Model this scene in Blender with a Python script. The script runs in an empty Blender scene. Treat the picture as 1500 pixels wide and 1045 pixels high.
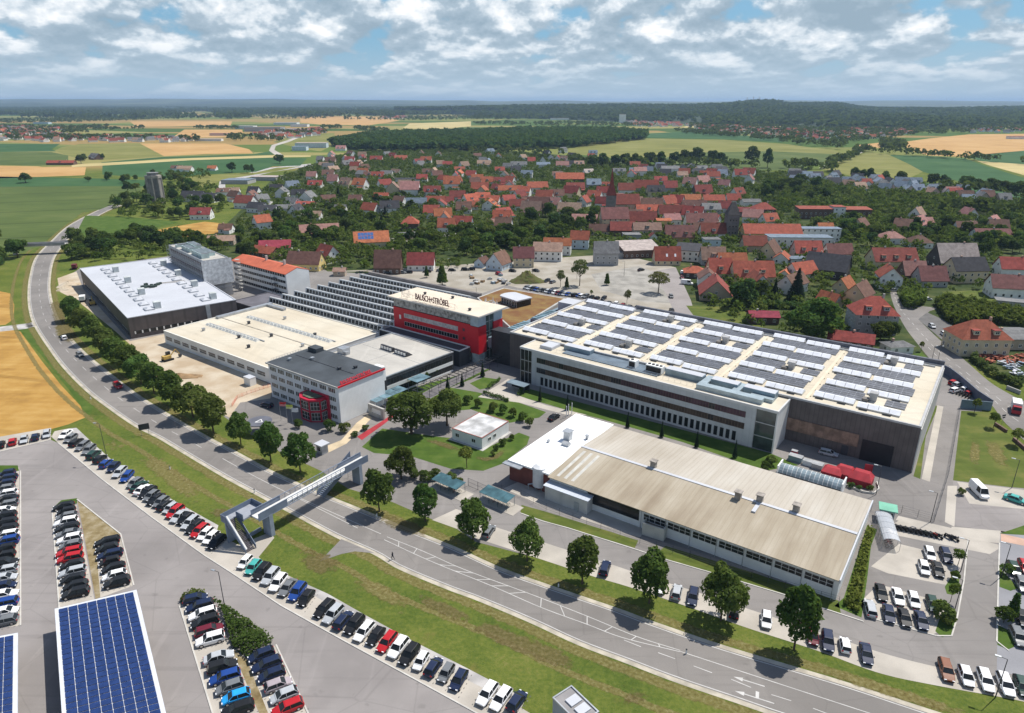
import bpy, bmesh, math, random
import numpy as np
from mathutils import Vector, Matrix
SC = bpy.context.scene
COL = SC.collection
R = math.radians
# ---------------------------------------------------------------- camera
CAM_H = 85.0
FPX, CX, CY, HOR = 1000.0, 750.0, 522.5, 149.0      # focal length and centre of the 1500x1045 photograph
PITCH = math.atan((CY-HOR)/FPX)
cam_d = bpy.data.cameras.new('camera')
cam_d.sensor_width = 36.0
cam_d.lens = 36.0*FPX/1500.0
cam_d.clip_start = 1.0
cam_d.clip_end = 80000.0
cam = bpy.data.objects.new('camera', cam_d)
COL.objects.link(cam)
cam.location = (0, 0, CAM_H)
cam.rotation_euler = (math.pi/2-PITCH, 0, 0)
SC.camera = cam
# ---------------------------------------------------------------- world, sun, exposure
SUN_AZ, SUN_EL = 33.5, 59.0
SC.view_settings.view_transform = 'Standard'
SC.view_settings.look = 'None'
SC.view_settings.gamma = 1.0
SC.view_settings.exposure = 0.32
SC.cycles.volume_bounces = 0
SC.cycles.max_bounces = 5
SC.cycles.diffuse_bounces = 3
SC.cycles.glossy_bounces = 2
SC.cycles.transmission_bounces = 3
SC.cycles.transparent_max_bounces = 8
SC.cycles.volume_max_steps = 64
W = bpy.data.worlds.new('World')
SC.world = W
W.use_nodes = True
def node(nt, t, **kw):
    n = nt.nodes.new(t)
    for k, v in kw.items():
        if k.startswith('i_'):
            k = k[2:]
            n.inputs[int(k) if k.isdigit() else k].default_value = v
        else:
            setattr(n, k, v)
    return n
def math_n(nt, op, a, b=None, c=None, clamp=False):
    n = nt.nodes.new('ShaderNodeMath'); n.operation = op; n.use_clamp = clamp
    for i, v in enumerate((a, b, c)):
        if v is None: continue
        if isinstance(v, (int, float)): n.inputs[i].default_value = v
        else: nt.links.new(v, n.inputs[i])
    return n.outputs[0]
def mix_n(nt, f, a, b, mode='MIX'):
    n = nt.nodes.new('ShaderNodeMix'); n.data_type = 'RGBA'; n.blend_type = mode
    for s, v in ((n.inputs[0], f), (n.inputs[6], a), (n.inputs[7], b)):
        if isinstance(v, (int, float)): s.default_value = v
        elif isinstance(v, (tuple, list)): s.default_value = (*v, 1) if len(v) == 3 else v
        else: nt.links.new(v, s)
    return n.outputs[2]
def ramp_n(nt, fac, stops, interp='LINEAR'):
    n = nt.nodes.new('ShaderNodeValToRGB'); n.color_ramp.interpolation = interp
    cr = n.color_ramp
    while len(cr.elements) < len(stops): cr.elements.new(0.5)
    for e, (p, c) in zip(cr.elements, stops):
        e.position = p; e.color = (*c, 1) if len(c) == 3 else c
    nt.links.new(fac, n.inputs[0])
    return n.outputs[0]
def smooth_n(nt, v, a, b):
    n = nt.nodes.new('ShaderNodeMapRange'); n.interpolation_type = 'SMOOTHSTEP'
    nt.links.new(v, n.inputs[0]); n.inputs[1].default_value = a; n.inputs[2].default_value = b
    return n.outputs[0]
def build_world():
    nt = W.node_tree
    nt.nodes.clear()
    out = node(nt, 'ShaderNodeOutputWorld')
    bg = node(nt, 'ShaderNodeBackground')
    bg.inputs['Strength'].default_value = 0.1
    sky = node(nt, 'ShaderNodeTexSky', sky_type='NISHITA', sun_disc=False)
    sky.sun_elevation = R(SUN_EL); sky.sun_rotation = R(90-SUN_AZ)
    sky.altitude = 450; sky.air_density = 1.0; sky.dust_density = 1.0; sky.ozone_density = 1.2
    tc = node(nt, 'ShaderNodeTexCoord')
    sep = node(nt, 'ShaderNodeSeparateXYZ'); nt.links.new(tc.outputs['Generated'], sep.inputs[0])
    x, y, z = sep.outputs
    el = math_n(nt, 'MAXIMUM', z, 0.0)
    az = math_n(nt, 'ARCTAN2', x, y)
    u = math_n(nt, 'MULTIPLY', az, 10.5)
    # cloud bank seen in perspective: rows crowd together towards the horizon
    v = math_n(nt, 'MULTIPLY', math_n(nt, 'LOGARITHM', math_n(nt, 'ADD', el, 0.035), 2.718), 2.15)
    def cl(dv, sc, det=8.0, du=0.0):
        c = node(nt, 'ShaderNodeCombineXYZ')
        nt.links.new(math_n(nt, 'ADD', u, 3.1+du), c.inputs[0])
        nt.links.new(math_n(nt, 'ADD', v, dv), c.inputs[1])
        n = node(nt, 'ShaderNodeTexNoise', noise_dimensions='3D')
        n.inputs['Scale'].default_value = sc; n.inputs['Detail'].default_value = det
        n.inputs['Roughness'].default_value = 0.55
        nt.links.new(c.outputs[0], n.inputs['Vector'])
        return n.outputs['Fac']
    big = cl(0.0, 0.75, 2.0, 5.0)
    n1 = cl(0.0, 1.25); n2 = cl(0.13, 1.25); n3 = cl(0.36, 1.25, 4.0)
    dens = math_n(nt, 'ADD', math_n(nt, 'MULTIPLY', n1, 0.55), math_n(nt, 'MULTIPLY', big, 0.62))
    cover = smooth_n(nt, dens, 0.465, 0.535)
    edge = math_n(nt, 'ADD', math_n(nt, 'MULTIPLY', math_n(nt, 'SUBTRACT', n1, n2), 2.2), math_n(nt, 'MULTIPLY', math_n(nt, 'SUBTRACT', n1, n3), 1.6))
    lit = math_n(nt, 'ADD', edge, math_n(nt, 'ADD', -0.16, math_n(nt, 'MULTIPLY', cl(.3, .45, 2.0, 9.0), 1.05)), clamp=True)
    K = 10.0
    ccol = ramp_n(nt, lit, [(0.0, (.27*K, .36*K, .44*K)), (0.38, (.36*K, .45*K, .53*K)), (0.56, (.56*K, .63*K, .69*K)), (0.92, (.88*K, .89*K, .90*K))])
    skyc = mix_n(nt, 0.75, sky.outputs[0], (.13*K, .34*K, .53*K))
    c1 = mix_n(nt, cover, skyc, ccol)
    hz = smooth_n(nt, el, 0.088, 0.0)
    c2 = mix_n(nt, math_n(nt, 'MULTIPLY', hz, 0.88), c1, (.37*K, .48*K, .575*K))
    # overhead the plain sky lights the place
    up = smooth_n(nt, el, 0.25, 0.5)
    c3 = mix_n(nt, up, c2, sky.outputs[0])
    nt.links.new(c3, bg.inputs['Color'])
    nt.links.new(bg.outputs[0], out.inputs[0])
build_world()
sun_dir = Vector((math.cos(R(SUN_EL))*math.cos(R(SUN_AZ)), math.cos(R(SUN_EL))*math.sin(R(SUN_AZ)), math.sin(R(SUN_EL))))
sl = bpy.data.lights.new('sun', 'SUN'); sl.energy = 4.4; sl.angle = R(0.5); sl.color = (1.0, 0.955, 0.88)
so = bpy.data.objects.new('sun', sl); COL.objects.link(so)
so.rotation_euler = sun_dir.to_track_quat('Z', 'Y').to_euler(); so.location = (100, 100, 300)
# ---------------------------------------------------------------- helpers
def g(px, py, z=0.0):
    """ground point (at height z) seen at a pixel of the photograph: used to survey the place"""
    cx = (px-CX)/FPX; cy = -(py-CY)/FPX
    dy = math.cos(PITCH)+cy*math.sin(PITCH); dz = -math.sin(PITCH)+cy*math.cos(PITCH)
    t = (z-CAM_H)/dz
    return (cx*t, dy*t)
def G(pts, z=0.0): return [g(x, y, z) for x, y in pts]
OFF = {}
def tag(o, label=None, cat=None, group=None, kind=None):
    if label: o['label'] = label
    if cat: o['category'] = cat
    if group: o['group'] = group
    if kind: o['kind'] = kind
    return o
def thing(name, label, cat, loc=(0, 0, 0), group=None, rz=0.0):
    o = bpy.data.objects.new(name, None); COL.objects.link(o)
    o.empty_display_size = 0.5
    o.location = loc; o.rotation_euler = (0, 0, rz)
    OFF[o.name] = Vector(loc)
    return tag(o, label, cat, group)
class MB:
    def __init__(s): s.v = []; s.f = []; s.m = []
    def poly(s, pts, m=0):
        n = len(s.v); s.v += [tuple(p) for p in pts]; s.f.append(list(range(n, n+len(pts)))); s.m.append(m); return s
    def prism(s, pts, z0, z1, m=0, mt=None, bottom=False):
        n = len(pts)
        for i in range(n):
            a = pts[i]; b = pts[(i+1) % n]
            s.poly([(a[0], a[1], z0), (b[0], b[1], z0), (b[0], b[1], z1), (a[0], a[1], z1)], m)
        s.poly([(p[0], p[1], z1) for p in pts], m if mt is None else mt)
        if bottom: s.poly([(p[0], p[1], z0) for p in reversed(pts)], m)
        return s
    def hexa(s, b, t, m=0, mt=None):
        """b, t: 4 bottom and 4 top points, ccw seen from above"""
        for i in range(4):
            j = (i+1) % 4
            s.poly([b[i], b[j], t[j], t[i]], m)
        s.poly(t, m if mt is None else mt); s.poly(b[::-1], m); return s
    def box(s, c, d, m=0, rz=0.0, mt=None):
        ca, sa = math.cos(rz), math.sin(rz); x, y, z = c; a, b, h = d[0]/2, d[1]/2, d[2]/2
        q = [(x+ca*i-sa*j, y+sa*i+ca*j) for i, j in ((-a, -b), (a, -b), (a, b), (-a, b))]
        return s.prism(q, z-h, z+h, m, mt, True)
    def tube(s, p, q, r, n=6, m=0, r2=None):
        p, q = Vector(p), Vector(q); d = (q-p)
        if d.length < 1e-6: return s
        d.normalize(); a = d.orthogonal().normalized(); b = d.cross(a); r2 = r if r2 is None else r2
        A = [p+(a*math.cos(t)+b*math.sin(t))*r for t in [2*math.pi*i/n for i in range(n)]]
        B = [q+(a*math.cos(t)+b*math.sin(t))*r2 for t in [2*math.pi*i/n for i in range(n)]]
        for i in range(n):
            j = (i+1) % n; s.poly([A[i], A[j], B[j], B[i]], m)
        s.poly(A[::-1], m); s.poly(B, m); return s
    def build(s, name, mats, parent=None, smooth=False):
        me = bpy.data.meshes.new(name)
        off = OFF[parent.name] if parent is not None else Vector((0, 0, 0))
        me.from_pydata([(p[0]-off[0], p[1]-off[1], p[2]-off[2]) for p in s.v], [], s.f)
        if not isinstance(mats, (list, tuple)): mats = [mats]
        for k in mats: me.materials.append(k)
        if len(mats) > 1: me.polygons.foreach_set('material_index', s.m)
        if smooth: me.polygons.foreach_set('use_smooth', [True]*len(s.f))
        me.update()
        o = bpy.data.objects.new(name, me); COL.objects.link(o)
        if parent is not None: o.parent = parent
        OFF[o.name] = Vector(off)
        return o
class Fr:
    """local frame of a building: u along the front, v to the back"""
    def __init__(s, o, ang, w=1.0, d=1.0):
        s.o = o; s.a = ang; s.u = (math.cos(ang), math.sin(ang)); s.v = (-math.sin(ang), math.cos(ang)); s.W = w; s.D = d
    def p(s, x, y, z=None):
        a, b = s.o[0]+s.u[0]*x+s.v[0]*y, s.o[1]+s.u[1]*x+s.v[1]*y
        return (a, b) if z is None else (a, b, z)
    def rect(s, x0, x1, y0, y1): return [s.p(x0, y0), s.p(x1, y0), s.p(x1, y1), s.p(x0, y1)]
    def box(s, mb, x0, x1, y0, y1, z0, z1, m=0, mt=None): mb.prism(s.rect(x0, x1, y0, y1), z0, z1, m, mt, True); return mb
def fit(z, p0, p1, p2=None, p3=None, ang=None):
    P = [Vector(g(*q, z)) if q else None for q in (p0, p1, p2, p3)]
    if P[3] is None and P[2] is not None: P[3] = P[0]+P[2]-P[1]
    if P[2] is None and P[3] is not None: P[2] = P[1]+P[3]-P[0]
    if ang is None:
        e = (P[1]-P[0])+(P[2]-P[3]); f = (P[3]-P[0])+(P[2]-P[1])
        a1 = math.atan2(e.y, e.x); a2 = math.atan2(f.y, f.x)-math.pi/2
        a2 = a1+((a2-a1+math.pi) % (2*math.pi)-math.pi)
        w1, w2 = e.length, f.length
        ang = (a1*w1+a2*w2)/(w1+w2)
    c = (P[0]+P[1]+P[2]+P[3])/4
    u = Vector((math.cos(ang), math.sin(ang))); v = Vector((-u.y, u.x))
    w = abs(((P[1]-P[0])+(P[2]-P[3])).dot(u))/2; d = abs(((P[3]-P[0])+(P[2]-P[1])).dot(v))/2
    o = c-u*w/2-v*d/2
    return Fr((o.x, o.y), ang, w, d)
def copy_tree(o, parent=None):
    c = o.copy(); COL.objects.link(c)
    if parent is not None: c.parent = parent
    for ch in o.children: copy_tree(ch, c)
    return c
def np_mesh(name, V, F, mats, midx=None, smooth=False):
    """fast mesh from arrays; F is (n,k)"""
    me = bpy.data.meshes.new(name)
    V = np.asarray(V, dtype=np.float32); F = np.asarray(F, dtype=np.int32)
    n, k = F.shape
    me.vertices.add(len(V)); me.vertices.foreach_set('co', V.ravel())
    me.loops.add(n*k); me.loops.foreach_set('vertex_index', F.ravel())
    me.polygons.add(n); me.polygons.foreach_set('loop_start', np.arange(0, n*k, k, dtype=np.int32))
    for m in mats: me.materials.append(m)
    if midx is not None: me.polygons.foreach_set('material_index', np.asarray(midx, dtype=np.int32))
    if smooth: me.polygons.foreach_set('use_smooth', np.ones(n, dtype=bool))
    me.update(calc_edges=True); me.validate()
    return me
def link(name, me, parent=None, loc=(0, 0, 0), rz=0.0, scale=None):
    o = bpy.data.objects.new(name, me); COL.objects.link(o)
    if parent is not None:
        o.parent = parent
    o.location = loc; o.rotation_euler = (0, 0, rz)
    if scale is not None: o.scale = scale
    return o
def nth(n):
    return '%d%s' % (n, 'th' if 10 <= n % 100 <= 20 else {1: 'st', 2: 'nd', 3: 'rd'}.get(n % 10, 'th'))
# ---------------------------------------------------------------- materials
MATS = {}
def mat(name, col, rough=0.85, var=0.18, scale=0.3, metal=0.0, col2=None, fine=3.0, spec=0.3, stripes=None, bump=0.0, vcol=None):
    """procedural material: base colour broken up by two noises in world space; stripes=(angle, period, strength)"""
    if name in MATS: return MATS[name]
    m = bpy.data.materials.new(name); m.use_nodes = True
    nt = m.node_tree; b = nt.nodes['Principled BSDF']
    b.inputs['Roughness'].default_value = rough; b.inputs['Metallic'].default_value = metal
    b.inputs['Specular IOR Level'].default_value = spec
    geo = node(nt, 'ShaderNodeNewGeometry')
    n1 = node(nt, 'ShaderNodeTexNoise'); n1.inputs['Scale'].default_value = scale; n1.inputs['Detail'].default_value = 6
    n2 = node(nt, 'ShaderNodeTexNoise'); n2.inputs['Scale'].default_value = fine; n2.inputs['Detail'].default_value = 3
    nt.links.new(geo.outputs['Position'], n1.inputs['Vector']); nt.links.new(geo.outputs['Position'], n2.inputs['Vector'])
    f1 = smooth_n(nt, n1.outputs['Fac'], 0.32, 0.68)
    lo = tuple(c*(1-var) for c in col); hi = tuple(min(0.92, c*(1+var)) for c in col)
    if col2 is not None: c = mix_n(nt, f1, col, col2)
    else: c = mix_n(nt, f1, lo, hi)
    f2 = math_n(nt, 'ADD', math_n(nt, 'MULTIPLY', n2.outputs['Fac'], 1.1*var), 1-0.55*var)
    cc = node(nt, 'ShaderNodeCombineColor'); [nt.links.new(f2, cc.inputs[i]) for i in range(3)]
    c = mix_n(nt, 1.0, c, cc.outputs[0], 'MULTIPLY')
    if stripes:
        a, per, st = stripes
        sp = node(nt, 'ShaderNodeSeparateXYZ'); nt.links.new(geo.outputs['Position'], sp.inputs[0])
        t = math_n(nt, 'ADD', math_n(nt, 'MULTIPLY', sp.outputs[0], math.cos(a)/per), math_n(nt, 'MULTIPLY', sp.outputs[1], math.sin(a)/per))
        fr = math_n(nt, 'FRACT', t)
        s2 = smooth_n(nt, math_n(nt, 'ABSOLUTE', math_n(nt, 'SUBTRACT', fr, 0.5)), 0.36, 0.46)
        c = mix_n(nt, math_n(nt, 'MULTIPLY', s2, st), c, tuple(x*0.45 for x in col))
    nt.links.new(c, b.inputs['Base Color'])
    if bump:
        bp = node(nt, 'ShaderNodeBump'); bp.inputs['Strength'].default_value = bump; bp.inputs['Distance'].default_value = 0.3
        nt.links.new(n2.outputs['Fac'], bp.inputs['Height']); nt.links.new(bp.outputs[0], b.inputs['Normal'])
    MATS[name] = m
    return m
def objcol_mat(name, rough=0.3, coat=0.6, metal=0.0):
    """paint whose colour is each object's own colour"""
    m = bpy.data.materials.new(name); m.use_nodes = True; nt = m.node_tree; b = nt.nodes['Principled BSDF']
    oi = node(nt, 'ShaderNodeObjectInfo')
    n = node(nt, 'ShaderNodeTexNoise'); n.inputs['Scale'].default_value = 1.6; n.inputs['Detail'].default_value = 4
    g2 = node(nt, 'ShaderNodeNewGeometry'); nt.links.new(g2.outputs['Position'], n.inputs['Vector'])
    f = math_n(nt, 'ADD', math_n(nt, 'MULTIPLY', n.outputs['Fac'], 0.3), 0.85)
    cc = node(nt, 'ShaderNodeCombineColor'); [nt.links.new(f, cc.inputs[i]) for i in range(3)]
    nt.links.new(mix_n(nt, 1.0, oi.outputs['Color'], cc.outputs[0], 'MULTIPLY'), b.inputs['Base Color'])
    b.inputs['Roughness'].default_value = rough; b.inputs['Specular IOR Level'].default_value = .22; b.inputs['Coat Weight'].default_value = coat
    b.inputs['Coat Roughness'].default_value = 0.05; b.inputs['Metallic'].default_value = metal
    MATS[name] = m; return m
def leaf_mat(name, a, b_, c_, trans=0.35, hue=0.25):
    m = bpy.data.materials.new(name); m.use_nodes = True; nt = m.node_tree; nt.nodes.clear()
    out = node(nt, 'ShaderNodeOutputMaterial'); geo = node(nt, 'ShaderNodeNewGeometry'); oi = node(nt, 'ShaderNodeObjectInfo')
    n = node(nt, 'ShaderNodeTexNoise'); n.inputs['Scale'].default_value = 0.55; n.inputs['Detail'].default_value = 2
    nt.links.new(geo.outputs['Position'], n.inputs['Vector'])
    nb_ = node(nt, 'ShaderNodeTexNoise'); nb_.inputs['Scale'].default_value = 0.075; nb_.inputs['Detail'].default_value = 3; nt.links.new(geo.outputs['Position'], nb_.inputs['Vector'])
    f = math_n(nt, 'ADD', math_n(nt, 'MULTIPLY', geo.outputs['Random Per Island'], 0.42), math_n(nt, 'MULTIPLY', n.outputs['Fac'], 0.35))
    f = math_n(nt, 'ADD', f, math_n(nt, 'MULTIPLY', math_n(nt, 'SUBTRACT', nb_.outputs['Fac'], .36), 1.0))
    col = ramp_n(nt, f, [(0.15, a), (0.5, b_), (0.9, c_)])
    hs = node(nt, 'ShaderNodeHueSaturation')
    nt.links.new(math_n(nt, 'ADD', math_n(nt, 'MULTIPLY', oi.outputs['Random'], 0.06), 0.468), hs.inputs['Hue'])
    nt.links.new(math_n(nt, 'ADD', math_n(nt, 'MULTIPLY', math_n(nt, 'FRACT', math_n(nt, 'MULTIPLY', oi.outputs['Random'], 7.31)), 2*hue), 1-hue), hs.inputs['Value'])
    hs.inputs['Saturation'].default_value = 0.95
    nt.links.new(col, hs.inputs['Color'])
    d = node(nt, 'ShaderNodeBsdfDiffuse'); t = node(nt, 'ShaderNodeBsdfTranslucent'); mx = node(nt, 'ShaderNodeMixShader')
    nt.links.new(hs.outputs[0], d.inputs[0]); nt.links.new(mix_n(nt, 0.5, hs.outputs[0], (0.14, 0.19, 0.018)), t.inputs[0])
    mx.inputs[0].default_value = trans
    nt.links.new(d.outputs[0], mx.inputs[1]); nt.links.new(t.outputs[0], mx.inputs[2]); nt.links.new(mx.outputs[0], out.inputs[0])
    MATS[name] = m; return m
def glass_mat(name, col, rough=0.12, spec=0.6):
    m = mat(name, col, rough, 0.35, 0.35, spec=spec, fine=1.2); return m
def field_mat(name, cols, rough=0.9, ang=0.0, tram=0.35, per=18.0, scale=0.02):
    """crop field: patchy colour, grain drawn out along the rows, wheel tracks"""
    m = bpy.data.materials.new(name); m.use_nodes = True; nt = m.node_tree; b = nt.nodes['Principled BSDF']
    b.inputs['Roughness'].default_value = rough; b.inputs['Specular IOR Level'].default_value = 0.1
    geo = node(nt, 'ShaderNodeNewGeometry')
    mp = node(nt, 'ShaderNodeMapping'); mp.inputs['Rotation'].default_value = (0, 0, -ang); mp.inputs['Scale'].default_value = (0.12, 1.0, 1.0)
    nt.links.new(geo.outputs['Position'], mp.inputs[0])
    n1 = node(nt, 'ShaderNodeTexNoise'); n1.inputs['Scale'].default_value = scale; n1.inputs['Detail'].default_value = 9; n1.inputs['Roughness'].default_value = 0.65
    nt.links.new(geo.outputs['Position'], n1.inputs['Vector'])
    n2 = node(nt, 'ShaderNodeTexNoise'); n2.inputs['Scale'].default_value = 0.35; n2.inputs['Detail'].default_value = 5
    nt.links.new(mp.outputs[0], n2.inputs['Vector'])
    f = math_n(nt, 'ADD', math_n(nt, 'MULTIPLY', n1.outputs['Fac'], 0.7), math_n(nt, 'MULTIPLY', n2.outputs['Fac'], 0.35))
    c = ramp_n(nt, f, [(0.36, cols[0]), (0.52, cols[1]), (0.68, cols[2])])
    sp = node(nt, 'ShaderNodeSeparateXYZ'); nt.links.new(mp.outputs[0], sp.inputs[0])
    fr = math_n(nt, 'FRACT', math_n(nt, 'MULTIPLY', sp.outputs[1], 1.0/per))
    s2 = smooth_n(nt, math_n(nt, 'ABSOLUTE', math_n(nt, 'SUBTRACT', fr, 0.5)), 0.455, 0.48)
    c = mix_n(nt, math_n(nt, 'MULTIPLY', s2, tram), c, tuple(x*0.5 for x in cols[0]))
    nt.links.new(c, b.inputs['Base Color'])
    MATS[name] = m; return m
def weather(m, col, k=1.0, ang=35, crack=True):
    """wear on a surface: drawn out streaks, darker blotches and repairs, fine cracks"""
    nt = m.node_tree; b = nt.nodes['Principled BSDF']; c = b.inputs['Base Color'].links[0].from_socket; geo = node(nt, 'ShaderNodeNewGeometry')
    def nz(sc, scl=(1, 1, 1), det=5):
        mp = node(nt, 'ShaderNodeMapping'); mp.inputs['Rotation'].default_value = (0, 0, R(ang)); mp.inputs['Scale'].default_value = scl; nt.links.new(geo.outputs['Position'], mp.inputs[0])
        n = node(nt, 'ShaderNodeTexNoise'); n.inputs['Scale'].default_value = sc; n.inputs['Detail'].default_value = det; nt.links.new(mp.outputs[0], n.inputs['Vector']); return n.outputs['Fac']
    for f, lo, hi, w, t in ((nz(.8, (.05, 1, 1)), .52, .70, .30, .62), (nz(.5, (1, .06, 1)), .55, .72, .28, 1.4), (nz(.42, det=3), .64, .74, .34, .5), (nz(.12, det=7), .52, .66, .25, .68)):
        c = mix_n(nt, math_n(nt, 'MULTIPLY', smooth_n(nt, f, lo, hi), w*k), c, tuple(min(.9, x*t) for x in col))
    if crack:
        vo = node(nt, 'ShaderNodeTexVoronoi', feature='DISTANCE_TO_EDGE'); vo.inputs['Scale'].default_value = .075; wn = node(nt, 'ShaderNodeTexNoise'); wn.inputs['Scale'].default_value = .3; wn.inputs['Detail'].default_value = 5
        nt.links.new(geo.outputs['Position'], wn.inputs['Vector']); nt.links.new(mix_n(nt, .004, geo.outputs['Position'], wn.outputs['Color'], 'MIX'), vo.inputs['Vector'])
        c = mix_n(nt, math_n(nt, 'MULTIPLY', smooth_n(nt, vo.outputs['Distance'], .012, .0), .2), c, tuple(x*.45 for x in col))
    nt.links.new(c, b.inputs['Base Color']); return m
def asphalt_mat(name, col): return weather(mat(name, col, .9, .13, .05, fine=5), col)
ASPH = asphalt_mat('asphalt', (.215, .20, .188))
ASPH_L = asphalt_mat('asphalt_lot', (.25, .23, .22))
ROADM = asphalt_mat('asphalt_road', (.205, .19, .176))
PAVE = mat('pale_paving', (.42, .385, .335), .9, .12, .15, fine=4)
CONC = mat('concrete', (.42, .41, .385), .85, .12, .4)
KERB = mat('kerb_stone', (.50, .48, .44), .85, .10, .5)
GRAVEL = mat('gravel_pale', (.40, .385, .37), .95, .22, .25, fine=8)
SAND = mat('sandy_soil', (.40, .31, .21), .95, .25, .12, col2=(.52, .45, .345), fine=3)
SOIL = mat('brown_soil', (.26, .17, .09), .95, .3, .3, fine=4)
LINE = mat('road_paint', (.50, .49, .47), .7, .12, .6)
WHITE = mat('white_render', (.74, .75, .74), .8, .06, .2)
WHITE_R = mat('white_roof_sheet', (.50, .515, .55), .55, .05, .06, fine=.8)
BEIGE_R = mat('beige_roof_sheet', (.54, .475, .365), .85, .10, .05, col2=(.60, .55, .445), fine=1.5, stripes=(R(53), 7.5, .10))
GREY_R = mat('grey_roof_sheet', (.45, .43, .39), .85, .10, .07, fine=1.5, stripes=(R(52), 6, .08))
for _m, _c, _k in ((WHITE_R, (.5, .5, .54), .35), (BEIGE_R, (.54, .475, .365), .6), (GREY_R, (.45, .43, .39), .7)): weather(_m, _c, _k, -37, False)
SLATE_R = mat('slate_roof_felt', (.06, .07, .08), .85, .2, .15, fine=2)
BROWN_W = mat('brown_metal_cladding', (.115, .097, .092), .6, .12, .4, stripes=(R(-37), 1.1, .35))
DKGREY = mat('dark_grey_metal', (.05, .053, .06), .5, .15, .5)
STEEL = mat('galvanised_steel', (.42, .44, .46), .4, .12, .8, metal=.5)
BLUEGREY = mat('blue_grey_metal', (.22, .29, .34), .45, .15, .4, metal=.3)
BRIDGE = mat('bridge_blue_steel', (.15, .185, .25), .5, .10, .5)
RED = mat('red_cladding', (.50, .012, .022), .55, .06, .3)
RED_T = mat('red_canvas', (.34, .03, .04), .8, .15, .5)
REDROOF = mat('red_flat_tile', (.42, .11, .055), .8, .14, .25, fine=2.5)
GLASS = glass_mat('dark_glass', (.016, .019, .021), .15, .35)
GLASS_B = glass_mat('blind_glass', (.060, .042, .032), .4, .25)
GLASS_P = glass_mat('purple_glass', (.065, .032, .042), .4, .25)
GLASS_L = glass_mat('clear_roof_glass', (.13, .21, .25), .25, .35)
SOLAR = mat('solar_cell', (.016, .032, .13), .22, .25, .5, spec=.55)
FRAME_W = mat('white_frame', (.72, .72, .70), .6, .05, 1)
TYRE = mat('tyre_rubber', (.02, .02, .021), .8, .2, 3)
RIM = mat('alloy_rim', (.5, .5, .52), .3, .1, 3, metal=.8)
LAMPW = mat('lamp_lens', (.75, .76, .78), .2, .05, 3)
LAMPR = mat('red_lens', (.35, .01, .01), .25, .05, 3)
BARK = mat('bark', (.085, .062, .045), .95, .25, 1.5, fine=6)
PAINT = objcol_mat('car_paint', .5, .22)
# ================================================================ GROUND
def ground_mat():
    m = bpy.data.materials.new('meadow_ground'); m.use_nodes = True; nt = m.node_tree; b = nt.nodes['Principled BSDF']
    b.inputs['Roughness'].default_value = .95; b.inputs['Specular IOR Level'].default_value = .05
    geo = node(nt, 'ShaderNodeNewGeometry')
    def nz(sc, det=6, ro=.6):
        n = node(nt, 'ShaderNodeTexNoise'); n.inputs['Scale'].default_value = sc; n.inputs['Detail'].default_value = det; n.inputs['Roughness'].default_value = ro
        nt.links.new(geo.outputs['Position'], n.inputs['Vector']); return n.outputs['Fac']
    a = nz(.045, 9, .75); c = nz(1.3, 7, .75); d = nz(.11, 5)
    f = math_n(nt, 'ADD', math_n(nt, 'MULTIPLY', a, .55), math_n(nt, 'MULTIPLY', c, .45))
    near = ramp_n(nt, f, [(.33, (.040, .066, .014)), (.44, (.078, .112, .022)), (.54, (.128, .152, .032)), (.66, (.21, .185, .068))])
    br = smooth_n(nt, d, .60, .72)
    near = mix_n(nt, math_n(nt, 'MULTIPLY', br, .5), near, (.17, .125, .05))
    # far country: patchwork of crops
    mp = node(nt, 'ShaderNodeMapping'); mp.inputs['Rotation'].default_value = (0, 0, .5); mp.inputs['Scale'].default_value = (.0016, .0042, 1)
    nt.links.new(geo.outputs['Position'], mp.inputs[0])
    vo = node(nt, 'ShaderNodeTexVoronoi'); vo.inputs['Scale'].default_value = 1.0; nt.links.new(mp.outputs[0], vo.inputs['Vector'])
    sc_ = node(nt, 'ShaderNodeSeparateColor'); nt.links.new(vo.outputs['Color'], sc_.inputs[0])
    far = ramp_n(nt, sc_.outputs[0], [(0, (.05, .10, .025)), (.22, (.10, .15, .035)), (.4, (.19, .20, .06)), (.56, (.30, .26, .10)), (.7, (.34, .22, .09)), (.85, (.06, .12, .03))], 'CONSTANT')
    fx = mix_n(nt, .25, far, near)
    sp = node(nt, 'ShaderNodeSeparateXYZ'); nt.links.new(geo.outputs['Position'], sp.inputs[0])
    c2 = mix_n(nt, smooth_n(nt, sp.outputs[1], 900, 1000), near, fx)
    nt.links.new(c2, b.inputs['Base Color'])
    bp = node(nt, 'ShaderNodeBump'); bp.inputs['Strength'].default_value = .5; bp.inputs['Distance'].default_value = .4
    nt.links.new(c, bp.inputs['Height']); nt.links.new(bp.outputs[0], b.inputs['Normal'])
    return m
MEADOW = ground_mat()
mb = MB(); mb.poly([(-28000, -300, 0), (28000, -300, 0), (28000, 33000, 0), (-28000, 33000, 0)])
tag(mb.build('ground', MEADOW), kind='structure')
def sheet(name, pts, m, z, label=None, px=True, kind='structure'):
    b = MB(); q = G(pts) if px else pts
    bm = bmesh.new(); vs = [bm.verts.new((x, y, z)) for x, y in q]; f = bm.faces.new(vs); bm.normal_update()
    if f.normal.z < 0: f.normal_flip()
    bmesh.ops.triangulate(bm, faces=bm.faces[:])
    me = bpy.data.meshes.new(name); bm.to_mesh(me); bm.free(); me.materials.append(m)
    o = bpy.data.objects.new(name, me); COL.objects.link(o); tag(o, label, kind=kind); return o
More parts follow.
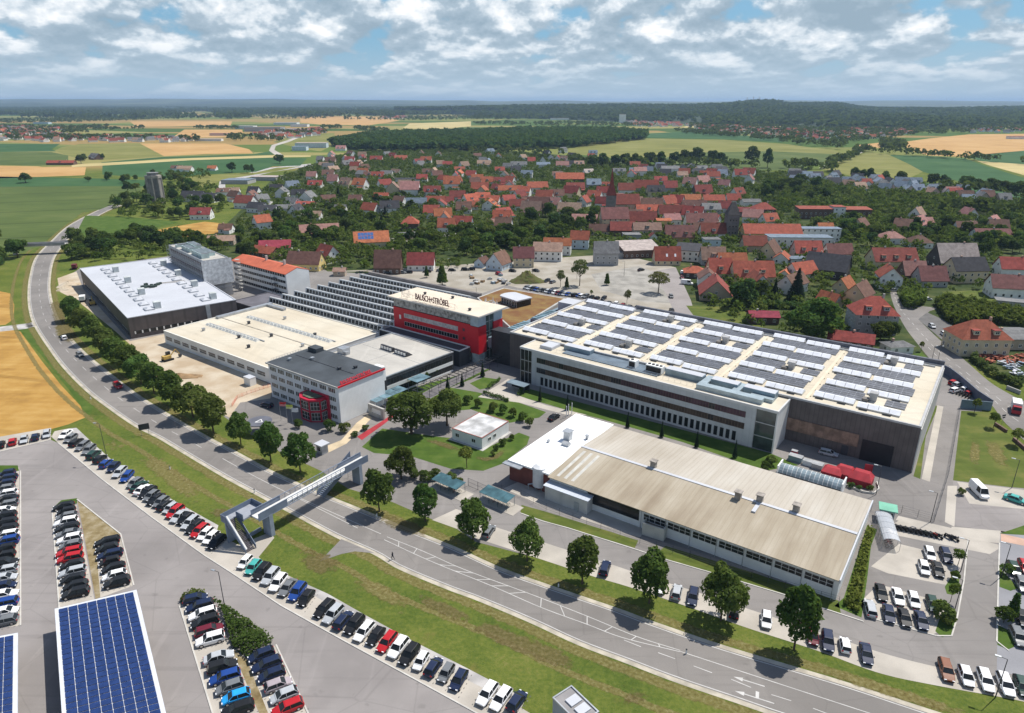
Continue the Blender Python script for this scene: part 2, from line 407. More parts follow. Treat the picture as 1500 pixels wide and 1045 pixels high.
def curve(pts, n=8):
    """Catmull-Rom through world points"""
    P = [Vector(p) for p in pts]; P = [P[0]*2-P[1]]+P+[P[-1]*2-P[-2]]; out = []
    for i in range(1, len(P)-2):
        a, b, c, d = P[i-1:i+3]
        for k in range(n):
            t = k/n
            out.append(.5*((2*b)+(c-a)*t+(2*a-5*b+4*c-d)*t*t+(3*b-a-3*c+d)*t**3))
    out.append(P[-2]); return out
def strip(name, L, Rr, m, z, n=8, kind='structure'):
    """surface between two edges given as world polylines (resampled to equal counts)"""
    def res(c, k):
        d = [0]
        for i in range(1, len(c)): d.append(d[-1]+(c[i]-c[i-1]).length)
        o = []; j = 0
        for i in range(k):
            t = d[-1]*i/(k-1)
            while j < len(d)-2 and d[j+1] < t: j += 1
            w = (t-d[j])/max(1e-9, d[j+1]-d[j]); o.append(c[j].lerp(c[j+1], min(1, w)))
        return o
    a = curve(L, n); b = curve(Rr, n); k = max(len(a), len(b)); a, b = res(a, k), res(b, k)
    mb = MB()
    for i in range(k-1): mb.poly([(*b[i], z), (*a[i], z), (*a[i+1], z), (*b[i+1], z)])
    o = mb.build(name, m)
    bm = bmesh.new(); bm.from_mesh(o.data); bmesh.ops.recalc_face_normals(bm, faces=bm.faces[:]); bm.faces.ensure_lookup_table()
    if sum(f.normal.z for f in bm.faces) < 0: bmesh.ops.reverse_faces(bm, faces=bm.faces[:])
    bm.to_mesh(o.data); bm.free()
    tag(o, kind=kind); return a, b
def ribbon_pts(c, w, off=0.0):
    L, Rr = [], []
    for i, p in enumerate(c):
        t = (c[min(i+1, len(c)-1)]-c[max(i-1, 0)]).normalized(); nrm = Vector((-t.y, t.x))
        L.append(p+nrm*(off+w/2)); Rr.append(p+nrm*(off-w/2))
    return L, Rr
def add_ribbon(mb, c, w, z, off=0.0, dash=None, m=0, phase=0.0):
    """painted line along a dense polyline; dash = (on, period)"""
    L, Rr = ribbon_pts(c, w, off); s = phase
    for i in range(len(c)-1):
        seg = (c[i+1]-c[i]).length
        if dash is None or (s % dash[1]) < dash[0]:
            mb.poly([(*Rr[i], z), (*L[i], z), (*L[i+1], z), (*Rr[i+1], z)][::-1], m)
        s += seg
def dense(c, step=1.0):
    o = [c[0]]
    for i in range(len(c)-1):
        d = (c[i+1]-c[i]).length; k = max(1, int(d/step))
        for j in range(1, k+1): o.append(c[i].lerp(c[i+1], j/k))
    return o
# ---- fields near
WHEAT = field_mat('ripe_wheat', [(.28, .155, .042), (.39, .225, .06), (.47, .30, .10)], ang=R(115), tram=.25, per=14, scale=.09)
WHEAT_F = field_mat('far_wheat', [(.36, .21, .075), (.46, .28, .11), (.52, .34, .15)], ang=R(20), tram=.3, per=24, scale=.01)
WHEAT_P = field_mat('pale_stubble', [(.36, .29, .11), (.45, .37, .17), (.53, .44, .22)], ang=R(60), tram=.3, per=24, scale=.01)
CROP_G = field_mat('green_crop', [(.060, .088, .024), (.085, .118, .032), (.12, .145, .045)], ang=R(70), tram=.5, per=24, scale=.012)
CROP_D = field_mat('deep_green_crop', [(.030, .075, .024), (.042, .10, .034), (.065, .125, .045)], ang=R(-30), tram=.2, per=22, scale=.012)
CROP_Y = field_mat('yellow_green_crop', [(.13, .14, .035), (.185, .185, .05), (.24, .23, .08)], ang=R(110), tram=.45, per=26, scale=.01)
GRASS_M = field_mat('mown_grass', [(.065, .088, .018), (.09, .118, .024), (.15, .15, .042)], ang=R(30), tram=.12, per=5, scale=.15)
GRASS_F = field_mat('fresh_grass', [(.042, .078, .014), (.065, .112, .019), (.105, .145, .032)], ang=R(50), tram=0, per=9, scale=.2)
GARDEN = field_mat('garden_green', [(.022, .038, .012), (.042, .062, .017), (.10, .105, .035)], ang=R(50), tram=0, per=9, scale=.09)
Z1 = .004
sheet('wheat_field', [(-60, 478), (0, 481), (30, 486), (40, 500), (62, 530), (90, 565), (118, 595), (125, 612), (100, 622), (60, 633), (-40, 648), (-160, 668), (-230, 560)], WHEAT, Z1*3)
sheet('grain_strip', [(-60, 428), (0, 427), (15, 430), (21, 447), (20, 468), (8, 476), (-60, 480)], WHEAT, Z1*3)
sheet('meadow', [(24, 480), (45, 478), (60, 500), (95, 545), (140, 592), (130, 610), (100, 570), (60, 520)], GRASS_F, Z1*2)
sheet('path', [(-60, 482), (0, 479), (40, 474), (52, 471), (54, 478), (38, 482), (0, 486), (-60, 489)], GRAVEL, Z1*4)
FZ = .03
def field(name, pts, m, k=0): return sheet(name, pts, m, FZ+.02*k)
field('green_field', [(-200, 262), (0, 260), (60, 260), (150, 262), (215, 265), (200, 290), (155, 306), (120, 312), (90, 335), (60, 360), (30, 372), (-300, 380)], CROP_G, 0)
field('upper_green_field', [(-200, 258), (0, 259), (70, 260), (150, 262), (214, 264), (215, 273), (100, 273), (0, 274), (-200, 275)], CROP_D, 1)
field('ripe_field', [(-200, 244), (0, 243), (55, 244), (62, 245), (126, 245), (124, 257), (70, 259), (0, 261.5), (-200, 262)], WHEAT_F, 1)
field('striped_green_field', [(-200, 224), (0, 223), (75, 223), (100, 228), (100, 238), (60, 243), (0, 242), (-200, 244)], CROP_G, 1)
field('dark_green_field', [(-200, 211), (0, 211), (88, 211), (76, 219), (82, 222), (0, 223), (-200, 223)], CROP_D, 1)
field('pale_field', [(80, 221), (90, 216), (118, 211), (200, 210), (330, 211), (372, 222), (372, 226), (240, 229), (150, 235), (105, 230)], CROP_Y, 1)
field('stubble_field', [(205, 210.5), (330, 210.5), (365, 219), (371, 225), (300, 226), (240, 229)], WHEAT_F, 2)
field('grass_strip', [(148, 238), (240, 230), (372, 226), (395, 222), (402, 227), (240, 233), (150, 240)], CROP_D, 2)
field('farm_track', [(105, 241), (150, 239), (280, 232), (402, 228), (455, 228), (455, 230), (402, 231), (280, 235), (150, 243), (105, 245)], WHEAT_P, 3)
field('deep_green_field', [(150, 243), (280, 235), (402, 231), (450, 232), (440, 243), (400, 244), (375, 252), (300, 256), (240, 262), (150, 256)], CROP_D, 2)
field('fallow_field', [(260, 262), (300, 257), (375, 253), (405, 246), (440, 244), (400, 252), (330, 263), (290, 278), (262, 275)], CROP_Y, 3)
field('orange_field', [(216, 341), (245, 334), (300, 325), (340, 329), (338, 340), (300, 344), (262, 350), (232, 351)], WHEAT, 2)
field('slope_meadow', [(125, 316), (185, 318), (240, 323), (262, 326), (215, 338), (140, 348), (110, 345)], GRASS_F, 1)
field('north_field', [(440, 196), (490, 195), (490, 212), (470, 222), (440, 218), (400, 208)], CROP_Y, 1)
field('ripe_north_field', [(270, 190), (355, 190), (356, 198), (330, 201), (285, 202), (255, 200)], WHEAT_F, 1)
field('ripe_far_field', [(190, 178), (340, 178), (338, 184), (200, 186)], WHEAT_F, 1)
field('ripe_centre_field', [(440, 170), (560, 171), (585, 177), (540, 184), (470, 183), (440, 180)], WHEAT_F, 1)
field('pale_centre_field', [(600, 181), (690, 178), (690, 185), (640, 190), (590, 188)], WHEAT_P, 1)
field('yellow_green_field', [(830, 221), (870, 206), (945, 203), (1060, 205), (1150, 211), (1228, 222), (1228, 232), (1205, 240), (1130, 246), (1000, 243), (900, 232), (840, 226)], CROP_Y, 1)
field('dull_green_field', [(960, 236), (1000, 224), (1130, 222), (1225, 226), (1205, 240), (1150, 250), (1060, 250)], CROP_G, 2)
field('band_green_field', [(945, 196), (1010, 193), (1150, 203), (1145, 209), (1060, 204), (945, 202)], CROP_D, 2)
field('east_crop_field', [(1205, 248), (1232, 231), (1278, 224), (1302, 227), (1330, 240), (1352, 252), (1330, 262), (1262, 262)], CROP_Y, 2)
field('east_green_field', [(1302, 227), (1360, 229), (1412, 232), (1440, 242), (1500, 261), (1560, 275), (1500, 272), (1400, 265), (1352, 252), (1330, 240)], CROP_D, 3)
field('east_ripe_field', [(1318, 209), (1362, 203), (1420, 197), (1520, 196), (1640, 200), (1500, 221), (1412, 230), (1360, 228), (1330, 220)], WHEAT_F, 2)
field('east_far_green_field', [(1410, 229), (1500, 221), (1640, 214), (1640, 240), (1500, 241), (1440, 237)], CROP_D, 2)
field('east_pale_field', [(1430, 236), (1500, 241), (1640, 252), (1640, 268), (1500, 257), (1450, 243)], WHEAT_P, 3)
field('ripe_east_field', [(1255, 213), (1290, 209), (1290, 217), (1262, 217)], WHEAT_F, 2)
field('riverside_meadow', [(1340, 268), (1400, 270), (1560, 292), (1560, 300), (1430, 292), (1330, 277)], CROP_D, 2)
field('far_stubble', [(1405, 180), (1500, 181), (1620, 183), (1620, 188), (1420, 186)], WHEAT_P, 1)
field('far_yellow_strip', [(1010, 183), (1090, 181), (1210, 183), (1210, 186), (1000, 187)], WHEAT_P, 1)
# ---- village and factory ground
sheet('village_ground', [(330, 330), (400, 262), (470, 236), (520, 222), (640, 218), (760, 222), (880, 232), (1000, 246), (1130, 252), (1260, 262), (1400, 272), (1640, 300), (1800, 560), (1520, 560), (1400, 530), (1020, 480), (700, 410), (440, 410), (250, 356), (260, 330)], GARDEN, Z1*2)
sheet('village_street', [(395, 246), (455, 240), (458, 243), (400, 252), (330, 268), (330, 280), (400, 296), (396, 300), (318, 284), (322, 264)], GRAVEL, .03)
sheet('village_lane', [(560, 348), (620, 352), (640, 346), (700, 332), (702, 335), (640, 350), (620, 356), (556, 352)], GRAVEL, .03)
sheet('factory_yard', [(92, 410), (116, 394), (250, 375), (345, 380), (460, 384), (480, 398), (560, 402), (700, 386), (860, 392), (985, 392), (1010, 436), (1022, 470), (1385, 543), (1430, 580), (1452, 640), (1540, 700), (1620, 1010), (1490, 1024), (1374, 1005), (1287, 986), (1197, 953), (1090, 918), (1007, 889), (921, 860), (876, 846), (781, 816), (697, 794), (669, 775), (633, 761), (573, 735), (510, 716), (470, 690), (395, 655), (330, 612), (240, 545), (160, 478), (110, 432)], ASPH, Z1*3)
sheet('construction_ground', [(84, 408), (112, 398), (122, 424), (190, 500), (300, 478), (330, 470), (250, 500), (400, 566), (396, 584), (352, 590), (336, 612), (300, 592), (235, 545), (165, 482), (112, 440), (88, 428)], SAND, Z1*4)
sheet('sandy_lot', [(480, 398), (620, 392), (700, 386), (905, 372), (990, 392), (1012, 440), (1020, 468), (880, 438), (830, 436), (740, 418), (700, 432), (640, 420), (540, 398)], mat('pale_lot_gravel', (.285, .255, .205), .95, .25, .12, col2=(.37, .34, .29), fine=3), Z1*4)
sheet('lot_pavement', [(866, 402), (935, 390), (962, 400), (990, 445), (940, 442), (880, 425)], mat('grey_chippings', (.30, .285, .255), .95, .2, .15, fine=3), Z1*5)
sheet('street', [(955, 398), (990, 392), (1012, 440), (1020, 470), (990, 462), (975, 430)], mat('street_asphalt', (.27, .245, .235), .9, .1, .1), Z1*6)
# lawns inside the factory
LAWN = GRASS_F
sheet('lawn', [(530, 655), (560, 628), (640, 640), (662, 642), (706, 660), (760, 634), (776, 640), (772, 652), (735, 680), (708, 690), (660, 687), (600, 668), (548, 664)], LAWN, Z1*5)
sheet('lawn', [(620, 590), (660, 568), (700, 575), (760, 590), (800, 604), (790, 612), (745, 620), (690, 600), (640, 605)], LAWN, Z1*5)
sheet('lawn', [(565, 578), (598, 570), (690, 545), (720, 540), (690, 556), (640, 575), (600, 590), (570, 590)], LAWN, Z1*5)
sheet('lawn', [(688, 562), (708, 553), (731, 556), (713, 569), (703, 571)], LAWN, Z1*5)
sheet('office_lawn', [(757, 580), (768, 568), (1128, 664), (1170, 682), (1120, 690), (1000, 648), (880, 614), (848, 606), (800, 592)], LAWN, Z1*5)
sheet('lawn_strip', [(764, 740), (800, 750), (935, 792), (930, 803), (800, 764), (762, 752)], GRASS_M, Z1*5)
sheet('lawn_strip', [(975, 800), (1100, 838), (1228, 880), (1232, 900), (1198, 888), (1147, 870), (1039, 837.5), (978, 820), (960, 812)], GRASS_M, Z1*5)
sheet('planted_bank', [(1236, 876), (1270, 770), (1285, 776), (1276, 800), (1270, 850), (1262, 905), (1222, 888)], GRASS_F, Z1*5)
sheet('grass_strip', [(1338, 698), (1366, 592), (1374, 596), (1356, 640), (1348, 702)], GRASS_M, Z1*5)
sheet('footpath', [(1350, 702), (1373, 594), (1382, 596), (1372, 650), (1362, 706)], PAVE, Z1*6)
sheet('east_lawn', [(1408, 602), (1452, 604), (1462, 622), (1500, 662), (1560, 720), (1480, 714), (1396, 704)], GRASS_M, Z1*6)
sheet('meadow_east', [(1005, 448), (1090, 450), (1130, 460), (1118, 480), (1100, 486), (1020, 468)], GRASS_M, .03)
sheet('corner_lawn', [(1316, 525), (1350, 516), (1364, 530), (1358, 533), (1322, 527)], GRASS_F, .03)
sheet('orchard_meadow', [(1380, 428), (1460, 424), (1530, 460), (1560, 490), (1470, 466), (1400, 444)], GRASS_M, .03)
sheet('plaza', [(700, 582), (745, 555), (762, 566), (760, 580), (800, 594), (860, 608), (830, 608), (760, 590)], PAVE, Z1*6)
sheet('red_path', [(523, 640), (560, 617), (575, 607), (577, 610), (562, 622), (530, 645)], RED_T, Z1*7)
sheet('sand_path', [(475, 655), (500, 645), (522, 620), (538, 608), (545, 612), (528, 630), (508, 650), (480, 664)], mat('sandstone_path', (.52, .42, .28), .9, .15, .3), Z1*7)
sheet('pergola_path', [(575, 600), (640, 565), (735, 520), (745, 525), (650, 572), (590, 610)], mat('dark_paving', (.16, .15, .155), .9, .15, .3), Z1*7)
sheet('forecourt', [(1290, 780), (1318, 762), (1470, 800), (1450, 812)], PAVE, Z1*4)
sheet('concrete_apron', [(738, 716), (768, 702), (802, 716), (880, 742), (948, 768), (938, 788), (860, 763), (780, 735)], PAVE, Z1*5)
# parking bays along the service lane and the east lots
BAYZ = Z1*5
bayedge = [(683, 784), (780, 815.5), (866.6, 844), (921, 860), (1007.6, 889), (1090, 918.6), (1197.6, 953.6), (1287, 986), (1374, 1005), (1490, 1026), (1580, 1046)]
bayin = [(702, 765), (803, 797), (880, 822), (940, 842), (1022, 868), (1104, 895), (1205, 928), (1296, 958), (1384, 980), (1497, 1003), (1580, 1022)]
_a, _b = strip('parking_bays', G(bayedge), G(bayin), PAVE, BAYZ)
sheet('parking_bays', [(633, 762), (668, 746), (706, 758), (672, 776)], PAVE, BAYZ)
sheet('parking_bays', [(1258, 884), (1287, 856), (1385, 884), (1376, 925), (1366, 930), (1272, 905)], PAVE, BAYZ)
sheet('parking_bays', [(1276, 830), (1317, 797), (1410, 820), (1400, 860), (1300, 840)], PAVE, BAYZ)
sheet('footpath', [(1316, 756), (1420, 780), (1464, 792), (1465, 796), (1410, 790), (1312, 762)], PAVE, Z1*6)
sheet('footpath', [(1384, 765), (1388, 712), (1402, 712), (1398, 772)], PAVE, Z1*6)
sheet('crossing_strip', [(1394, 772), (1466, 778), (1464, 796), (1390, 790)], PAVE, Z1*7)
sheet('side_road', [(1396, 704), (1560, 730), (1560, 790), (1465, 780), (1397, 770)], ASPH_L, Z1*5)
sheet('lot_asphalt', [(1464, 778), (1560, 790), (1640, 1010), (1460, 985)], mat('lot_grey', (.25, .25, .265), .9, .1, .1), Z1*5)
sheet('parking_bays', [(1402, 706), (1500, 718), (1560, 728), (1560, 752), (1498, 746), (1420, 738)], PAVE, Z1*6)
sheet('red_walk', [(1466, 782), (1520, 794), (1520, 804), (1466, 793)], mat('reddish_paving', (.50, .33, .25), .9, .1, .3), Z1*8)
for pts in ([(1384, 860), (1400, 835), (1406, 838), (1404, 868), (1396, 872), (1387, 870)], [(1370, 925), (1377, 905), (1395, 893), (1400, 905), (1394, 930), (1380, 934)], [(1464, 830), (1468, 836), (1492, 862), (1480, 866), (1464, 860)], [(1460, 915), (1480, 925), (1486, 948), (1476, 952), (1461, 945)], [(1464, 782), (1500, 770), (1530, 778), (1530, 786)]):
    sheet('planting_bed', pts, GRASS_F, Z1*8)
# ---- main road
RL = [(165, 300), (143, 309), (103, 330), (76, 354), (54.5, 377), (46, 404.6), (43.6, 430), (46, 456), (54.5, 479), (77.5, 513.7), (97.6, 539.6), (129, 571), (160.8, 595.6), (201, 623), (234.5, 640), (267.5, 659.4), (304.8, 681.6), (342, 703), (393.8, 730.4), (440, 755), (495, 784), (552.7, 809.8), (587, 830), (659, 860), (700, 875), (778, 907.4), (848, 939.6), (918, 966), (988, 992.8), (1080, 1024), (1150, 1048), (1300, 1095)]
RR = [(178, 301), (155, 310), (120.6, 330), (102, 347), (83, 370), (75, 387), (71, 413), (72, 433), (79, 459), (95, 488), (120.6, 516.6), (158, 548), (201, 581), (244, 608.5), (278.5, 628.6), (303.4, 642.9), (327.8, 655.8), (362.2, 674.4), (394.7, 692), (458, 720.8), (521, 746.6), (587, 774), (659, 802.6), (736, 837.4), (842.4, 875), (904, 896), (949, 913), (1041, 945), (1100, 963.4), (1161, 981.6), (1248, 1008), (1354, 1043), (1480, 1083)]
ROADZ = .035
wl, wr = strip('road', G(RL), G(RR), ROADM, ROADZ, 10)
mb = MB()
add_ribbon(mb, dense(wl, 3), .9, ROADZ-.012, -.45); add_ribbon(mb, dense(wr, 3), .9, ROADZ-.012, .45)
tag(mb.build('road_shoulder', mat('shoulder_gravel', (.42, .38, .31), .95, .2, .4, fine=4)), kind='structure')
mk = MB(); MZ = ROADZ+.004
add_ribbon(mk, dense(wl, 3), .16, MZ, .3); add_ribbon(mk, dense(wr, 3), .16, MZ, -.3)
mid = [a.lerp(b, .5) for a, b in zip(wl, wr)]
def upto(c, py0, py1):
    lo = g(750, py1)[1]; hi = g(750, py0)[1]; return [p for p in c if lo <= p.y <= hi]
add_ribbon(mk, dense(upto(mid, 300, 664), 1.0), .13, MZ, 0, (4, 12))
def pxl(pts): return dense(curve(G(pts), 6), 1.0)
add_ribbon(mk, pxl([(326, 672), (370, 696.5), (415, 719.3), (470, 747), (524, 774)]), .13, MZ)
add_ribbon(mk, pxl([(438, 729.4), (500, 757), (558, 782.5)]), .13, MZ)
hu = pxl([(567, 786.8), (620, 808), (680, 834.6), (778, 871), (860, 903), (932, 932.6), (996.4, 953.2)])
hl = pxl([(562.7, 791), (630, 822), (720, 858.6), (792, 890), (860, 915), (912.4, 934.6), (996, 955.2)])
add_ribbon(mk, hu, .13, MZ); add_ribbon(mk, hl, .13, MZ)
add_ribbon(mk, pxl([(996, 954.5), (1100, 988.6), (1190, 1018), (1273, 1045), (1350, 1070)]), .13, MZ)
for k in range(1, 15):
    a = hu[int(len(hu)*k/15.2)]; b = hl[min(len(hl)-1, int(len(hl)*(k+.45)/15.2))]
    add_ribbon(mk, [a, b], .14, MZ+.002)
for q in ([(914, 938), (939, 948)], [(964, 956.5), (989, 965.5)], [(1016, 976), (1043, 986)], [(1071, 995.5), (1100, 1007.5)], [(1130, 1018), (1159, 1027)], [(1191, 1038), (1220, 1049)]):
    add_ribbon(mk, pxl(q), .13, MZ)
def arrow(a, b, two=False):
    A, B = Vector(g(*a)), Vector(g(*b)); d = (B-A).normalized(); n = Vector((-d.y, d.x))
    add_ribbon(mk, [A, B], .18, MZ)
    t = B
    mk.poly([(*(t+n*.4), MZ), (*(t-n*.4), MZ), (*(t+d*1.4), MZ)])
    if two:
        s = A.lerp(B, .5); mk.poly([(*(s+n*.1), MZ+.002), (*(s+d*.5+n*.1), MZ+.002), (*(s+d*.6-n*1.3), MZ+.002), (*(s+d*.1-n*1.3), MZ+.002)])
arrow((1120, 1006), (1088, 996)); arrow((1134, 1031), (1090, 1017), True)
# village main road on the east
VL = [(1296, 400), (1302, 420), (1306, 438), (1312, 454), (1326, 480), (1344, 504), (1364, 528), (1383, 541.5), (1399, 551), (1430, 575), (1452, 593), (1468, 615), (1483, 630), (1502, 647), (1560, 700), (1700, 840)]
VR = [(1304, 400), (1310, 420), (1318, 440), (1326, 452), (1345, 468), (1374, 496), (1392, 510), (1420, 534), (1450, 560), (1476, 576), (1500, 588), (1560, 612), (1640, 640), (1900, 740)]
vl, vr = strip('village_road', G(VL), G(VR), ROADM, .045, 8)
vm = [a.lerp(b, .52) for a, b in zip(vl, vr)]
add_ribbon(mk, dense(vm[8:], 1.0), .15, .05, 0, (3, 7))
vq = [a.lerp(b, .3) for a, b in zip(vl, vr)]
add_ribbon(mk, dense(vq[len(vq)//2:], 1.0), .14, .05, 0, (2.5, 6))
sheet('side_lane', [(1318, 452), (1345, 470), (1362, 456), (1375, 452), (1362, 450), (1340, 448)], ROADM, .041)
sheet('roadside_parking', [(1345, 468), (1358, 458), (1385, 470), (1404, 484), (1400, 496), (1388, 505)], mat('dark_asphalt', (.13, .125, .12), .9, .12, .3), .042)
tag(mk.build('road_markings', LINE), kind='structure')
sheet('layby', [(468, 823), (500, 790), (550, 811), (520, 808), (500, 812)], ASPH, ROADZ-.008)
# ---- dry, worn grass that thins out into the green around it
def dry_mat(name, cols):
    m = bpy.data.materials.new(name); m.use_nodes = True; nt = m.node_tree; nt.nodes.clear(); out = node(nt, 'ShaderNodeOutputMaterial'); geo = node(nt, 'ShaderNodeNewGeometry'); at = node(nt, 'ShaderNodeAttribute', attribute_name='cover')
    n = node(nt, 'ShaderNodeTexNoise'); n.inputs['Scale'].default_value = .55; n.inputs['Detail'].default_value = 7; n.inputs['Roughness'].default_value = .7; nt.links.new(geo.outputs['Position'], n.inputs['Vector'])
    n2 = node(nt, 'ShaderNodeTexNoise'); n2.inputs['Scale'].default_value = 1.7; n2.inputs['Detail'].default_value = 5; nt.links.new(geo.outputs['Position'], n2.inputs['Vector'])
    a = smooth_n(nt, math_n(nt, 'ADD', at.outputs['Fac'], math_n(nt, 'MULTIPLY', math_n(nt, 'SUBTRACT', n.outputs['Fac'], .5), 2.2)), .30, .75)
    d = node(nt, 'ShaderNodeBsdfDiffuse'); t = node(nt, 'ShaderNodeBsdfTransparent'); mx = node(nt, 'ShaderNodeMixShader'); nt.links.new(ramp_n(nt, n2.outputs['Fac'], [(.32, cols[0]), (.5, cols[1]), (.68, cols[2])]), d.inputs[0])
    nt.links.new(math_n(nt, 'MULTIPLY', a, .62), mx.inputs[0]); nt.links.new(t.outputs[0], mx.inputs[1]); nt.links.new(d.outputs[0], mx.inputs[2]); nt.links.new(mx.outputs[0], out.inputs[0]); return m
DRY = dry_mat('dry_grass', [(.15, .12, .045), (.215, .185, .07), (.29, .255, .12)]); BARE = dry_mat('bare_patch', [(.115, .095, .038), (.16, .13, .055), (.22, .18, .09)])
def soft_strip(pts, w, m, z, world=None):
    c = dense(curve(G(pts), 5), 2.0) if world is None else world; mb = MB(); cov = []
    for k in range(len(c)):
        t = (c[min(k+1, len(c)-1)]-c[max(k-1, 0)]).normalized(); nn = Vector((-t.y, t.x)); e = min(1, k/4, (len(c)-1-k)/4)
        for q, al in ((-1, 0), (-.35, 1), (.35, 1), (1, 0)): p = c[k]+nn*w*q; mb.v.append((p.x, p.y, z)); cov.append(al*e)
    for k in range(len(c)-1):
        for q in range(3): i = k*4+q; mb.f.append([i, i+4, i+5, i+1]); mb.m.append(0)
    o = mb.build('dry_grass', m); a = o.data.attributes.new('cover', 'FLOAT', 'POINT'); a.data.foreach_set('value', cov); tag(o, kind='structure')
def edge_off(c, d): return [p+Vector((-(q-p).normalized().y, (q-p).normalized().x))*d for p, q in zip(c[:-1], c[1:])]
soft_strip(None, 1.5, DRY, .016, dense(edge_off(wl, -2.1), 2)); soft_strip(None, 1.5, DRY, .016, dense(edge_off(wr, 2.1), 2))
soft_strip(None, 1.0, DRY, .018, dense(edge_off(wl, -7.0), 2))
for k, (pts, w, m) in enumerate([([(686, 906), (740, 934), (800, 958), (862, 986)], 2.4, BARE), ([(600, 868), (650, 892), (700, 915)], 1.8, BARE), ([(440, 800), (470, 826), (500, 840)], 3.5, BARE), ([(505, 838), (560, 868), (600, 900)], 2.2, DRY), ([(210, 665), (260, 705), (300, 740)], 3.0, DRY), ([(150, 640), (190, 668)], 2.5, DRY), ([(300, 745), (330, 752), (360, 744)], 2.0, BARE), ([(620, 642), (650, 652), (680, 664)], 1.6, BARE), ([(690, 670), (720, 672), (745, 655)], 1.3, BARE), ([(545, 752), (590, 770), (640, 790)], 2.6, BARE), ([(720, 815), (800, 846)], 2.0, DRY), ([(900, 1010), (960, 1030)], 3, BARE), ([(1170, 970), (1300, 1012), (1420, 1046)], 1.5, DRY), ([(90, 470), (100, 500)], 4, DRY), ([(80, 440), (92, 480), (110, 505)], 3, BARE), ([(1430, 640), (1426, 690)], 1.5, DRY), ([(1450, 640), (1470, 690)], 2.5, DRY)]): soft_strip(pts, w, m, .045+.001*k)
# ---- car park (west)
CPZ = .012
sheet('car_park', [(-200, 700), (-90, 672), (0, 661.8), (74.6, 644.7), (85, 649), (150, 703), (221.6, 757.6), (298, 813), (336, 837.4), (412, 887.8), (510, 942.4), (608, 995.6), (689, 1040), (760, 1080), (700, 1180), (-300, 1180)], ASPH_L, CPZ)
sheet('parking_bays', [(-120, 660), (0, 640), (75, 627), (74.6, 644.7), (0, 662), (-110, 684)], PAVE, CPZ+.004)
sheet('parking_bays', [(85, 649), (75, 640), (80, 632), (100, 628), (140, 666), (178, 700), (254, 748), (318, 782), (352, 800), (372, 818), (412, 845), (462, 872), (530, 912), (604, 955), (676, 990), (760, 1035), (830, 1078), (760, 1085), (689, 1040), (608, 995.6), (510, 942.4), (412, 887.8), (336, 837.4), (298, 813), (221.6, 757.6), (150, 703)], PAVE, CPZ+.004)
sheet('gravel_border', [(100, 628), (112, 627), (142, 655), (180, 688), (257, 735), (320, 770), (316, 783), (254, 749), (178, 701), (140, 667)], GRAVEL, CPZ+.006)
sheet('gravel_border', [(378, 816), (398, 832), (440, 852), (480, 870), (540, 904), (610, 942), (680, 977), (770, 1024), (764, 1037), (676, 992), (604, 957), (530, 914), (462, 874), (412, 847), (376, 822)], GRAVEL, CPZ+.006)
sheet('footbridge_forecourt', [(318, 806), (352, 798), (395, 780), (402, 788), (380, 815), (372, 824), (340, 838), (300, 816)], PAVE, CPZ+.008)
for pts in ([(28, 685), (30, 917), (-60, 925), (-60, 685)], [(76.7, 752), (112, 740), (124, 800), (138.5, 880), (87, 894)], [(140.6, 802), (177, 783), (196, 857.8), (147, 876)], [(263, 888), (301, 873), (318.5, 901), (354, 984), (390, 1060), (316, 1060)], [(362, 966), (404.4, 945), (470, 1085), (405, 1085)]):
    sheet('parking_bays', pts, PAVE, CPZ+.004)
SCRUB = field_mat('dry_scrub', [(.14, .10, .045), (.24, .19, .10), (.36, .31, .22)], ang=R(80), tram=0, per=9, scale=.5)
sheet('planting_strip', [(113, 732), (177, 783), (140.6, 800), (147, 875), (140, 878), (126, 800)], SCRUB, CPZ+.008)
sheet('planting_strip', [(76.7, 745), (90, 733), (113, 730), (113, 738), (78, 750)], GRASS_F, CPZ+.008)
sheet('planting_strip', [(318, 896), (340, 950), (361, 966), (405, 1075), (392, 1075), (352, 980)], SCRUB, CPZ+.008)
sheet('planting_strip', [(-60, 690), (-10, 682), (26, 682), (28, 690), (-60, 700)], GRASS_F, CPZ+.008)
km = MB()
for pts in ([(85, 649), (150, 703), (221.6, 757.6), (298, 813), (336, 837.4), (412, 887.8), (510, 942.4), (608, 995.6), (689, 1040), (760, 1080)], [(30, 690), (30, 917)], [(76.7, 752), (87, 894)], [(113, 732), (177, 783), (196, 857.8)], [(263, 888), (316, 1060)], [(404.4, 945), (470, 1085)], [(-110, 684), (0, 662), (74.6, 644.7)],
            [(762, 752), (795, 764), (832, 774), (927, 804), (978, 821), (1039, 838.5), (1080, 851), (1147, 871), (1198, 889), (1265, 911)], [(1276, 906), (1372, 932), (1394, 932), (1402, 905), (1412, 850), (1418, 790)], [(1464, 796), (1462, 860), (1460, 940), (1478, 954)]):
    for a, b in zip(pts[:-1], pts[1:]):
        A, B = Vector(g(*a)), Vector(g(*b)); d = (B-A).normalized(); n = Vector((-d.y, d.x))*.12
        km.prism([tuple(A-n), tuple(B-n), tuple(B+n), tuple(A+n)], 0, .11)
tag(km.build('kerb', KERB), kind='structure')
